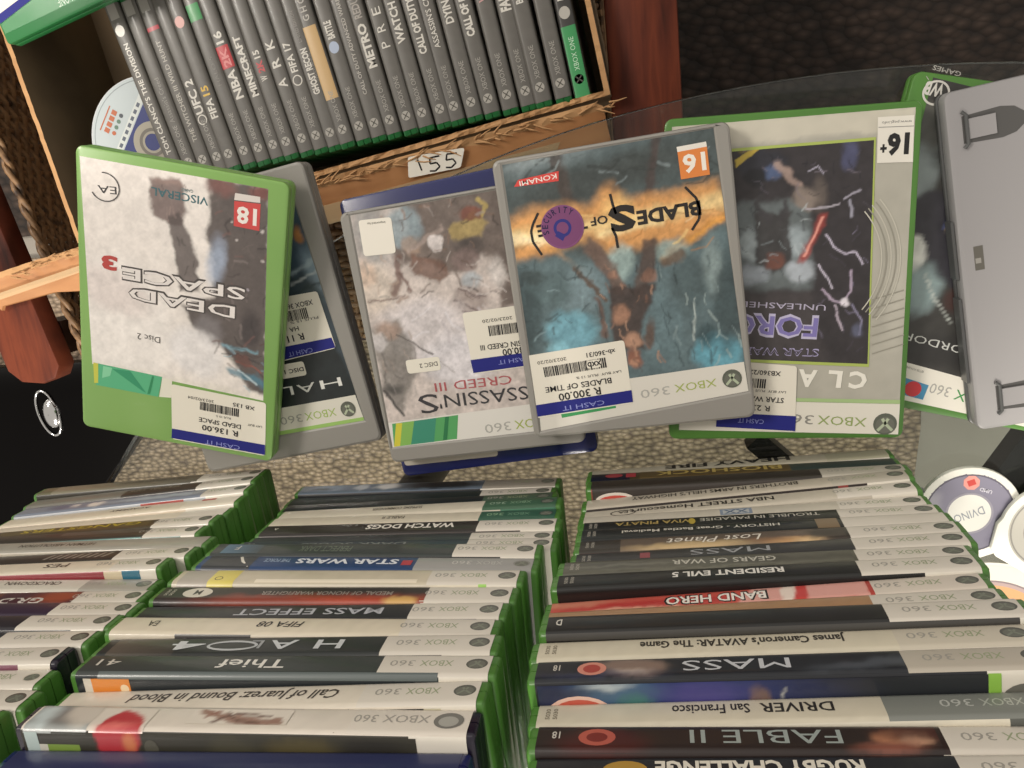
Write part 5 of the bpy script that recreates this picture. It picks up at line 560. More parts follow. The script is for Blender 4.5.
    ('sheet', [(-64.8, -83.4), (66.8, -71.2), (60.7, 85.8), (-63.4, 85.1)], 0.75, '#4b5657', [('e', -28.0, 85.2, 35.2, 5.9, 0.18, '#78868a', 3.52, 0.8), ('e', 19.3, 87.1, 28.4, 4.5, 0.15, '#5d6c70', 3.4, 0.7), ('e', -40.1, 85.5, 18.0, 3.0, 0.2, '#9aa5a8', 2.39, 0.6), ('e', -6.6, 67.3, 52.8, 9.4, 0.15, '#3f4544', 4.7, 0.8), ('p', [(-39.0, 92.8), (-27.6, 88.0), (-23.2, 55.2), (-29.2, 56.1)], '#4a3f3a', 1.8, 0.8), ('l', [(27.6, 84.6), (21.6, 57.1), (19.0, 34.1)], 5.1, '#4a3f3c', 1.7, 0.85), ('p', [(-66.7, 49.8), (-50.4, 57.6), (-14.3, 53.9), (-1.1, 64.1), (6.5, 53.6), (38.7, 54.5), (59.5, 56.9), (63.7, 41.4), (61.7, 32.5), (41.5, 26.1), (17.9, 24.7), (-6.1, 24.6), (-17.1, 33.4), (-36.0, 30.1), (-65.3, 26.8)], '#dca060', 5.01, 0.95), ('l', [(-64.2, 41.5), (-34.4, 40.8), (2.0, 41.4), (63.4, 44.9)], 7.4, '#f3d79a', 4.32, 0.9), ('l', [(-62.5, 40.0), (-28.7, 37.5)], 5.55, '#fbe6b8', 3.08, 0.9), ('e', 1.7, 48.5, 9.4, 8.2, 0.0, '#f0c47e', 4.11, 0.8), ('l', [(-10.7, 35.5), (25.3, 37.9)], 4.18, '#f8e0a8', 2.39, 0.8), ('l', [(62.0, 35.9), (41.5, 26.1), (25.8, 16.4)], 3.97, '#e3a24c', 2.27, 0.85), ('l', [(-44.6, 34.4), (-30.9, 22.0), (-19.9, 12.5)], 2.43, '#d9a05a', 1.82, 0.7), ('p', [(-65.3, 26.8), (-36.4, 27.1), (-12.8, 19.5), (22.7, 14.5), (47.1, 24.1), (64.0, 32.1), (64.1, -57.5), (-64.7, -61.0)], '#61757a', 4.38, 0.9), ('e', -24.1, 3.8, 13.3, 13.3, -0.3, '#7d9299', 4.84, 0.8), ('e', -48.7, 7.1, 17.5, 11.3, 0.0, '#56696c', 3.75, 0.8), ('e', -61.6, -7.0, 8.8, 25.0, -0.1, '#38474a', 3.75, 0.8), ('e', -0.9, 17.8, 7.2, 10.7, -0.2, '#a9c0bd', 2.98, 0.8), ('e', 30.4, 20.6, 9.4, 5.9, 0.0, '#9fb3ae', 2.93, 0.7), ('e', -35.7, -21.2, 16.3, 12.5, -0.2, '#74a9ba', 3.75, 0.85), ('e', -44.8, -31.7, 8.9, 5.1, 0.0, '#8cc4d4', 2.54, 0.7), ('e', 51.0, -44.6, 14.3, 11.9, -0.2, '#67a6b9', 2.97, 0.85), ('e', 52.4, 6.7, 5.8, 16.1, 0.0, '#8fa0a0', 2.88, 0.8), ('e', 38.7, -1.7, 10.5, 17.5, 0.0, '#4d5d60', 3.51, 0.85), ('e', 59.8, -13.6, 8.1, 28.8, -0.1, '#3c4b4e', 3.45, 0.85), ('e', 45.0, -33.2, 6.0, 7.1, 0.0, '#33474c', 2.38, 0.8), ('e', 18.1, -26.7, 13.1, 23.8, 0.0, '#647a80', 3.57, 0.7), ('l', [(40.7, -11.1), (37.6, -35.4)], 0.88, '#c4cfcb', 0.58, 0.7), ('e', -55.6, 15.5, 7.5, 3.8, 0.0, '#3a4647', 1.88, 0.8), ('l', [(-16.5, 28.5), (-8.5, 15.2), (-2.9, 2.1)], 9.55, '#6f5a50', 1.79, 0.9), ('l', [(18.0, 25.3), (13.3, 10.9), (8.9, -0.7)], 8.78, '#564842', 1.76, 0.9), ('e', -6.7, 10.1, 3.6, 3.0, 0.0, '#a07a68', 1.49, 0.8), ('e', 15.8, 6.9, 4.2, 4.2, 0.0, '#8a6655', 1.49, 0.8), ('p', [(-10.1, 3.1), (18.2, 1.7), (15.2, -8.9), (6.0, -25.2), (7.6, -38.1), (-10.5, -34.6), (-10.1, -16.8)], '#463a36', 1.82, 0.95), ('e', -3.7, -14.5, 4.8, 6.1, 0.0, '#a87f68', 1.82, 0.9), ('e', 1.7, -31.0, 5.4, 4.8, 0.0, '#b99078', 1.81, 0.9), ('e', 11.7, -29.1, 3.0, 8.5, -0.2, '#5d4a40', 1.51, 0.9), ('e', 0.3, -42.3, 4.3, 6.1, 0.0, '#8f5f4c', 1.54, 0.95), ('e', 0.0, -44.8, 2.5, 3.1, 0.0, '#c99a80', 1.23, 0.8), ('l', [(-28.4, 18.0), (-12.8, -4.0)], 2.47, '#5f4d40', 0.92, 0.9), ('l', [(25.6, 14.1), (34.7, 17.0)], 5.28, '#6b5442', 1.76, 0.8), ('l', [(-17.7, -3.3), (-14.4, -25.8)], 3.69, '#6a5146', 1.54, 0.85), ('l', [(-5.8, 73.2), (0.2, 70.9), (4.3, 69.2)], 1.41, '#8b989b', 0.65, 0.6), ('l', [(-3.1, 71.7), (2.6, 73.8), (5.1, 77.2)], 1.35, '#2e3332', 0.59, 0.6), ('l', [(-12.4, 76.4), (-5.1, 75.0), (-0.3, 73.0)], 1.7, '#2e3332', 0.29, 0.6), ('l', [(-37.2, 84.7), (-31.6, 87.7), (-28.0, 90.1)], 1.74, '#8b989b', 0.6, 0.6), ('l', [(-0.3, 70.3), (5.0, 70.7), (7.8, 68.3)], 1.88, '#2e3332', 0.65, 0.6), ('l', [(-21.7, 82.5), (-17.7, 83.4), (-14.9, 82.9)], 1.18, '#5d686a', 0.47, 0.6), ('l', [(54.0, 57.9), (57.9, 60.4), (61.2, 60.0)], 1.24, '#39403f', 0.45, 0.6), ('l', [(8.9, 78.1), (14.4, 77.4), (18.2, 78.0)], 0.75, '#39403f', 0.63, 0.6), ('l', [(-46.2, 86.1), (-42.5, 87.8), (-39.5, 87.6)], 0.96, '#8b989b', 0.54, 0.6), ('l', [(-38.6, 75.0), (-31.8, 77.8), (-29.1, 82.1)], 1.26, '#8b989b', 0.3, 0.6), ('l', [(42.7, 57.2), (51.7, 56.8), (56.2, 60.9)], 0.91, '#2e3332', 0.28, 0.6), ('l', [(-43.3, 81.6), (-37.0, 85.2), (-31.9, 85.1)], 1.22, '#2e3332', 0.36, 0.6), ('l', [(10.8, 76.9), (16.5, 76.6), (20.5, 76.6)], 1.79, '#39403f', 0.69, 0.6), ('l', [(-44.4, 83.0), (-38.8, 82.4), (-35.1, 83.7)], 1.5, '#8b989b', 0.36, 0.6), ('l', [(15.6, 69.9), (21.4, 69.1), (25.4, 68.6)], 0.81, '#2e3332', 0.35, 0.6), ('l', [(-58.5, 73.3), (-50.8, 75.6), (-46.6, 79.0)], 1.79, '#39403f', 0.43, 0.6), ('l', [(-40.5, 75.5), (-35.9, 77.7), (-32.6, 79.0)], 1.76, '#2e3332', 0.43, 0.6), ('l', [(50.5, 71.3), (54.7, 73.7), (57.4, 75.8)], 0.78, '#8b989b', 0.39, 0.6), ('l', [(2.7, 63.5), (6.7, 65.5), (9.3, 67.0)], 1.12, '#8b989b', 0.59, 0.6), ('l', [(50.7, 65.9), (55.8, 66.8), (57.8, 69.8)], 1.36, '#2e3332', 0.51, 0.6), ('l', [(28.2, 72.6), (31.9, 70.8), (34.5, 69.3)], 1.56, '#8b989b', 0.63, 0.6), ('l', [(49.9, 68.4), (58.3, 67.2), (62.9, 63.2)], 1.19, '#2e3332', 0.68, 0.6), ('l', [(8.6, 69.6), (15.4, 70.7), (20.3, 70.6)], 0.82, '#2e3332', 0.76, 0.6), ('l', [(45.1, 61.7), (52.5, 62.9), (57.7, 63.0)], 1.19, '#2e3332', 0.51, 0.6), ('l', [(2.4, 76.9), (5.8, 78.5), (8.4, 77.8)], 0.87, '#39403f', 0.4, 0.6), ('l', [(-59.8, 87.2), (-54.8, 86.4), (-51.5, 87.7)], 1.82, '#39403f', 0.55, 0.6), ('l', [(-44.8, -10.9), (-43.6, -13.7), (-41.7, -14.5)], 0.94, '#4a5c60', 0.63, 0.6), ('l', [(-47.1, -21.1), (-47.0, -18.6), (-46.7, -16.9)], 1.52, '#4a5c60', 0.38, 0.6), ('l', [(-18.2, 15.5), (-19.7, 13.3), (-21.1, 12.0)], 0.85, '#2c393c', 0.67, 0.6), ('l', [(-67.5, -21.4), (-70.3, -25.8), (-70.8, -29.3)], 1.55, '#2c393c', 0.84, 0.6), ('l', [(-62.2, 3.3), (-64.2, 6.4), (-65.2, 8.8)], 0.75, '#38474a', 0.56, 0.6), ('l', [(-39.0, 17.2), (-35.6, 13.6), (-33.1, 11.2)], 1.11, '#38474a', 0.62, 0.6), ('l', [(-62.0, 15.0), (-63.4, 11.7), (-65.5, 10.6)], 1.38, '#2c393c', 0.63, 0.6), ('l', [(-60.7, 12.6), (-57.3, 15.5), (-54.3, 16.2)], 1.06, '#38474a', 0.5, 0.6), ('l', [(-20.5, 17.1), (-25.2, 18.6), (-28.3, 17.2)], 0.79, '#38474a', 0.67, 0.6), ('l', [(-53.9, 19.5), (-52.7, 23.4), (-51.9, 26.1)], 1.13, '#38474a', 0.56, 0.6), ('l', [(-48.1, 5.6), (-43.0, 6.4), (-39.8, 4.9)], 0.81, '#8fa7ad', 0.56, 0.6), ('l', [(-37.5, 12.1), (-38.3, 8.9), (-39.2, 6.8)], 1.42, '#4a5c60', 0.37, 0.6), ('l', [(-26.9, -5.3), (-26.5, -2.4), (-26.8, -0.4)], 1.05, '#8fa7ad', 0.31, 0.6), ('l', [(-53.8, -16.4), (-56.9, -20.3), (-57.7, -23.8)], 1.06, '#2c393c', 0.56, 0.6), ('l', [(-51.4, -11.4), (-46.2, -10.2), (-42.6, -9.1)], 1.14, '#38474a', 0.44, 0.6), ('l', [(-19.3, -7.0), (-18.2, -12.0), (-16.0, -14.8)], 0.86, '#4a5c60', 0.31, 0.6), ('l', [(-65.0, 23.6), (-61.9, 21.9), (-59.4, 22.1)], 0.75, '#2c393c', 0.81, 0.6), ('l', [(-40.0, -9.8), (-45.8, -12.1), (-50.1, -11.9)], 0.98, '#38474a', 0.74, 0.6), ('l', [(-27.7, -9.1), (-25.1, -6.3), (-22.7, -5.1)], 1.11, '#38474a', 0.68, 0.6), ('l', [(-57.0, 22.3), (-59.5, 23.3), (-61.4, 23.8)], 0.75, '#2c393c', 0.69, 0.6), ('l', [(-29.2, 10.6), (-27.8, 15.8), (-25.7, 18.9)], 1.05, '#38474a', 0.43, 0.6), ('l', [(-38.4, -12.8), (-36.2, -14.4), (-34.4, -15.2)], 0.69, '#4a5c60', 0.38, 0.6), ('l', [(-62.5, 9.0), (-61.5, 3.7), (-61.8, 0.0)], 1.44, '#4a5c60', 0.38, 0.6), ('l', [(-58.6, -7.3), (-55.9, -7.4), (-54.0, -7.8)], 1.02, '#4a5c60', 0.38, 0.6), ('l', [(-60.4, -24.6), (-56.0, -20.8), (-52.2, -19.2)], 0.89, '#8fa7ad', 0.57, 0.6), ('l', [(-29.6, 12.0), (-25.0, 12.4), (-22.0, 10.9)], 0.79, '#2c393c', 0.67, 0.6), ('l', [(-68.3, -13.7), (-63.6, -11.4), (-59.9, -11.5)], 1.08, '#2c393c', 0.64, 0.6), ('l', [(-18.0, -9.1), (-16.9, -12.7), (-17.1, -15.4)], 0.86, '#2c393c', 0.74, 0.6), ('l', [(-33.1, 12.1), (-27.7, 12.1), (-24.5, 14.2)], 1.05, '#2c393c', 0.68, 0.6), ('l', [(-56.9, -23.6), (-54.0, -26.4), (-53.4, -29.1)], 1.46, '#4a5c60', 0.38, 0.6), ('l', [(28.4, -26.1), (27.6, -32.9), (29.3, -37.3)], 0.71, '#8da0a2', 0.71, 0.6), ('l', [(50.6, 2.9), (53.6, -2.9), (54.1, -7.4)], 0.52, '#8da0a2', 0.69, 0.6), ('l', [(50.0, 13.9), (51.0, 10.5), (50.3, 8.2)], 1.09, '#475a5f', 0.69, 0.6), ('l', [(51.1, -46.3), (50.2, -50.4), (48.3, -52.4)], 0.88, '#a5b5b3', 0.58, 0.6), ('l', [(39.0, -6.7), (39.6, -11.0), (41.6, -13.2)], 1.19, '#475a5f', 0.65, 0.6), ('l', [(42.8, -32.1), (45.2, -37.6), (47.2, -41.2)], 0.64, '#8da0a2', 0.35, 0.6), ('l', [(35.4, -6.7), (36.6, -10.6), (35.7, -13.4)], 0.94, '#a5b5b3', 0.41, 0.6), ('l', [(30.5, 5.3), (31.1, 2.1), (31.1, -0.1)], 1.25, '#2b383b', 0.3, 0.6), ('l', [(35.5, -39.0), (37.2, -44.0), (37.2, -47.7)], 0.89, '#475a5f', 0.36, 0.6), ('l', [(34.9, -39.0), (32.9, -45.3), (33.6, -49.9)], 1.19, '#475a5f', 0.53, 0.6), ('l', [(46.9, -42.7), (46.4, -46.7), (46.1, -49.5)], 1.19, '#334246', 0.59, 0.6), ('l', [(47.1, -7.5), (46.4, -11.8), (46.9, -14.9)], 0.64, '#a5b5b3', 0.35, 0.6), ('l', [(30.9, 13.1), (30.5, 7.9), (30.0, 4.3)], 0.53, '#2b383b', 0.7, 0.6), ('l', [(48.7, -18.4), (50.5, -22.3), (52.1, -24.9)], 1.23, '#a5b5b3', 0.59, 0.6), ('l', [(20.8, -11.1), (22.0, -17.7), (25.7, -20.3)], 0.77, '#2b383b', 0.53, 0.6), ('l', [(41.2, -36.9), (42.5, -40.5), (42.2, -43.3)], 0.83, '#8da0a2', 0.65, 0.6), ('l', [(28.4, -26.0), (27.2, -30.0), (26.1, -32.6)], 0.77, '#8da0a2', 0.6, 0.6), ('l', [(37.2, -24.3), (37.8, -28.6), (38.3, -31.7)], 0.6, '#334246', 0.6, 0.6), ('l', [(14.8, -30.3), (16.6, -35.1), (17.6, -38.6)], 0.79, '#475a5f', 0.54, 0.6), ('l', [(65.9, 3.3), (68.0, -0.7), (70.6, -2.2)], 0.74, '#a5b5b3', 0.45, 0.6), ('l', [(20.9, 10.8), (21.9, 6.0), (20.6, 3.0)], 1.31, '#334246', 0.48, 0.6), ('l', [(28.3, -44.8), (30.0, -48.1), (29.8, -50.7)], 1.13, '#334246', 0.71, 0.6), ('l', [(60.9, -30.0), (64.1, -36.4), (68.5, -38.4)], 0.7, '#8da0a2', 0.29, 0.6), ('l', [(26.3, -35.2), (28.3, -41.5), (27.9, -46.0)], 0.67, '#2b383b', 0.61, 0.6), ('l', [(56.1, -43.5), (57.6, -46.8), (58.6, -49.1)], 1.19, '#a5b5b3', 0.48, 0.6), ('l', [(23.8, -16.4), (25.1, -20.8), (23.9, -23.8)], 0.65, '#334246', 0.36, 0.6), ('l', [(50.1, -40.7), (47.5, -46.7), (46.2, -51.1)], 1.01, '#475a5f', 0.71, 0.6), ('l', [(21.6, 12.9), (22.3, 8.3), (23.2, 5.3)], 0.64, '#8da0a2', 0.53, 0.6), ('l', [(20.2, 17.2), (21.4, 13.0), (20.3, 10.3)], 0.7, '#475a5f', 0.47, 0.6), ('l', [(64.5, -35.7), (64.9, -39.8), (65.3, -42.7)], 1.23, '#a5b5b3', 0.53, 0.6), ('l', [(53.5, -31.2), (52.8, -34.1), (51.2, -35.4)], 0.89, '#a5b5b3', 0.36, 0.6), ('l', [(21.2, -18.9), (22.8, -25.6), (24.0, -30.3)], 0.95, '#334246', 0.42, 0.6), ('l', [(52.9, -26.8), (53.9, -34.0), (57.7, -37.2)], 1.17, '#8da0a2', 0.41, 0.6), ('l', [(46.7, -26.2), (45.9, -31.0), (44.2, -33.8)], 0.7, '#334246', 0.58, 0.6), ('l', [(-14.5, -24.1), (-14.6, -28.3), (-13.6, -31.1)], 0.74, '#2f2623', 0.61, 0.6), ('l', [(-7.2, -23.7), (-6.3, -27.4), (-4.3, -29.1)], 0.74, '#c49a80', 0.49, 0.6), ('l', [(-9.8, -31.8), (-9.8, -34.0), (-9.9, -35.5)], 1.11, '#8a6452', 0.31, 0.6), ('l', [(-14.9, -16.5), (-13.5, -18.5), (-13.4, -20.3)], 0.86, '#a07a66', 0.8, 0.6), ('l', [(-1.6, -19.1), (-2.4, -22.5), (-1.5, -24.8)], 1.03, '#c49a80', 0.36, 0.6), ('l', [(-16.5, -35.9), (-16.2, -38.2), (-15.9, -39.8)], 0.75, '#c49a80', 0.56, 0.6), ('l', [(-15.7, -32.0), (-14.4, -34.2), (-12.8, -34.6)], 1.17, '#2f2623', 0.62, 0.6), ('l', [(5.2, -7.5), (4.5, -9.5), (4.3, -11.0)], 0.79, '#51403a', 0.48, 0.6), ('l', [(8.1, 14.5), (8.5, 12.2), (7.9, 10.7)], 1.25, '#2f2623', 0.6, 0.6), ('l', [(3.0, 3.6), (3.8, -0.2), (4.7, -2.7)], 1.31, '#2f2623', 0.48, 0.6), ('l', [(0.4, -42.5), (1.3, -44.9), (2.7, -46.0)], 1.04, '#51403a', 0.68, 0.6), ('l', [(-9.7, 16.7), (-8.9, 15.1), (-7.8, 14.7)], 0.91, '#a07a66', 0.73, 0.6), ('l', [(-1.6, 5.2), (-0.4, 3.5), (0.9, 2.9)], 0.73, '#a07a66', 0.42, 0.6), ('l', [(-8.5, -17.9), (-9.2, -20.4), (-10.3, -21.7)], 0.86, '#a07a66', 0.74, 0.6), ('l', [(7.9, -32.8), (9.5, -35.8), (11.4, -37.2)], 0.91, '#8a6452', 0.79, 0.6), ('l', [(0.9, -30.9), (2.3, -34.9), (2.7, -37.8)], 0.74, '#51403a', 0.55, 0.6), ('l', [(-2.3, 4.6), (-1.2, 2.7), (-0.8, 1.1)], 0.67, '#c49a80', 0.54, 0.6), ('l', [(-15.6, -37.6), (-14.4, -39.3), (-14.0, -40.7)], 1.0, '#51403a', 0.38, 0.6), ('l', [(-5.6, 12.9), (-5.7, 10.8), (-6.2, 9.4)], 0.73, '#c49a80', 0.79, 0.6), ('l', [(2.3, -34.6), (2.1, -37.9), (2.1, -40.2)], 1.27, '#c49a80', 0.72, 0.6), ('l', [(17.9, 15.3), (17.8, 11.2), (17.6, 8.4)], 0.59, '#2f2623', 0.47, 0.6), ('l', [(15.9, -39.8), (15.1, -44.0), (16.6, -46.6)], 1.15, '#c49a80', 0.3, 0.6), ('l', [(15.9, -40.7), (17.8, -44.3), (19.3, -46.7)], 1.21, '#a07a66', 0.3, 0.6), ('l', [(-11.7, 5.3), (-10.5, 2.3), (-9.8, 0.1)], 0.97, '#8a6452', 0.67, 0.6), ('l', [(-15.1, -0.2), (-14.1, -1.9), (-13.2, -3.0)], 0.79, '#c49a80', 0.3, 0.6), ('l', [(-15.7, -41.8), (-16.3, -45.5), (-18.2, -47.1)], 1.0, '#51403a', 0.31, 0.6), ('l', [(2.7, -47.0), (3.5, -49.7), (3.8, -51.6)], 0.74, '#51403a', 0.8, 0.6), ('l', [(12.6, -5.1), (12.4, -7.4), (11.6, -8.9)], 1.31, '#8a6452', 0.71, 0.6), ('l', [(-12.6, -34.6), (-10.6, -37.9), (-9.0, -40.1)], 1.11, '#2f2623', 0.31, 0.6), ('l', [(6.3, -25.5), (6.3, -29.3), (6.7, -32.0)], 0.73, '#2f2623', 0.61, 0.6), ('l', [(11.3, 8.1), (12.2, 4.7), (13.3, 2.5)], 1.01, '#51403a', 0.42, 0.6), ('l', [(9.4, -1.8), (9.8, -6.0), (12.0, -8.1)], 1.01, '#51403a', 0.36, 0.6), ('l', [(16.0, 1.3), (15.3, -1.7), (15.9, -3.8)], 0.95, '#c49a80', 0.54, 0.6), ('l', [(7.4, -3.9), (6.7, -6.0), (5.7, -7.0)], 0.54, '#a07a66', 0.67, 0.6), ('l', [(56.0, 40.0), (60.4, 39.1), (62.3, 36.5)], 0.57, '#c88a45', 0.68, 0.6), ('l', [(59.6, 34.2), (66.7, 35.8), (70.9, 38.6)], 0.74, '#c88a45', 0.68, 0.6), ('l', [(-37.8, 46.0), (-32.3, 47.2), (-28.4, 46.8)], 0.97, '#a8703a', 0.73, 0.6), ('l', [(-2.7, 38.3), (3.5, 36.7), (7.9, 36.9)], 1.19, '#a8703a', 0.48, 0.6), ('l', [(41.6, 19.1), (50.4, 19.7), (54.4, 24.4)], 0.7, '#c88a45', 0.59, 0.6), ('l', [(32.4, 24.0), (38.1, 27.5), (40.0, 31.6)], 1.29, '#f6d48e', 0.47, 0.6), ('l', [(-56.0, 39.7), (-50.7, 37.6), (-48.7, 34.3)], 0.8, '#fbe9c4', 0.37, 0.6), ('l', [(-24.1, 48.5), (-18.0, 48.0), (-13.8, 47.9)], 1.33, '#f6d48e', 0.67, 0.6), ('l', [(40.2, 36.3), (46.8, 39.3), (51.0, 42.2)], 0.58, '#fbe9c4', 0.69, 0.6), ('l', [(28.5, 37.7), (35.9, 42.0), (41.9, 40.7)], 0.7, '#a8703a', 0.59, 0.6), ('l', [(43.8, 30.5), (50.1, 30.8), (53.2, 33.8)], 1.32, '#c88a45', 0.63, 0.6), ('l', [(9.5, 30.9), (13.5, 32.2), (14.8, 34.8)], 0.82, '#a8703a', 0.47, 0.6), ('l', [(-59.1, 35.0), (-52.7, 36.6), (-48.1, 37.4)], 0.63, '#a8703a', 0.75, 0.6), ('l', [(47.3, 41.2), (52.9, 40.6), (56.7, 40.8)], 0.98, '#c88a45', 0.4, 0.6), ('l', [(-1.7, 36.8), (3.3, 38.0), (7.0, 38.3)], 1.01, '#f6d48e', 0.6, 0.6), ('l', [(23.7, 37.2), (27.7, 39.4), (31.0, 39.2)], 1.15, '#f6d48e', 0.75, 0.6), ('n', 5, 0.3), ('n', 1.6, 0.22)]),
    ('shape', [(-63.4, -57.2), (65.7, -52.6), (66.8, -71.2), (-64.8, -83.4)], '#dedad0', 0.12),
    ('logo', (57.8, -62.2), 5.83),
    ('text', 'XBOX', (48.3, -61.1), (22.7, -62.3), 5.34, '#a5b35e', 0, 0.2),
    ('text', '360', (19.6, -62.6), (1.5, -63.5), 5.74, '#b1afa8', 0, 0.2),
    ('shape', [(-50.5, -71.3), (-14.9, -69.2), (-14.7, -73.2), (-49.9, -76.1)], '#3f9b5c', 0.2),
    ('shape', [(39.3, 78.8), (56.0, 79.1), (56.2, 76.3), (39.5, 75.9)], '#e9e4da', 0.16),
    ('shape', [(39.5, 75.9), (56.2, 76.3), (56.4, 60.5), (39.9, 60.3)], '#e0853f', 0.16),
    ('text', '16', (54.8, 73.4), (41.8, 73.3), 10.21, '#f2ece0', 0.03, 0.24),
    ('shape', [(-58.2, 71.3), (-55.2, 75.0), (-30.2, 76.3), (-31.0, 70.6)], '#d2453f', 0.14),
    ('text', 'KONAMI', (-31.9, 75.1), (-54.7, 74.0), 2.98, '#efe4dc', 0.01, 0.24),
    ('text', 'BLADE', (49.3, 46.5), (12.1, 45.8), 8.08, '#241f1c', 0.04, 0.26),
    ('text', 'S', (11.4, 50.0), (-4.6, 50.0), 14.09, '#241f1c', 0.05, 0.26),
    ('text', 'OF', (-5.1, 46.6), (-15.4, 46.3), 5.07, '#241f1c', 0.02, 0.26),
    ('text', 'TIM', (-17.6, 47.9), (-40.9, 47.2), 7.76, '#241f1c', 0.02, 0.26),
    ('text', 'E', (-42.8, 46.8), (-48.4, 46.5), 7.28, '#241f1c', 0.03, 0.26),
    ('line', [(-46.0, 53.9), (-50.1, 47.9), (-52.0, 43.4), (-51.7, 37.2), (-47.4, 28.6)], 1.46, '#241f1c'),
    ('line', [(41.7, 55.7), (47.3, 48.5), (48.9, 41.9), (47.8, 36.3), (43.1, 30.5)], 1.47, '#241f1c'),
    ('line', [(-1.8, 58.4), (-0.9, 51.2), (0.3, 46.4)], 1.53, '#241f1c'),
    ('line', [(-3.1, 38.6), (-1.4, 33.5), (-1.1, 26.3)], 1.55, '#241f1c'),
  ],
  'BL_seal': [
    ('ell', (-32.5, 43.5), 13.04, 13.04, '#84507c', 0.34),
    ('ell', (-32.5, 43.5), 12.01, 12.01, '#7b4872', 0.38),
    ('text', 'S', (-40.9, 40.7), (-41.4, 42.9), 3.64, '#2f2448', 0.03, 0.4),
    ('text', 'E', (-41.4, 43.6), (-41.1, 45.9), 3.64, '#2f2448', 0.03, 0.4),
    ('text', 'C', (-40.9, 46.6), (-39.8, 48.6), 3.7, '#2f2448', 0.03, 0.4),
    ('text', 'U', (-39.3, 49.1), (-37.6, 50.7), 3.64, '#2f2448', 0.03, 0.4),
    ('text', 'R', (-37.0, 51.0), (-34.9, 51.9), 3.64, '#2f2448', 0.03, 0.4),
    ('text', 'I', (-33.4, 52.1), (-32.7, 52.1), 3.64, '#2f2448', 0.03, 0.4),
    ('text', 'T', (-31.2, 52.1), (-28.9, 51.4), 3.64, '#2f2448', 0.03, 0.4),
    ('text', 'Y', (-28.3, 51.1), (-26.4, 49.7), 3.64, '#2f2448', 0.03, 0.4),
    ('ring', (-32.6, 42.9), 5.46, 5.46, 1.82, '#34357e', 0, 360),
    ('shape', [(-35.5, 41.5), (-31.1, 38.5), (-33.4, 35.2), (-37.8, 38.8)], '#34357e', 0.44),
  ],
  'BL_sticker': [
    ('rr', [(-66.8, -32.9), (-4.4, -30.2), (-3.8, -71.1), (-66.8, -74.5)], '#e9e4d6', 0.3),
    ('shape', [(-66.8, -65.9), (-3.7, -62.6), (-3.7, -70.4), (-66.8, -73.7)], '#25297e', 0.42),
    ('text', 'CASH IT', (-21.6, -67.1), (-48.8, -68.5), 3.17, '#8c93cf', 0, 0.5),
    ('text', 'R 300.00', (-23.0, -58.4), (-50.2, -60.0), 4.99, '#2b2a2c', 0.015, 0.5),
    ('text', 'BLADES OF TIME', (-15.4, -53.1), (-57.9, -54.8), 3.74, '#2b2a2c', 0.01, 0.5),
    ('text', 'LAY BUY  PLUS 15 %', (-8.6, -49.0), (-37.2, -50.2), 1.62, '#2b2a2c', 0, 0.5),
    ('bar', (-17.4, -39.8), (-57.2, -41.6), 6.46, '#2b2a2c'),
    ('rr', [(-29.5, -40.7), (-20.0, -40.5), (-20.4, -45.6), (-29.6, -45.9)], '#e9e4d6', 0.52),
    ('text', 'xxb', (-20.2, -41.4), (-29.0, -41.7), 4.38, '#2b2a2c', 0.02, 0.6),
    ('text', 'xb-360/31', (-10.6, -34.9), (-28.8, -35.6), 3.12, '#2b2a2c', 0.01, 0.5),
    ('text', '2023/02/20', (-41.7, -36.6), (-60.4, -37.3), 2.28, '#55524c', 0, 0.5),
  ],
  'FU': [
    ('sheet', [(-64.9, -93.1), (68.3, -97.2), (67.5, 96.0), (-67.0, 95.0)], 1.6, '#b4b1a5', [('p', [(-67.0, 96.1), (68.5, 97.0), (67.1, 84.8), (-66.6, 81.8)], '#cfcaba', 1.74, 0.95), ('e', 62.1, -12.9, 5.6, 33.6, 0.0, '#c4c1b5', 3.36, 0.6), ('n', 8, 0.1)]),
    ('ring', (7.4, 10.3), 46.43, 46.43, 0.7, '#c9c6b9', -38, 40),
    ('ring', (7.4, 10.3), 49.04, 49.04, 0.7, '#9b988c', -38, 40),
    ('ring', (7.4, 10.3), 51.65, 51.65, 0.7, '#c9c6b9', -38, 40),
    ('ring', (7.4, 10.3), 54.26, 54.26, 0.7, '#9b988c', -38, 40),
    ('ring', (7.4, 10.3), 56.87, 56.87, 0.7, '#c9c6b9', -38, 40),
    ('line', [(49.2, -12.4), (66.8, -7.1)], 0.67, '#9b988c'),
    ('line', [(49.4, -17.9), (67.1, -12.5)], 0.68, '#9b988c'),
    ('line', [(49.7, -23.4), (67.4, -17.9)], 0.67, '#9b988c'),
    ('line', [(49.9, -28.9), (67.7, -23.4)], 0.68, '#9b988c'),
    ('line', [(50.2, -34.4), (68.0, -28.8)], 0.68, '#9b988c'),
    ('line', [(50.4, -40.0), (68.3, -34.3)], 0.68, '#9b988c'),
    ('line', [(50.7, -45.6), (68.3, -39.9)], 0.68, '#9b988c'),
    ('shape', [(-56.7, 80.0), (47.1, 81.3), (49.3, -53.7), (-57.6, -46.7)], '#aebf62', 0.3),
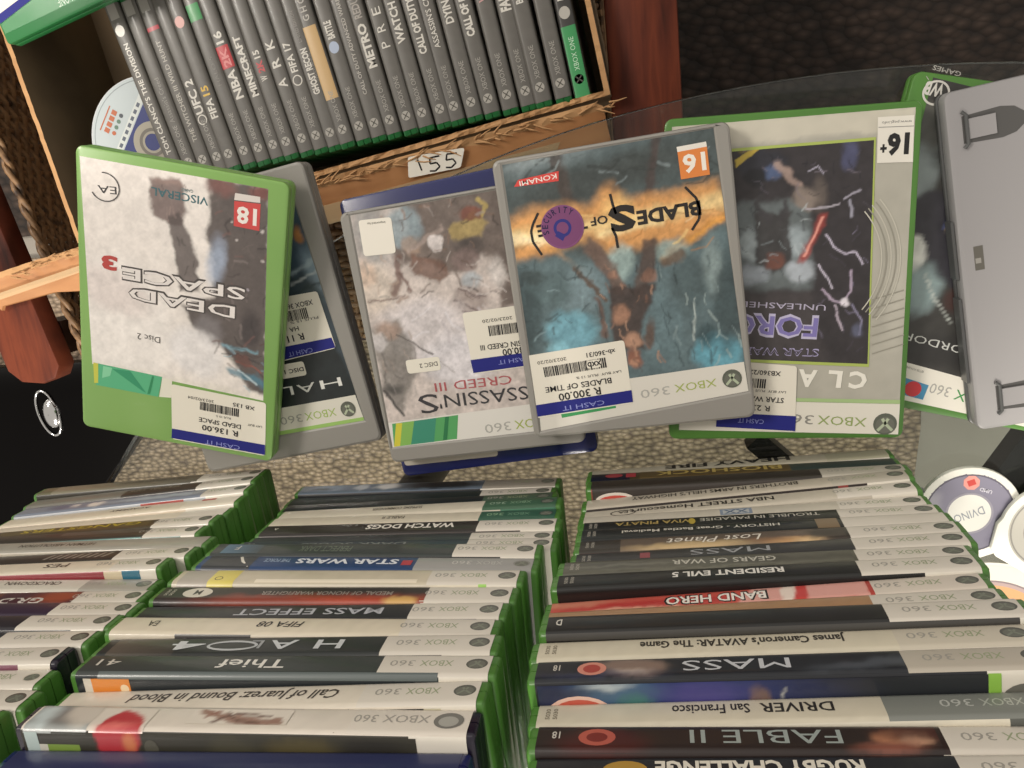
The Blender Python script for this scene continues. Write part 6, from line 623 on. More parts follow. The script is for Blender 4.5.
    ('sheet', [(-57.0, -44.8), (48.4, -51.8), (46.1, 79.7), (-56.1, 78.3)], 0.8, '#363235', [('e', -16.5, 70.0, 14.6, 9.0, 0.0, '#2a2c36', 2.25, 0.8), ('e', -9.7, 65.5, 5.1, 4.6, 0.0, '#54658a', 1.71, 0.8), ('e', -19.3, 62.7, 6.8, 4.6, 0.0, '#1c1d22', 1.71, 0.9), ('e', 33.4, 72.3, 4.3, 7.6, 0.0, '#5a5f86', 2.16, 0.6), ('p', [(-30.6, 49.5), (12.1, 48.2), (14.7, -5.1), (-30.3, -3.3)], '#6a7375', 2.9, 0.9), ('e', -20.5, 23.6, 8.1, 9.3, 0.0, '#aab6ba', 2.9, 0.9), ('e', 4.2, 24.1, 6.8, 9.1, 0.0, '#a3afb5', 2.85, 0.9), ('p', [(-19.0, 43.0), (1.0, 41.9), (2.8, 12.3), (-6.9, 4.9), (-17.5, 13.2)], '#3b393a', 1.71, 0.95), ('l', [(-10.3, 36.7), (-17.3, 47.0), (-15.1, 52.1)], 3.42, '#3d3b3e', 1.43, 0.9), ('l', [(-3.4, 36.3), (-1.4, 46.7)], 3.42, '#3d3b3e', 1.43, 0.9), ('e', -7.0, 12.8, 5.8, 5.2, 0.0, '#7d4f42', 1.74, 0.8), ('e', -20.3, 5.5, 9.3, 5.8, 0.0, '#a7b0ba', 2.32, 0.8), ('e', 7.5, 6.1, 8.1, 7.0, 0.0, '#b8c0c9', 2.32, 0.85), ('e', -25.1, 79.0, 3.4, 1.7, 0.0, '#8a7a3a', 0.86, 0.5), ('l', [(-8.0, 69.4), (1.7, 61.4), (6.3, 57.1)], 3.93, '#a58f86', 1.4, 0.9), ('e', 9.8, 49.5, 6.7, 6.7, 0.0, '#8e8178', 2.24, 0.9), ('e', 17.6, 50.8, 3.9, 9.0, 0.0, '#6a605a', 2.25, 0.8), ('l', [(10.5, 64.3), (16.0, 67.3), (19.5, 62.6)], 0.67, '#c8c4d8', 0.39, 0.8), ('l', [(10.0, 43.7), (22.3, 43.0), (28.9, 45.5)], 0.9, '#c6c0cc', 0.45, 0.85), ('l', [(31.0, 48.3), (39.7, 52.3)], 1.12, '#b8b4c4', 0.45, 0.8), ('l', [(34.9, 46.9), (35.9, 37.7)], 1.68, '#a9a8b8', 0.56, 0.85), ('l', [(19.2, 37.4), (9.1, 14.4)], 3.93, '#a8453f', 1.96, 0.9), ('l', [(19.2, 37.4), (9.6, 15.6)], 1.46, '#f0a496', 0.56, 1), ('l', [(21.7, 27.4), (26.4, 20.7), (33.4, 15.7), (38.4, 16.6), (42.6, 9.3)], 0.9, '#d3cbe0', 0.45, 0.95), ('l', [(17.7, 9.9), (23.7, 1.8), (26.2, -4.3)], 0.91, '#d9d2e4', 0.46, 0.95), ('l', [(20.5, -5.3), (28.1, -11.6), (33.9, -14.3), (36.5, -5.9), (37.1, 6.0)], 1.25, '#b9a9bf', 0.57, 0.95), ('l', [(28.3, -14.7), (30.3, -23.9), (33.4, -30.2)], 1.25, '#c9bccc', 0.57, 0.9), ('e', 34.5, -13.1, 2.3, 2.9, 0.0, '#efe9f2', 1.14, 0.9), ('l', [(38.0, -15.0), (44.0, -24.4), (43.3, -33.6)], 0.9, '#a9a4c4', 0.56, 0.8), ('e', 42.0, -30.5, 2.9, 4.6, 0.0, '#6f7490', 1.71, 0.7), ('p', [(-30.3, -4.5), (14.8, -6.3), (23.7, -51.2), (-30.0, -50.0)], '#4a4546', 3.54, 0.7), ('n', 5, 0.3), ('p', [(-30.8, 73.7), (-15.6, 82.9), (-11.1, 83.1), (-30.2, 69.1)], '#c9b04a', 0.34, 0.95), ('l', [(-16.0, 57.7), (-13.9, 55.2), (-11.9, 54.2)], 0.8, '#5a5660', 0.51, 0.6), ('l', [(-11.3, 80.8), (-9.0, 83.1), (-8.9, 85.4)], 0.79, '#5a5660', 0.67, 0.6), ('l', [(20.9, 64.1), (17.1, 64.2), (14.5, 63.9)], 0.61, '#7d7480', 0.5, 0.6), ('l', [(21.2, 56.9), (19.5, 56.2), (18.2, 56.3)], 0.39, '#23222a', 0.5, 0.6), ('l', [(11.0, 67.9), (13.3, 67.9), (14.3, 69.0)], 0.84, '#5a5660', 0.34, 0.6), ('l', [(-13.7, 58.1), (-14.8, 54.7), (-17.0, 53.5)], 0.86, '#23222a', 0.34, 0.6), ('l', [(6.1, 51.7), (4.7, 55.9), (5.6, 58.7)], 0.56, '#7d7480', 0.73, 0.6), ('l', [(7.5, 68.9), (9.9, 69.1), (11.6, 68.2)], 0.44, '#191820', 0.28, 0.6), ('l', [(-22.8, 61.2), (-19.4, 60.5), (-17.1, 60.7)], 0.91, '#23222a', 0.34, 0.6), ('l', [(-15.8, 69.4), (-18.2, 68.4), (-20.1, 67.9)], 0.51, '#23222a', 0.34, 0.6), ('l', [(36.4, 71.9), (38.3, 72.7), (38.8, 74.1)], 0.6, '#5a5660', 0.43, 0.6), ('l', [(42.0, 45.0), (45.5, 42.5), (48.0, 40.8)], 0.55, '#5a5660', 0.66, 0.6), ('l', [(-10.3, 61.8), (-7.6, 62.7), (-5.6, 62.6)], 0.39, '#7d7480', 0.28, 0.6), ('l', [(-9.6, 71.0), (-7.6, 72.0), (-7.1, 73.4)], 0.56, '#5a5660', 0.73, 0.6), ('l', [(24.6, 62.4), (24.5, 66.8), (24.5, 69.8)], 0.72, '#23222a', 0.72, 0.6), ('l', [(35.0, 65.6), (33.4, 67.9), (32.9, 69.9)], 0.6, '#191820', 0.38, 0.6), ('l', [(9.7, 70.2), (9.5, 68.4), (9.1, 67.2)], 0.9, '#23222a', 0.39, 0.6), ('l', [(-4.8, 72.0), (-7.6, 71.4), (-9.7, 71.6)], 0.79, '#5a5660', 0.34, 0.6), ('l', [(-21.2, 78.4), (-24.2, 79.1), (-26.1, 78.4)], 0.86, '#7d7480', 0.34, 0.6), ('l', [(10.0, 68.5), (12.4, 68.5), (13.8, 69.3)], 0.45, '#191820', 0.39, 0.6), ('l', [(24.8, 53.0), (27.3, 50.9), (28.5, 48.9)], 0.39, '#23222a', 0.44, 0.6), ('l', [(32.7, 64.6), (36.3, 62.7), (39.1, 62.6)], 0.87, '#7d7480', 0.59, 0.6), ('l', [(-10.6, 75.6), (-9.9, 71.1), (-10.9, 68.2)], 0.79, '#191820', 0.73, 0.6), ('l', [(-20.8, 61.0), (-17.0, 60.6), (-15.0, 58.6)], 0.51, '#5a5660', 0.34, 0.6), ('l', [(29.9, 45.1), (31.5, 47.2), (33.3, 47.3)], 0.39, '#23222a', 0.56, 0.6), ('l', [(16.6, 51.7), (13.6, 51.4), (11.6, 52.8)], 0.73, '#191820', 0.51, 0.6), ('l', [(8.8, 49.8), (7.0, 50.7), (6.1, 51.7)], 0.39, '#7d7480', 0.62, 0.6), ('l', [(29.8, 53.8), (32.1, 54.3), (33.6, 55.0)], 0.61, '#23222a', 0.28, 0.6), ('l', [(-15.6, 68.5), (-13.6, 66.9), (-12.3, 65.9)], 0.68, '#7d7480', 0.4, 0.6), ('l', [(36.2, 64.8), (39.3, 62.0), (39.7, 59.1)], 0.88, '#23222a', 0.33, 0.6), ('l', [(13.5, 36.3), (9.5, 37.1), (7.0, 36.2)], 0.5, '#c3ccd0', 0.62, 0.6), ('l', [(-24.1, 32.6), (-28.0, 34.0), (-30.7, 33.6)], 0.76, '#2f2e32', 0.64, 0.6), ('l', [(-25.3, 5.0), (-23.2, 3.6), (-21.5, 3.4)], 0.94, '#8d979c', 0.65, 0.6), ('l', [(-1.1, 31.8), (-3.3, 31.3), (-5.0, 31.7)], 1.03, '#4b4d50', 0.4, 0.6), ('l', [(-15.6, 13.2), (-13.3, 14.2), (-11.6, 13.7)], 0.7, '#c3ccd0', 0.52, 0.6), ('l', [(-5.1, 25.4), (-3.0, 21.9), (-0.9, 20.0)], 0.64, '#8d979c', 0.41, 0.6), ('l', [(-1.6, 19.3), (1.3, 20.4), (3.5, 21.2)], 0.46, '#2f2e32', 0.46, 0.6), ('l', [(-8.8, 25.9), (-12.3, 24.3), (-14.8, 23.2)], 0.7, '#8d979c', 0.52, 0.6), ('l', [(-19.3, 42.8), (-17.9, 44.2), (-16.5, 44.3)], 0.8, '#2f2e32', 0.29, 0.6), ('l', [(-3.9, 8.0), (-2.6, 6.2), (-2.1, 4.7)], 0.46, '#2f2e32', 0.35, 0.6), ('l', [(-21.0, 18.2), (-22.9, 18.8), (-24.0, 19.7)], 0.52, '#c3ccd0', 0.76, 0.6), ('l', [(4.7, 22.0), (5.3, 18.8), (6.1, 16.6)], 0.93, '#c3ccd0', 0.75, 0.6), ('l', [(-26.7, 22.4), (-25.1, 20.4), (-23.4, 19.8)], 0.87, '#2f2e32', 0.64, 0.6), ('l', [(-20.0, 40.9), (-21.2, 44.0), (-20.3, 46.1)], 0.76, '#2f2e32', 0.7, 0.6), ('l', [(-19.8, 32.0), (-22.0, 33.8), (-24.0, 34.2)], 0.64, '#4b4d50', 0.29, 0.6), ('l', [(-10.8, 5.9), (-12.9, 6.4), (-14.4, 6.8)], 0.64, '#2f2e32', 0.52, 0.6), ('l', [(-16.8, 33.9), (-16.6, 35.7), (-16.2, 36.9)], 0.52, '#c3ccd0', 0.29, 0.6), ('l', [(-5.7, 16.7), (-8.4, 17.6), (-10.2, 16.7)], 0.87, '#8d979c', 0.41, 0.6), ('l', [(7.6, 22.8), (9.1, 20.4), (10.3, 18.8)], 0.63, '#c3ccd0', 0.68, 0.6), ('l', [(7.4, 42.3), (9.6, 44.4), (10.2, 46.5)], 0.9, '#c3ccd0', 0.39, 0.6), ('l', [(8.8, 31.2), (8.9, 34.1), (8.5, 36.1)], 0.91, '#2f2e32', 0.63, 0.6), ('l', [(8.5, -0.6), (7.5, 2.0), (7.8, 3.8)], 0.86, '#2f2e32', 0.57, 0.6), ('l', [(-4.4, 12.0), (-7.7, 14.2), (-10.4, 15.1)], 0.46, '#4b4d50', 0.41, 0.6), ('l', [(-11.4, 1.1), (-13.8, 1.3), (-15.4, 2.1)], 0.47, '#8d979c', 0.65, 0.6), ('l', [(7.8, 38.4), (6.0, 39.4), (4.7, 40.0)], 0.97, '#2f2e32', 0.57, 0.6), ('l', [(-4.6, 19.1), (-3.2, 22.1), (-1.5, 23.4)], 0.46, '#4b4d50', 0.64, 0.6), ('l', [(44.9, -41.8), (43.3, -43.1), (42.1, -43.9)], 0.46, '#4f4a58', 0.46, 0.6), ('l', [(36.8, 14.3), (33.4, 14.8), (31.5, 16.6)], 0.34, '#4f4a58', 0.5, 0.6), ('l', [(17.3, -14.1), (20.9, -12.5), (22.5, -10.3)], 0.29, '#8d86a0', 0.58, 0.6), ('l', [(36.0, -43.3), (38.4, -40.2), (39.7, -37.6)], 0.52, '#4f4a58', 0.75, 0.6), ('l', [(34.1, -30.2), (32.6, -27.1), (32.6, -24.7)], 0.57, '#2a282e', 0.34, 0.6), ('l', [(21.2, 10.5), (20.3, 8.2), (20.7, 6.6)], 0.34, '#2a282e', 0.57, 0.6), ('l', [(42.9, 12.9), (44.8, 11.7), (45.4, 10.2)], 0.5, '#8d86a0', 0.5, 0.6), ('l', [(23.0, 27.6), (22.3, 23.9), (20.6, 22.0)], 0.39, '#4f4a58', 0.34, 0.6), ('l', [(36.8, 27.5), (39.0, 29.4), (39.0, 31.6)], 0.5, '#8d86a0', 0.28, 0.6), ('l', [(40.6, -19.9), (36.6, -20.4), (34.2, -18.8)], 0.51, '#8d86a0', 0.63, 0.6), ('l', [(27.9, -43.4), (29.5, -41.7), (29.7, -39.9)], 0.46, '#2a282e', 0.64, 0.6), ('l', [(29.2, 12.4), (26.4, 14.4), (24.7, 16.2)], 0.57, '#4f4a58', 0.68, 0.6), ('l', [(23.6, 2.5), (21.2, 0.7), (19.9, -1.0)], 0.63, '#2a282e', 0.68, 0.6), ('l', [(36.2, 2.7), (37.8, -1.4), (38.3, -4.4)], 0.39, '#8d86a0', 0.45, 0.6), ('l', [(26.1, -33.8), (27.8, -35.2), (29.1, -35.8)], 0.29, '#2a282e', 0.46, 0.6), ('l', [(33.8, -32.0), (33.6, -27.1), (31.5, -24.5)], 0.51, '#4f4a58', 0.34, 0.6), ('l', [(43.8, -42.5), (42.6, -47.1), (42.9, -50.7)], 0.4, '#2a282e', 0.63, 0.6), ('l', [(21.5, -34.3), (20.3, -30.4), (18.4, -28.4)], 0.46, '#8d86a0', 0.75, 0.6), ('l', [(28.0, 13.9), (31.8, 11.0), (33.7, 8.2)], 0.34, '#4f4a58', 0.4, 0.6), ('l', [(41.1, 28.3), (38.4, 25.5), (36.4, 23.5)], 0.56, '#4f4a58', 0.5, 0.6), ('l', [(29.0, -19.0), (32.3, -16.7), (33.8, -14.4)], 0.63, '#2a282e', 0.46, 0.6), ('l', [(29.6, -30.2), (32.9, -29.8), (34.9, -28.6)], 0.41, '#2a282e', 0.46, 0.6)]),
    ('text', 'UNLEASHED', (23.1, -14.5), (-28.5, -10.2), 3.71, '#b9b3c9', 0.0, 0.5),
    ('text', 'FORCE', (19.3, -21.7), (-41.6, -17.2), 13.93, '#c4bfda', 0.05, 0.5),
    ('text', 'FORCE', (19.0, -22.7), (-41.0, -18.1), 11.89, '#837ab8', 0.02, 0.6),
    ('text', 'STAR WARS', (19.9, -41.7), (-28.9, -39.1), 4.93, '#b0a9cf', 0.02, 0.5),
    ('text', 'STAR WARS', (19.3, -42.3), (-28.3, -39.7), 3.84, '#4a4450', 0.0, 0.56),
    ('shape', [(-62.8, -72.3), (68.3, -77.5), (68.3, -97.2), (-64.9, -93.1)], '#e4e0d4', 0.3),
    ('shape', [(-62.8, -70.3), (68.3, -75.0), (68.3, -77.6), (-62.8, -72.6)], '#a9c48a', 0.3),
    ('logo', (60.3, -90.3), 6.96),
    ('text', 'XBOX', (49.6, -86.3), (20.6, -84.3), 6.09, '#93a562', 0, 0.4),
    ('text', '360', (18.2, -84.3), (-2.3, -82.7), 6.3, '#8d8b84', 0, 0.4),
    ('text', 'C', (48.9, -57.5), (38.5, -56.6), 10.44, '#f0ede2', 0.04, 0.4),
    ('text', 'L', (34.4, -56.5), (26.2, -55.7), 10.44, '#f0ede2', 0.04, 0.4),
    ('text', 'A', (19.7, -55.6), (8.5, -54.7), 10.62, '#f0ede2', 0.04, 0.4),
    ('shape', [(47.6, 92.1), (66.9, 91.8), (67.6, 66.2), (48.3, 66.9)], '#e9e5da', 0.34),
    ('shape', [(48.1, 86.7), (67.0, 86.1), (67.0, 85.7), (48.2, 86.3)], '#8d8a84', 0.4),
    ('text', 'www.pegi.info', (65.8, 89.2), (49.9, 89.5), 1.56, '#6d6a64', 0, 0.42),
    ('text', '16', (65.1, 81.9), (53.4, 82.0), 11.15, '#1b1a1a', 0.05, 0.42),
    ('text', '+', (53.1, 77.6), (49.6, 77.6), 5.96, '#1b1a1a', 0.05, 0.42),
  ],
  'FU_sticker': [
    ('rr', [(-37.9, -47.2), (7.2, -52.1), (7.0, -95.1), (-41.6, -91.3)], '#e9e4d6', 0.7),
    ('shape', [(-41.0, -81.3), (7.4, -84.5), (7.0, -94.4), (-41.6, -91.0)], '#25297e', 0.82),
    ('text', 'XB360/22', (-2.2, -55.4), (-20.9, -53.7), 3.07, '#2b2a2c', 0.01, 0.9),
    ('bar', (-11.1, -60.1), (-30.0, -58.4), 6.0, '#2b2a2c'),
    ('text', 'LAY BUY  PLUS 15 %', (1.0, -68.1), (-23.8, -66.0), 1.56, '#2b2a2c', 0, 0.9),
    ('text', 'STAR WARS', (-0.1, -72.6), (-25.6, -70.2), 3.48, '#2b2a2c', 0.01, 0.9),
    ('text', 'R 230.00', (-8.5, -77.7), (-29.9, -75.8), 3.66, '#2b2a2c', 0.01, 0.9),
    ('text', 'CASH IT', (-12.0, -86.6), (-27.9, -85.4), 3.05, '#8c93cf', 0, 0.9),
  ],
  'BLUE': [
    ('rr', [(-67.9, -80.2), (1.5, -82.4), (0.9, -92.7), (-68.0, -90.8)], '#c9c2b4', 0.3),
    ('text', 'R 200.00', (-19.1, -83.2), (-45.7, -82.5), 4.3, '#55524c', 0.01, 0.4),
  ],
  'WB': [
    ('sheet', [(-53.0, -91.7), (65.5, -95.5), (48.8, 85.6), (-57.9, 95.5)], 1.8, '#3b3a38', [('e', -54.3, 67.0, 13.4, 13.4, 0.0, '#5a5b57', 4.29, 0.8), ('e', -52.7, 41.6, 12.0, 16.4, 0.0, '#8f9a9b', 3.83, 0.9), ('e', -49.7, 79.9, 7.5, 4.3, 0.0, '#6d6c66', 2.14, 0.7), ('p', [(-56.2, 23.5), (-42.2, 34.6), (-27.8, 34.0), (-9.1, -19.6), (-24.6, -16.2), (-42.3, 5.0)], '#34333a', 2.23, 0.95), ('e', -41.0, -3.8, 7.4, 11.3, 0.0, '#e2e3dd', 1.7, 0.95), ('e', -31.3, -23.6, 11.4, 14.8, 0.0, '#92a6a8', 3.98, 0.9), ('e', -26.7, 16.6, 2.8, 3.9, 0.0, '#5f6a9a', 1.11, 0.8), ('e', -25.8, 13.8, 1.6, 1.6, 0.0, '#b09a6a', 0.82, 0.8), ('l', [(-31.0, -14.3), (-21.2, -28.0), (-9.0, -39.5)], 1.14, '#c9cfca', 0.57, 0.8), ('e', -10.1, -25.9, 5.6, 7.8, 0.0, '#4a3330', 2.24, 0.8), ('p', [(-45.5, -58.0), (20.0, -39.0), (28.4, -66.0), (-42.5, -69.1)], '#2b2a2a', 4.06, 0.8), ('n', 5, 0.25)]),
    ('shape', [(-54.3, -66.2), (65.5, -77.2), (65.5, -95.5), (-53.0, -91.7)], '#e5e1d6', 0.12),
    ('text', 'OF MORDOR', (27.8, -54.6), (-32.6, -50.3), 4.96, '#c6c8c4', 0.0, 0.2),
    ('text', '360', (4.0, -79.4), (-8.3, -78.6), 6.85, '#a9a8a2', 0, 0.2),
    ('text', 'X', (14.5, -80.6), (7.1, -79.8), 6.87, '#3f8f4c', 0, 0.2),
    ('shape', [(-26.0, -78.3), (-9.6, -80.5), (-10.4, -90.3), (-24.7, -89.3)], '#4489ae', 0.2),
    ('ell', (-18.1, -84.6), 4.95, 4.95, '#c8343c', 0.3),
    ('text', 'BETTER WITH KINECT', (-15.0, -72.1), (-27.5, -70.7), 1.51, '#7b7770', 0, 0.2),
    ('ring', (-54.1, 87.5), 7.48, 6.95, 1.18, '#d3d1ca', 0, 360),
    ('text', 'WB', (-50.0, 92.4), (-60.7, 93.1), 7.35, '#d3d1ca', 0.03, 0.3),
    ('text', 'GAMES', (-43.6, 100.3), (-59.4, 101.9), 2.62, '#a9a7a0', 0.01, 0.2),
    ('line', [(-61.7, 95.5), (-59.8, 93.7)], 0.43, '#a9a7a0'),
  ],
}
PTS = {'boxL': (-591.35, 175.41, -178), 'boxFL': (-554.87, -11.39, -178), 'boxFR': (-39.28, 65.94, -178), 't1': (-464.79, 181.52, -178), 'r1': (-434.52, 32.25, -178), 'r27': (-52.98, 62.72, -178), 't27': (-65.21, 128.65, -178), 'tagL': (-213.05, 23.39, -186), 'tagR': (-151.13, 29.97, -186), 'disc': (-463.63, 74.62, -186), 'armLa': (-648.0, -57.92, -200), 'armLb': (-631.76, -139.56, -200), 'armLc': (-686.27, -145.16, -200), 'armRa': (-33.25, 143.84, -200), 'armRb': (-31.61, 34.58, -200), 'armRc': (28.18, 135.62, -200), 'armRd': (28.71, 44.47, -200), 'cab1': (-726.85, -286.21, -425), 'cab2': (-794.66, -355.63, -425), 'hand': (-856.45, -244.6, -425), 'cab3': (-679.4, -234.92, -425), 'wick1': (-315.2, -41.24, -260), 'wick2': (-318.09, -130.43, -260), 'wickL': (-578.32, 51.0, -200), 'wickB': (-594.86, -99.84, -200), 'gA': (-560.1, 167.52, -150), 'gB': (-461.24, 190.02, -150), 'gC': (-566.47, 174.2, -150), 'gD': (-587.43, 208.51, -150), 'rugR': (282.47, -343.83, -450), 'rugR2': (390.91, -425.07, -450), 'car1': (-757.99, -297.65, -450), 'car2': (-84.94, -327.52, -450), 'drk': (58.1, 73.71, -450), 'drk2': (369.81, 78.23, -450), 'bar1': (61.81, -188.74, -18), 'bar2': (74.34, -201.12, -18), 'bar3': (232.64, -204.73, -18), 'bar4': (216.06, -231.27, -18), 'flapL': (-650.34, -26.07, -178), 'flapR': (-32.86, 62.0, -178), 'umd1': (192.53, -237.95, 2), 'umd2': (241.67, -250.13, 6), 'dvd': (206.89, -335.17, 1)}

# ------------------------------------------------------------------ camera
cam = bpy.data.cameras.new('camera'); co = bpy.data.objects.new('camera', cam); COL.objects.link(co)
cam.sensor_fit = 'HORIZONTAL'; cam.sensor_width = 36; cam.lens = 36*800/1024; cam.clip_start = .01
co.matrix_world = Matrix(CAM_R).to_4x4(); co.location = (0, 0, CAM_Z*MM)
SC.camera = co
SC.view_settings.view_transform = 'Standard'; SC.view_settings.look = 'None'; SC.view_settings.gamma = 1
SC.view_settings.use_curve_mapping = False; SC.view_settings.exposure = 0.25
# ------------------------------------------------------------------ light
wd = bpy.data.worlds.new('room_light'); SC.world = wd; wd.use_nodes = True
bg = wd.node_tree.nodes['Background']; bg.inputs['Color'].default_value = (1, .93, .84, 1); bg.inputs['Strength'].default_value = .5
def area(name, loc, target, size, power, col, sy=None):
    l = bpy.data.lights.new(name, 'AREA'); l.energy = power; l.size = size; l.color = col
    if sy: l.shape = 'RECTANGLE'; l.size_y = sy
    o = bpy.data.objects.new(name, l); COL.objects.link(o); o.location = loc
    o.rotation_euler = (Vector(target)-Vector(loc)).to_track_quat('-Z', 'Y').to_euler(); return o
area('ceiling_light', (-2.3, 1.25, 2.4), (0, -.1, 0), .8, 52, (1, .93, .84))
area('ceiling_light_far', (-.4, -3.0, 2.5), (0, -.1, 0), 1.2, 185, (1, .93, .83))
area('window_daylight', (-1.2, 2.6, 1.8), (0, -.1, 0), 1.4, 8, (1, .96, .9), 1.1)

# ------------------------------------------------------------------ setting
RB = -450
mb = MB(); mb.box(-3000, 3000, -3000, 3000, RB-30, RB-6); fl = mb.build('floor', FLOORM); tag(fl, kind='structure')
def strip(name, mat, pts, z0, z1, label, cat, bev=1):
    mb = MB(); mb.prism(pts, z0, z1, bev); o = mb.build(name, mat); return tag(o, label, cat)
strip('carpet', CARPET, [(-1500, -1500), (190, -1500), (300, -330), (300, -30), (-1500, -30)], RB-6, RB, 'taupe woven carpet lying under the glass table', 'carpet')
strip('rug', DARKRUG, [(-1500, 0), (1500, 0), (1500, 1500), (-1500, 1500)], RB-6, RB, 'dark brown woven rug behind the glass table', 'rug')

# glass table
cx, cy, ra, rb = 110, -430, 630, 477
e = empty('glass_table', Matrix.Translation((cx*MM, cy*MM, RB*MM)), 'oval glass table carrying the stacks and the flat cases', 'table')
mb = MB(); mb.prism([(ra*math.cos(2*PI*k/160), rb*math.sin(2*PI*k/160)) for k in range(160)], -RB-8.2, -RB-.2, 1.5)
mb.build('tabletop', GLASS, e, 40)
def bar3(name, a, b, w, h, mat, parent):
    A, B = Vector(a), Vector(b); d = (B-A).normalized(); up = Vector((0, 0, 1)); s = d.cross(up)
    if s.length < .01: s = Vector((1, 0, 0))
    s.normalize(); u = s.cross(d)
    mb = MB(); vs = [tuple(P+s*i*w/2+u*j*h/2) for P in (A, B) for i, j in ((-1, -1), (1, -1), (1, 1), (-1, 1))]
    mb.add(vs, [(3, 2, 1, 0), (4, 5, 6, 7), (0, 1, 5, 4), (1, 2, 6, 5), (2, 3, 7, 6), (3, 0, 4, 7)]); return mb.build(name, mat, parent)
p1, p2, p3, p4 = (Vector(PTS[k]) for k in ('bar1', 'bar2', 'bar3', 'bar4'))
O = Vector((cx, cy, RB))
def loc3(p, z): return (p[0]-cx, p[1]-cy, z)
zt = -RB-8.4
def strut(a, b, ext0, ext1, w):
    d = (b-a); d.z = 0; d.normalize(); A = a-d*ext0; B = b+d*ext1
    bar3('support_bar', loc3(A, zt-9), loc3(B, zt-9), w, 18, BLACKM, e)
strut(p1, p2, 4, 260, 15)
strut(p3, p4, 60, 260, 24)
for x, y in ((-330, -260), (330, -260), (-330, 180), (430, 150)):
    mb = MB(); mb.tube([(x, y, .3), (x, y, zt-1)], 16, 16); mb.build('leg', BLACKM, e, 40)

# ------------------------------------------------------------------ stacks
for nm, (x, y, z, yaw), T, lab, d in STACK_CASES:
    M4 = Matrix.Translation((x*MM, y*MM, (z+.05)*MM)) @ Matrix.Rotation(yaw, 4, 'Z')
    game_case('game_case', M4, d, lab, 'game cases in the %s stack' % nm, T)

# ------------------------------------------------------------------ flat display cases
def pose(k):
    R, t, w, h, T = POSES[k]; R = Matrix(R)
    return Matrix.Translation((Vector(t)-R.col[2]*T)*MM) @ R.to_4x4(), w, h, T
def draw(mb, S, items, lift0=0.):
    for q in items:
        t = q[0]
        if t == 'sheet': art_sheet(mb, S, q[1], q[2], q[3], q[4], seed=int(abs(q[1][0][0]))+1, lift=(.34 if q[2] == .8 else 0))
        elif t == 'shape': put_shape(mb, S, q[1], q[2], q[3])
        elif t == 'rr': put_shape(mb, S, round_quad(q[1], 2.2), q[2], q[3])
        elif t == 'text': put_text(mb, S, q[1], *q[2], *q[3], q[4], q[5], q[6], 0, q[7])
        elif t == 'ell': put_ell(mb, S, *q[1], q[2], q[3], q[4], q[5], 36)
        elif t == 'ring': put_ring(mb, S, *q[1], q[2], q[3], q[4], q[5], .42 if lift0 == 0 else lift0, q[6], q[7])
        elif t == 'line': put_line(mb, S, q[1], q[2], q[3], .26)
        elif t == 'logo': put_logo(mb, S, *q[1], q[2], q[2], '#5d6156', '#b4bfa4', .4)
        elif t == 'bar':
            (x0, y0), (x1, y1), h, c = q[1:]; rnd = random.Random(5); L = math.hypot(x1-x0, y1-y0); ux, uy = (x1-x0)/L, (y1-y0)/L; s = 0
            while s < L:
                w = rnd.choice((.3, .5, .9)); w = min(w, L-s)
                P = [(x0+ux*s, y0+uy*s), (x0+ux*(s+w), y0+uy*(s+w))]
                P = [P[0], P[1], (P[1][0]-uy*h, P[1][1]+ux*h), (P[0][0]-uy*h, P[0][1]+ux*h)]
                put_shape(mb, S, P, c, .5 if lift0 < .6 else .9); s += w+rnd.choice((.3, .45, .6))
def round_quad(P, r):
    out = []; n = len(P)
    for i in range(n):
        a, b, c = Vector(P[i-1]), Vector(P[i]), Vector(P[(i+1) % n])
        u = (a-b).normalized()*r; v = (c-b).normalized()*r
        for k in range(5):
            t = k/4; q = b+u*(1-t)**2+v*t**2; out.append((q.x, q.y))
    return out
def slab_case(k, label, shellmat, group, cover=True, sticker=None, seal=None, framed=False, extra=None):
    M4, w, h, T = pose(k)
    e = empty('game_case', M4, label, 'game case', group)
    # lower and upper shell, outline rounded, slight gap between
    for nm, z0, z1 in (('case_base', 0, T/2-.25), ('case_lid', T/2+.25, T-.45)):
        mb = MB(); mb.prism(rrect(-w/2, w/2, -h/2, h/2, 5), z0, z1, 1.3); mb.build(nm, shellmat, e, 40)
    zc = T-.4
    S = lambda a, b, l=0.: (a, b, zc+l)
    if framed:     # raised translucent rim round a sunken cover window
        mb = MB(); o = rrect(-w/2+.5, w/2-.5, -h/2+.5, h/2-.5, 4.6); fw = framed
        xs = [p[0] for p in DECALS[k][0][1]]; ys = [p[1] for p in DECALS[k][0][1]]
        quad = DECALS[k][0][1]
        inner = []
        n = len(o)
        for px, py in o:      # nearest inner point: clamp to the cover quad corners
            c = quad[(0 if px < 0 else 1) if py < 0 else (3 if px < 0 else 2)]
            inner.append((c[0], c[1]))
        vs = [(x, y, zc) for x, y in o]+[(x*.985, y*.985, T+.35) for x, y in o]+[(x*1.02, y*1.02, T+.35) for x, y in inner]+[(x*1.004, y*1.004, zc) for x, y in inner]
        fs = []
        for q in range(3):
            for i in range(n):
                j = (i+1) % n; fs.append((q*n+i, q*n+j, (q+1)*n+j, (q+1)*n+i))
        mb.add(vs, fs); mb.build('case_rim', RIM, e)
    mb = MB(); draw(mb, S, DECALS[k]); mb.build('cover_sleeve', PRINT, e)
    if sticker:
        mb = MB(); draw(mb, S, DECALS[sticker], .9 if k == 'FU' else 0); tag(mb.build('price_sticker', PAPER, e), 'white price sticker with a dark blue band')
    if seal:
        mb = MB(); draw(mb, S, DECALS[seal]); tag(mb.build('security_sticker', PAPER, e), 'round purple sticker')
    return e
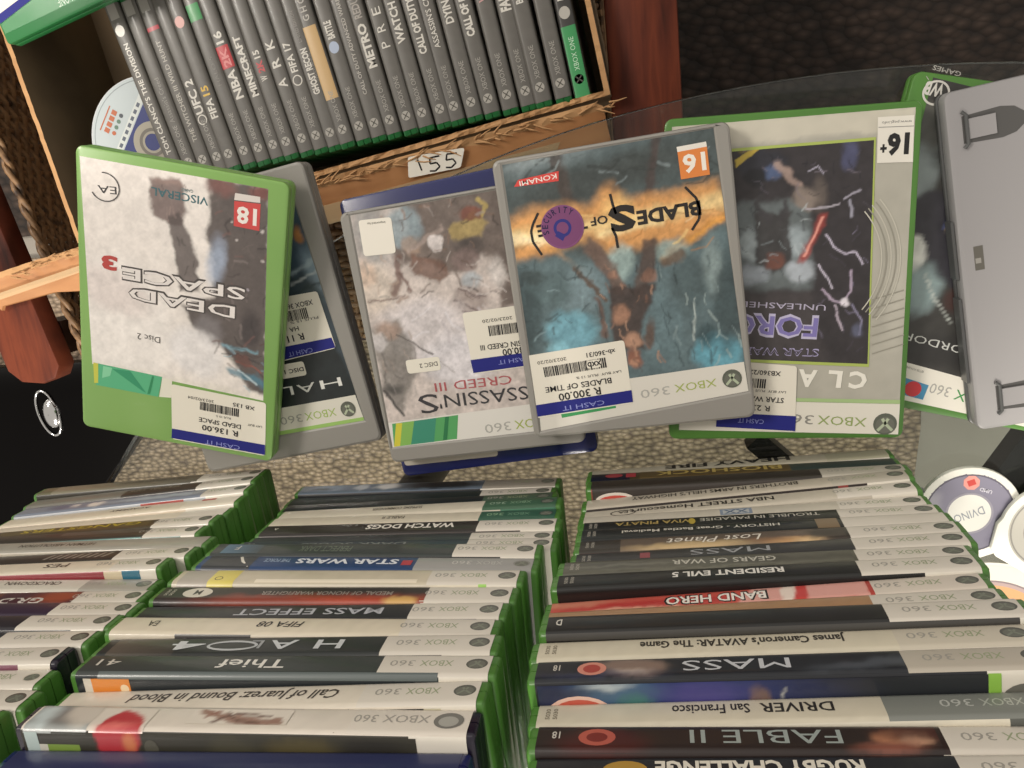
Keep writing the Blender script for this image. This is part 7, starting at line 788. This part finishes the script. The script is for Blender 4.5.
GRP = 'display cases lying face up'
slab_case('BLUE', 'plain dark blue case peeking out beneath the grey framed warrior cover', NAVY, GRP)
slab_case('HALO', 'grey framed case with dark art half hidden under the lime green case', CLEAR, GRP, sticker='HALO_sticker', framed=True)
ds = slab_case('DS', 'lime green case with a mostly white cover and red age badge, left of the display', LIME, GRP, sticker='DS_sticker')
slab_case('AC', 'grey framed case with pale brown battle art and a small blank white sticker', CLEAR, GRP, sticker='AC_sticker', framed=True)
slab_case('WB', 'green case with grey misty art and red blue mark beneath the plain grey case', GREEN, GRP)
slab_case('FU', 'silver bordered case with purple block lettering and a red light streak', GREEN, GRP, sticker='FU_sticker')
slab_case('BL', 'grey framed case with an orange glow cover and a round purple security sticker', CLEAR, GRP, sticker='BL_sticker', seal='BL_seal', framed=True)

# open grey case half, back side up
M4, w, h, T = pose('GREY')
e = empty('game_case', M4, 'plain grey case lying back side up at the right edge', 'game case', GRP)
mb = MB(); mb.prism(rrect(-w/2, w/2, -h/2, h/2, 5), 0, 3.5, 1); mb.build('case_base', GREYD, e, 40)
mb = MB(); mb.prism(rrect(-w/2+1, w/2, -h/2, h/2, 5), 3.6, T, 1.6); mb.build('case_lid', GREYC, e, 40)
S = lambda a, b, l=0.: (a, b, T+l)
def recess(cx, cy, lx):
    # flat dark patch painting the shade of a hollow, clip tab on top
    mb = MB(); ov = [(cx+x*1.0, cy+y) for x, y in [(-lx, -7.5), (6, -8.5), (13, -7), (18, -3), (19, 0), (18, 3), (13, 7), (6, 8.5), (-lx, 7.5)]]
    put_shape(mb, S, ov, '#4a4948', .1); mb.build('clip_recess_shade', SPINE, e)
    mb = MB(); mb.box(cx-lx+3, cx+3, cy-5.5, cy+5.5, T+.1, T+1.2); mb.build('clip_tab', GREYC, e)
    mb = MB(); mb.tube([(cx-lx, cy-10, T+.6), (cx-lx+2, cy-8, T+1.2), (cx-lx+2, cy+8, T+1.2), (cx-lx, cy+10, T+.6)], 1.1, 8); mb.build('clip_rib', GREYD, e, 40)
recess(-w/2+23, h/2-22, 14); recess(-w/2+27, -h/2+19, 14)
mb = MB(); put_shape(mb, S, [(-w/2+8.5, -2), (-w/2+13.5, -2), (-w/2+13.5, 12), (-w/2+8.5, 12)], '#59564f', .15)
put_shape(mb, S, [(-w/2+9, 2), (-w/2+12, 2), (-w/2+12, 5), (-w/2+9, 5)], '#8d8a84', .2); mb.build('small_label', SPINE, e)
for y0, y1 in ((-70, -18), (-6, 28)):
    mb = MB(); mb.box(-w/2-1.2, -w/2+.5, y0, y1, 2, T-3); mb.build('hinge_clip', GREYD, e)

# ------------------------------------------------------------------ small discs at the right
def umd(key, z, rot, label, badge):
    x, y, _ = PTS[key]
    e = empty('disc_cartridge', Matrix.Translation((x*MM, y*MM, z*MM)) @ Matrix.Rotation(rot, 4, 'Z'), label, 'disc cartridge', 'small disc cartridges')
    out = [(32*math.cos(math.radians(a)), 32*math.sin(math.radians(a))) for a in range(-20, 201, 8)]+[(-31, -14), (-24, -30), (-18, -33), (18, -33), (24, -30), (31, -14)]
    mb = MB(); mb.prism(out, 0, 4.2, .8); mb.build('cartridge_shell', WHITE, e, 40)
    S = lambda a, b, l=0.: (a, b, 4.2+l)
    mb = MB()
    if badge:
        art_sheet(mb, S, [(-27, -27), (27, -27), (27, 27), (-27, 27)], 1.6, '#7e7b8c', [('l', [(-20, -20), (-26, 0), (-18, 18)], 8, '#a9a7b0', 4, .7), ('l', [(10, -24), (26, -6)], 10, '#5d5870', 4, .7)], lift=.02)
        # keep only the ring
        keep = []
        for f in mb.f:
            c = [sum(mb.v[i][k] for i in f)/4 for k in (0, 1)]; r = math.hypot(*c)
            if 13 < r < 27: keep.append(f)
        mb.f = keep; mb.m = [0]*len(keep)
        put_ring(mb, S, 0, 0, 27.4, 27.4, 1, '#5b5866', .1, n=48); put_ring(mb, S, 0, 0, 14.6, 14.6, 1.4, '#8f8c98', .12, n=48)
        put_ell(mb, S, 0, 0, 13.6, 13.6, '#d9d8d2', .08, 40)
        put_text(mb, S, 'DVINO', 9, 2, -10, 2, 6, '#8a8f98', 0, lift=.2)
        put_ell(mb, S, *badge, 5.2, 5.2, '#d9938a', .16, 8); put_shape(mb, S, [(badge[0]-2.4, badge[1]-2), (badge[0]+2.4, badge[1]-2), (badge[0]+2.4, badge[1]+2), (badge[0]-2.4, badge[1]+2)], '#c0453f', .2)
        put_text(mb, S, 'UMD', 18, 10, 12, 15, 2.6, '#c9c7d2', .02, lift=.2); put_text(mb, S, 'PSP', -24, 22, -19, 26, 4, '#55535a', .03, lift=.2)
    else:
        put_ring(mb, S, 0, 0, 27, 27, 12.5, '#b9b6ad', .06, n=48); put_ring(mb, S, 0, 0, 26, 26, 1, '#8d8a84', .1, n=48); put_ring(mb, S, 0, 0, 18, 18, 1, '#8d8a84', .1, n=48)
        put_ell(mb, S, 0, 0, 13.6, 13.6, '#d3d0c8', .08, 40)
    mb.build('disc_label', PRINT, e)
umd('umd1', .05, .35, 'white disc cartridge with a purple grey label and a red badge', (8, 20))
umd('umd2', 4.6, -.6, 'white disc cartridge with a grey ring, cut by the right edge', None)
x, y, _ = PTS['dvd']
e = empty('disc', Matrix.Translation((x*MM, y*MM, .0001)), 'loose disc with white rim and orange ring beside the right stack', 'disc')
mb = MB()
def annulus(mb, r0, r1, z0, z1, n=64, col=None):
    vs = []; fs = []
    for z in (z0, z1):
        for r in (r0, r1): vs += [(r*math.cos(2*PI*k/n), r*math.sin(2*PI*k/n), z) for k in range(n)]
    for k in range(n):
        j = (k+1) % n
        fs += [(2*n+k, 3*n+k, 3*n+j, 2*n+j), (k, j, n+j, n+k), (n+k, n+j, 3*n+j, 3*n+k), (k, 2*n+k, 2*n+j, j)]
    mb.add(vs, fs, col)
annulus(mb, 7.5, 60, 0, 1.3); mb.build('disc_plate', WHITE, e, 40)
S = lambda a, b, l=0.: (a, b, 1.3+l)
mb = MB()
for r, wd_, c in ((58, 11, '#e6e2d8'), (47, 1.2, '#8f7f83'), (45.8, 2.4, '#b9a2a0'), (43.4, 18, '#e0a878'), (25, 6, '#cfcac0')): put_ring(mb, S, 0, 0, r, r, wd_, c, .06, n=64)
mb.build('disc_label', PRINT, e)

# ------------------------------------------------------------------ cardboard box with the black spined cases
ZT = -178; ZB = -318; YAW = math.radians(8.4)
FL = Vector((PTS['boxFL'][0], PTS['boxFL'][1])); ux = Vector((math.cos(YAW), math.sin(YAW))); uy = Vector((-math.sin(YAW), math.cos(YAW)))
BM = Matrix.Translation((FL.x*MM, FL.y*MM, ZB*MM)) @ Matrix.Rotation(YAW, 4, 'Z')
e = empty('cardboard_box', BM, 'brown cardboard box with torn edges behind the flat cases', 'box')
BW, BD, BH = 530, 300, ZT-ZB; th = 4.5
mb = MB(); mb.box(0, BW, 0, BD, 0, th); mb.build('bottom_panel', CARDSHADE, e)
rnd = random.Random(3)
def torn_wall(name, a, b, h, amp, mat, inward):
    """upright corrugated wall from a to b (local xy) with an uneven upper edge"""
    A, B = Vector(a), Vector(b); L = (B-A).length; d = (B-A)/L; nrm = Vector((-d.y, d.x))*inward*th; n = int(L/5); mb = MB(); vs = []
    for i in range(n+1):
        p = A+d*L*i/n; z = h+rnd.uniform(-amp, amp)
        for off in (Vector((0, 0)), nrm*.3, nrm*.7, nrm):
            q = p+off; zz = z+(rnd.uniform(-.8, .8) if amp > 1 else 0)
            vs += [(q.x, q.y, th), (q.x, q.y, zz)]
    fs = []
    for i in range(n):
        a0, b0 = i*8, (i+1)*8
        fs += [(a0, b0, b0+1, a0+1), (a0+7, b0+7, b0+6, a0+6)]
        for k in range(3): fs.append((a0+1+2*k, b0+1+2*k, b0+3+2*k, a0+3+2*k))
    mb.add(vs, fs); o = mb.build(name, [CARDSHADE, CARD], e)
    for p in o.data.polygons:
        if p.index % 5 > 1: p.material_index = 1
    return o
torn_wall('side_wall', (0, BD), (0, 0), BH+3, .5, CARD, 1)
torn_wall('side_wall', (BW, 0), (BW, BD), BH+3, .5, CARD, 1)
torn_wall('back_wall', (BW, BD), (0, BD), BH+3, .5, CARD, 1)
torn_wall('front_wall', (0, 0), (BW, 0), BH, 2.2, CARD, 1)
# splayed front flap: torn ridge along the wall then a taped outer face falling away
mb = MB(); n = 110; vs = []; cs = []
x0, x1 = -130, BW-8
for i in range(n+1):
    t = i/n; x = x0+(x1-x0)*t; dip = -5*max(0, -x/90)
    rg = rnd.uniform(-2, 2)
    prof = [(-3+dip, BH+1+rnd.uniform(-2, 2)), (-6+dip+rg, BH+2+rnd.uniform(-2.5, 1.5)), (-10+dip+rg*.6, BH-1+rnd.uniform(-1, 1)), (-30+dip, BH-6), (-44+dip*1.02-4*math.sin(t*9), BH-14), (-45+dip*1.02-4*math.sin(t*9), BH-18), (-28+dip, BH-11), (-6+dip, BH-6)]
    if x < 0: prof = [(y_*(1-.25*min(1, -x/60)), z_) for y_, z_ in prof]
    if i in (0, n): prof = [(p[0]-4, p[1]-3) for p in prof]
    for y, z in prof: vs.append((x+(0 if i not in (0, n) else 0), y, z))
fs = []; m = 8
for i in range(n):
    for k in range(m): fs.append((i*m+k, i*m+(k+1) % m, (i+1)*m+(k+1) % m, (i+1)*m+k))
fs.append(tuple(range(m-1, -1, -1))); fs.append(tuple(n*m+k for k in range(m)))
mb.add(vs, fs); fo = mb.build('front_flap', [CARDOUT, CARD], e, 30)
for p in fo.data.polygons:
    if p.index % m in (0, 1, 6, 7) and p.index < n*m: p.material_index = 1
def on_flap(x, s, l):     # s 0..1 down the flap
    dip = -5*max(0, -x/90); y = -12-31*s; z = (BH-1-(12.5)*s**1.3) if s > 0 else BH-1
    return (x, y+dip, z+1.6+l)
mb = MB(); S = lambda a, b, l=0.: on_flap(a, b, l)
def flap_patch(xa, xb, s0, s1, slant=0):
    nn = 24
    vs = [on_flap(xa+(xb-xa)*i/nn+slant*j/3, s0+(s1-s0)*j/3, .2) for j in range(4) for i in range(nn+1)]
    mb.add(vs, [((j+1)*(nn+1)+i, (j+1)*(nn+1)+i+1, j*(nn+1)+i+1, j*(nn+1)+i) for j in range(3) for i in range(nn)])
flap_patch(150, 480, .45, 1.0, -12); flap_patch(-120, 60, .25, .45)
mb.build('packing_tape', TAPE, e)
# torn strip of fibres on the ridge
mb = MB()
for i in range(130):
    x = rnd.uniform(-88, BW+10); dip = -5*max(0, -x/90); y = -7+dip+rnd.uniform(-3, 3); z = BH+1.5
    a = rnd.uniform(-.6, .6); l = rnd.uniform(3, 9)
    mb.tube([(x, y, z), (x+l*math.cos(a), y+l*math.sin(a)+rnd.uniform(-1, 1), z+rnd.uniform(0, 3)), (x+2*l*math.cos(a), y+2*l*math.sin(a), z+rnd.uniform(-1, 2))], [.9, .7, .3], 5)
mb.build('torn_edge', CARD, e)
# handwritten tag
a, b = Vector(PTS['tagL']), Vector(PTS['tagR']); yaw = math.atan2(b.y-a.y, b.x-a.x)
tgl = BM.inverted() @ (Matrix.Translation((a.x*MM, a.y*MM, (ZT+.5)*MM)) @ Matrix.Rotation(yaw, 4, 'Z') @ Matrix.Rotation(math.radians(14), 4, 'X'))
S = lambda a_, b_, l=0.: (a_, b_, l+.2)
mb = MB(); put_shape(mb, S, round_quad([(-2, -7), (47, -8), (55, 8), (3, 11)], 2.5), '#f1ece0', 0)
for P in ([(11, 7), (12, -3)], [(31, 6), (22, 6), (21, 1), (27, 1), (29, -3), (24, -6), (19, -5)], [(47, 5), (38, 6), (36, 1), (42, 1), (44, -3), (39, -6), (34, -5)]):
    put_line(mb, S, P, 1.4, '#1d1b1a', .15)
o = mb.build('paper_tag', PAPER, e); o.matrix_local = tgl

# black spined cases standing in the box
XS = [182, 197, 212, 227, 241, 257, 272, 287, 302, 318, 332, 346, 360, 376, 391, 406, 423, 438, 455, 468, 485, 501, 518, 535, 549, 567, 584]
WH = '#d5d1c8'; GR = '#8f8b85'
X1 = [
 ([('t', "TOM CLANCY'S THE DIVISION", 155, 40, 5, WH, .02), ('o', 27, WH)], 'leftmost of the black spined cases in the box, long white lettering'),
 ([('t', "Assassin's Creed", 122, 76, 5, GR, 0)], 'second black spined case from the left end of the box row, faint grey script'),
 ([('t', 'THE WITCHER III WILD HUNT', 142, 38, 4.5, '#b5b0a6', .01), ('r', 24, 28, '#c0505a')], 'black spined case with a small red bar near its green cap'),
 ([('t', 'UFC 2', 113, 78, 8, WH, .03), ('ring', 119)], 'black spined case with bold slanted white lettering above a ring mark'),
 ([('t', 'FIFA', 118, 98, 7, WH, .03), ('t', '15', 95, 85, 7, '#d9b13f', .03), ('o', 21, '#d9a39c')], 'black spined case with white letters and a yellow number'),
 ([('t', 'HALO 5', 85, 56, 4, '#77736d', 0), ('r', 4, 20, '#4f9c62')], 'black spined case with a small green square sticker'),
 ([('t', 'NBA', 98, 69, 8, WH, .03), ('r', 45, 67, '#c0454a'), ('t', '2K', 66, 47, 7, '#d9807f', .03), ('t', '16', 43, 31, 7.5, WH, .03)], 'black spined case with a red block between white letters'),
 ([('t', 'MINECRAFT', 96, 36, 6.5, WH, .04), ('t', 'XBOX ONE EDITION', 84, 52, 2.6, GR, 0)], 'black spined case with chunky white block lettering along its middle'),
 ([('t', '2K', 73, 61, 6, '#c0454a', .04), ('t', '15', 59, 51, 6, WH, .03), ('t', 'W', 81, 76, 6, WH, .03)], 'black spined case with small red letters and a white number'),
 ([('t', 'A', 88, 79, 8, WH, .02), ('t', 'R', 68, 59, 8, WH, .02), ('t', 'K', 50, 41, 8, WH, .02)], 'black spined case with three widely spaced large white letters'),
 ([('t', 'FIFA 17', 73, 44, 6.5, WH, .03), ('ring', 81)], 'black spined case with a white ring emblem below its lettering'),
 ([('t', 'GHOST RECON', 95, 50, 6, WH, .04), ('t', 'WILDLANDS', 84, 56, 2.6, GR, 0), ('t', 'LIMITED EDITION', 44, 14, 3, GR, .01)], 'black spined case with white lettering directly left of the tan taped one'),
 ([('r', 29, 100, '#c9a877'), ('t', 'G H O S T', 24, -12, 6, '#b9b5ad', .02)], 'black spined case wrapped with a long tan strip'),
 ([('t', 'BATTLE', 42, 25, 6.5, WH, .04), ('o', 50, '#a9b6cc')], 'black spined case with a pale blue blot directly right of the tan taped one'),
 ([('t', 'CALL OF DUTY ADVANCED WARFARE', 96, -6, 3.6, '#bdb8b0', .01)], 'black spined case with one long thin line of small lettering'),
 ([('t', 'METRO', 70, 28, 7.5, WH, .04), ('t', 'REDUX', 23, -2, 7, '#a59f98', .03)], 'black spined case with bold white lettering followed by grey lettering'),
 ([('t', 'P', 52, 46, 8, WH, 0), ('t', 'R', 37, 30, 8, WH, 0), ('t', 'E', 21, 14, 8, WH, 0), ('t', 'Y', 6, -1, 8, WH, 0)], 'black spined case with four thin widely spaced white letters'),
 ([('t', 'WATCH DOGS', 48, -22, 7, WH, .03)], 'black spined case with tall narrow white lettering right of the spaced letters'),
 ([('t', 'CALL OF DUTY', 58, 6, 6.5, WH, .04), ('t', 'BLACK OPS', 3, -30, 6, '#c08a70', .03)], 'black spined case with white lettering that turns orange'),
 ([('t', "ASSASSIN'S CREED", 53, -8, 5, WH, .01)], 'black spined case with a single line of slim white capitals'),
 ([('t', 'DYING LIGHT', 31, -25, 7, WH, .03)], 'black spined case with white capitals, seventh from the right end of the box row'),
 ([('t', 'CALL OF DUTY', 43, -10, 6.5, WH, .05)], 'black spined case with heavy white capitals, sixth from right end of box row'),
 ([('t', 'W', 12, 3, 8, '#c9a09c', .04), ('t', 'W', 9, 0, 6, '#b8454a', .03)], 'black spined case with a pink and white cross mark, fifth from the right end'),
 ([('t', 'FAR CRY', 21, -14, 8.5, WH, .05)], 'black spined case with the largest white block letters, fourth from the right end'),
 ([('t', 'BATTLE', 15, -10, 6, WH, .03)], 'black spined case with a thin boxed word, third from the right end'),
 ([('o', 5, '#a8423f')], 'black spined case with a dark red round mark, beside the green banded one'),
 ([('r', 36, 101, '#3a9457'), ('t', 'F', 13, 4, 8, WH, .05), ('o', 24, '#b5b1a9')], 'rightmost case of the box row with a bright green band'),
]
PA = Vector(PTS['r1'][:2]); PB = Vector(PTS['r27'][:2])
SPG = lin('#4b4945')
for i, (px, (its, lab)) in enumerate(zip(XS, X1)):
    t = (px-XS[0])/(XS[-1]-XS[0]); T = 14.2; L = 170; Wd = 135
    fr = PA+(PB-PA)*t; ang = math.radians(8.4+3.9*(1-t)+ (.3 if i % 3 == 0 else -.2))
    ax = Vector((math.cos(ang), math.sin(ang))); ay = Vector((-math.sin(ang), math.cos(ang)))
    top = ZT-1.5*(i % 4)*.6; org = fr+ay*(L/2+2)-ax*(T/2)
    R3 = Matrix(((ay.x, 0, ax.x, 0), (ay.y, 0, ax.y, 0), (0, 1, 0, 0), (0, 0, 0, 1)))
    M4 = Matrix.Translation((org.x*MM, org.y*MM, (top-Wd/2)*MM)) @ R3
    e2 = empty('game_case', M4, lab, 'game case', 'black spined cases standing in the cardboard box')
    for side, nm in ((0, 'case_base'), (1, 'case_lid')):
        mb = MB(); shell(mb, L, Wd, T, 2.6, side); mb.build(nm, GREEND, e2, 35)
    S = spine_surf(Wd, T, 2.6); f = T/2-2.6; arc = 2.6*PI/2; WB = [-(f+arc), -(f+arc*.67), -(f+arc*.33), -f, 0, f, f+arc*.33, f+arc*.67, f+arc]
    mb = MB(); patch(mb, S, -80, 79, f+arc+70, -(f+arc)-70, '#625f5a' if i < 26 else '#3a3836', 0, nz=.06, seed=i)
    yf = 186-(px-182)*.205; Y = lambda y: -L/2+(yf-y)/1.13
    if not any(q[0] == 't' and Y(q[2]) < -33 for q in its): put_text(mb, S, 'XBOX ONE', -61, -2.3, -34, -2.3, 4.4, '#a39f98' if i < 26 else '#bfe0c4', 0, lift=.16)
    put_ell(mb, S, -68, 0, 4, 4, '#aaa69e', .1); put_line(mb, S, [(-70.5, 2.5), (-65.5, -2.5)], .9, '#55524c', .16); put_line(mb, S, [(-70.5, -2.5), (-65.5, 2.5)], .9, '#55524c', .16)
    if i < 3: patch(mb, S, 66, 79, f, -f, '#8d8a84', .08)
    for q in its:
        if q[0] == 't': 
            a0, a1 = Y(q[2]), Y(q[3]); h = q[4]
            if a1 > 78: 
                nch = max(1, int(len(q[1])*(78-a0)/(a1-a0))); s = q[1][:nch].strip(); a1 = a0+(a1-a0)*len(s)/len(q[1])
            else: s = q[1]
            bb = -h/2 if q[4] > 2.8 or q[1].startswith('LIM') else -5.4
            if s and a1 > a0: put_text(mb, S, s, a0, bb, a1, bb, h, q[5], q[6], lift=.2)
        elif q[0] == 'o': put_ell(mb, S, Y(q[1]), .3, 5, 4.6, q[2], .1)
        elif q[0] == 'ring': put_ring(mb, S, Y(q[1]), 0, 4.6, 4.6, 1, WH, .16)
        elif q[0] == 'r': patch(mb, S, Y(q[2]), Y(q[1]), f+1.5, -f-1.5, q[3], .1)
    mb.build('cover_sleeve', SPINE, e2, 50)
# green cases lying on and behind the row
def green_case(org, yaw, w, d, top, label, sticker):
    e3 = empty('game_case', Matrix.Translation((org[0]*MM, org[1]*MM, (top-14.5)*MM)) @ Matrix.Rotation(yaw, 4, 'Z'), label, 'game case', 'green cases lying on the cardboard box')
    for nm, z0, z1 in (('case_base', 0, 7), ('case_lid', 7.4, 14.5)):
        mb = MB(); mb.prism(rrect(0, w, 0, d, 3), z0, z1, 1.2); mb.build(nm, GREEND, e3, 40)
    S = lambda a, b, l=0.: (a, b, 14.6+l)
    mb = MB(); put_shape(mb, S, [(2, 9), (w-2, 9), (w-2, d-4), (2, d-4)], '#1f7a3f', 0)
    put_text(mb, S, 'XBOX ONE', w-42, 17, w-72, 17, 8, '#b5cdb8', 0, lift=.1); mb.build('cover_sleeve', PRINT, e3)
    if sticker:
        mb = MB(); put_shape(mb, S, round_quad([(-2+4, 18), (48, 26), (50, 60), (4, 60)], 3), '#e9e4d6', .3); put_shape(mb, S, [(2, 18), (48, 26), (48, 32), (2, 25)], '#25297e', .4)
        tag(mb.build('price_sticker', PAPER, e3), 'white sticker with a blue band')
GA = Vector(PTS['gA'][:2])
green_case((GA.x, GA.y), math.radians(13), 135, 170, -150, 'bright green case with a white and blue sticker in the top left corner', True)
g2 = FL+ux*95+uy*196
green_case((g2.x, g2.y), YAW, 135, 95, ZT-4, 'dark green case behind the first black spines, cut by the top edge', False)
# loose disc leaning inside the box
d = PTS['disc']
e = empty('disc', Matrix.Translation((d[0]*MM, d[1]*MM, (ZT-14)*MM)) @ Matrix.Rotation(math.radians(6), 4, 'Y'), 'loose disc with a dark blue band inside the cardboard box', 'disc')
mb = MB(); annulus(mb, 7.5, 60, 0, 1.2); mb.build('disc_plate', simple('disc_silver', '#c9cdcf', .3), e, 40)
S = lambda a, b, l=0.: (a, b, 1.2+l)
mb = MB(); put_ring(mb, S, 0, 0, 59, 59, 36, '#b9c3c6', .05, n=64); put_ring(mb, S, 0, 0, 57, 57, .8, '#8d979a', .1, n=64)
c45, s45 = math.cos(.96), math.sin(.96)
RT = lambda a, b, l=0.: S(a*c45-b*s45, a*s45+b*c45, l)
put_shape(mb, RT, [(-54, -20), (-53, 22), (53, 22), (54, -20)], '#2a3470', .12)
put_shape(mb, RT, [(-53, 23), (-51, 29), (51, 29), (53, 23)], '#cfd4d2', .12)
for k in range(9): put_shape(mb, RT, [(-34+k*7, 24.5), (-34+k*7, 27.5), (-30+k*7, 27.5), (-30+k*7, 24.5)], '#5a6270', .2)
for k in range(4): put_shape(mb, RT, [(-14+k*6, 41), (-14+k*6, 46), (-9.5+k*6, 46), (-9.5+k*6, 41)], '#b5633f', .2)
for k, c_ in enumerate(('#b5633f', '#5f7a6a', '#5f7a6a', '#4a5058')): put_ell(mb, RT, -11+k*6, 36.5, 2, 2, c_, .2, 12)
put_line(mb, RT, [(-15, 49.5), (10, 49.5)], 1.2, '#b5633f', .2)
put_ring(mb, S, 0, 0, 19, 19, 11.2, '#a09a8c', .25, n=48); put_ring(mb, S, 0, 0, 13, 13, 3, '#6d6860', .3, n=48)
mb.build('disc_label', PRINT, e)

# ------------------------------------------------------------------ wicker chair with wooden arms under the box
ch = empty('wicker_chair', Matrix.Translation((-.32, .1, RB*MM)), 'wicker chair with reddish wooden arms carrying the cardboard box', 'chair')
def W3(p): return (p[0]+320, p[1]-100, p[2]-RB)
def arm(P, z0, z1, nm='arm'):
    mb = MB(); mb.prism([W3((x, y, 0))[:2] for x, y in P], z0-RB, z1-RB, 3); o = mb.build(nm, WOOD, ch, 40); return o
dA = Vector((-.19, .98)).normalized(); a0 = Vector((-630, -143)); a1 = a0+dA*620; wl = Vector((-1, 0))*68
arm([(a0.x-8, a0.y-7), (a0.x, a0.y+6), (a1.x, a1.y), (a1.x-68, a1.y), (a0.x-64, a0.y+4), (a0.x-50, a0.y-9), (a0.x-25, a0.y-12)], -226, -200)
arm([(-31, -70), (29, -70), (27, 520), (-34, 520)], -226, -200)
for x, y in ((-655, -110), (-2, -40), (-740, 440), (-2, 480)):
    mb = MB(); q = W3((x, y, 0)); mb.box(q[0]-18, q[0]+18, q[1]-18, q[1]+18, .5, 223.5); mb.build('leg', WOODD, ch)
# woven seat and side: wavy strands over spokes
def weave(nm, origin, U, V, lu, lv, pu=15, pv=7.5, r=3.6, seed=0):
    O_, U, V = Vector(origin), Vector(U).normalized(), Vector(V).normalized(); N = U.cross(V); mb = MB(); rnd = random.Random(seed)
    k = 0
    v = 0
    while v < lv:
        pts = []; u = 0; i = 0
        while u <= lu:
            pts.append(tuple(O_+U*u+V*(v+rnd.uniform(-.6, .6))+N*(3.4 if (i+k) % 2 else -3.4))); u += pu/1.; i += 1
        # refine with midpoints at zero height so the strand undulates
        q = []
        for a, b in zip(pts[:-1], pts[1:]):
            q.append(a); q.append(tuple((Vector(a)+Vector(b))/2))
        q.append(pts[-1]); mb.tube(q, r, 6); v += pv; k += 1
    u = 0
    while u <= lu:
        mb.tube([tuple(O_+U*u), tuple(O_+U*u+V*lv)], 3, 6); u += pu
    return mb.build(nm, WICKER, ch, 60)
weave('woven_seat', W3((-640, -150, -332)), (1, 0, 0), (0, 1, 0), 600, 560)
weave('woven_side', W3((-628, -140, -322)), (-.19, .98, 0), (.12, 0, 1), 480, 92, seed=2)
mb = MB()
for ph in (0, PI):
    pts = [W3((-612+dA.x*s+2.5*math.cos(s/7+ph), -140+dA.y*s, -224+3*math.sin(s/7+ph))) for s in range(0, 560, 6)]
    mb.tube(pts, 3.2, 6)
mb.build('twisted_border', WICKER, ch, 60)
mb = MB(); q = W3((0, 0, 0)); mb.box(-330+0, 290, -255, -243, 95, 118, None); mb.build('seat_rail', WOODD, ch)

# black cabinet with chrome pull
c1_, c2_, c3_ = (Vector(PTS[k][:2]) for k in ('cab1', 'cab2', 'cab3')); cd = (c2_-c1_).normalized()
CABP = [(-1900, -1500), (c2_.x+cd.x*900, c2_.y+cd.y*900), (c2_.x, c2_.y), (c1_.x, c1_.y), (c3_.x, c3_.y), (c3_.x, c3_.y+60), (-1900, c3_.y+60)]
cb = empty('black_cabinet', Matrix.Translation((-.9, -.3, RB*MM)), 'black lacquered cabinet with a chrome pull at the left edge', 'cabinet')
mb = MB(); mb.prism([(x+900, y+300) for x, y in CABP], .5, 25, 2); mb.build('cabinet_body', BLACK, cb, 40)
hx, hy = PTS['hand'][0]+900, PTS['hand'][1]+300
mb = MB(); ring_ = [(hx+16*math.cos(t)-4*math.sin(t), hy+33*math.sin(t), 26.5) for t in [2*PI*k/28 for k in range(29)]]; mb.tube(ring_, 1.8, 8, caps=False)
mb.build('pull_rim', CHROME, cb, 60)
vs = []; fs = []
for j in range(6):
    f_ = j/5; 
    for k in range(24):
        t = 2*PI*k/24; r = math.cos(f_*PI/2*.98)
        vs.append((hx+5+13*r*math.cos(t), hy+22*r*math.sin(t)-1, 25+8*math.sin(f_*PI/2)))
for j in range(5):
    for k in range(24): fs.append((j*24+k, j*24+(k+1) % 24, (j+1)*24+(k+1) % 24, (j+1)*24+k))
mb = MB(); mb.add(vs, fs); mb.build('pull_knob', CHROME, cb, 60)
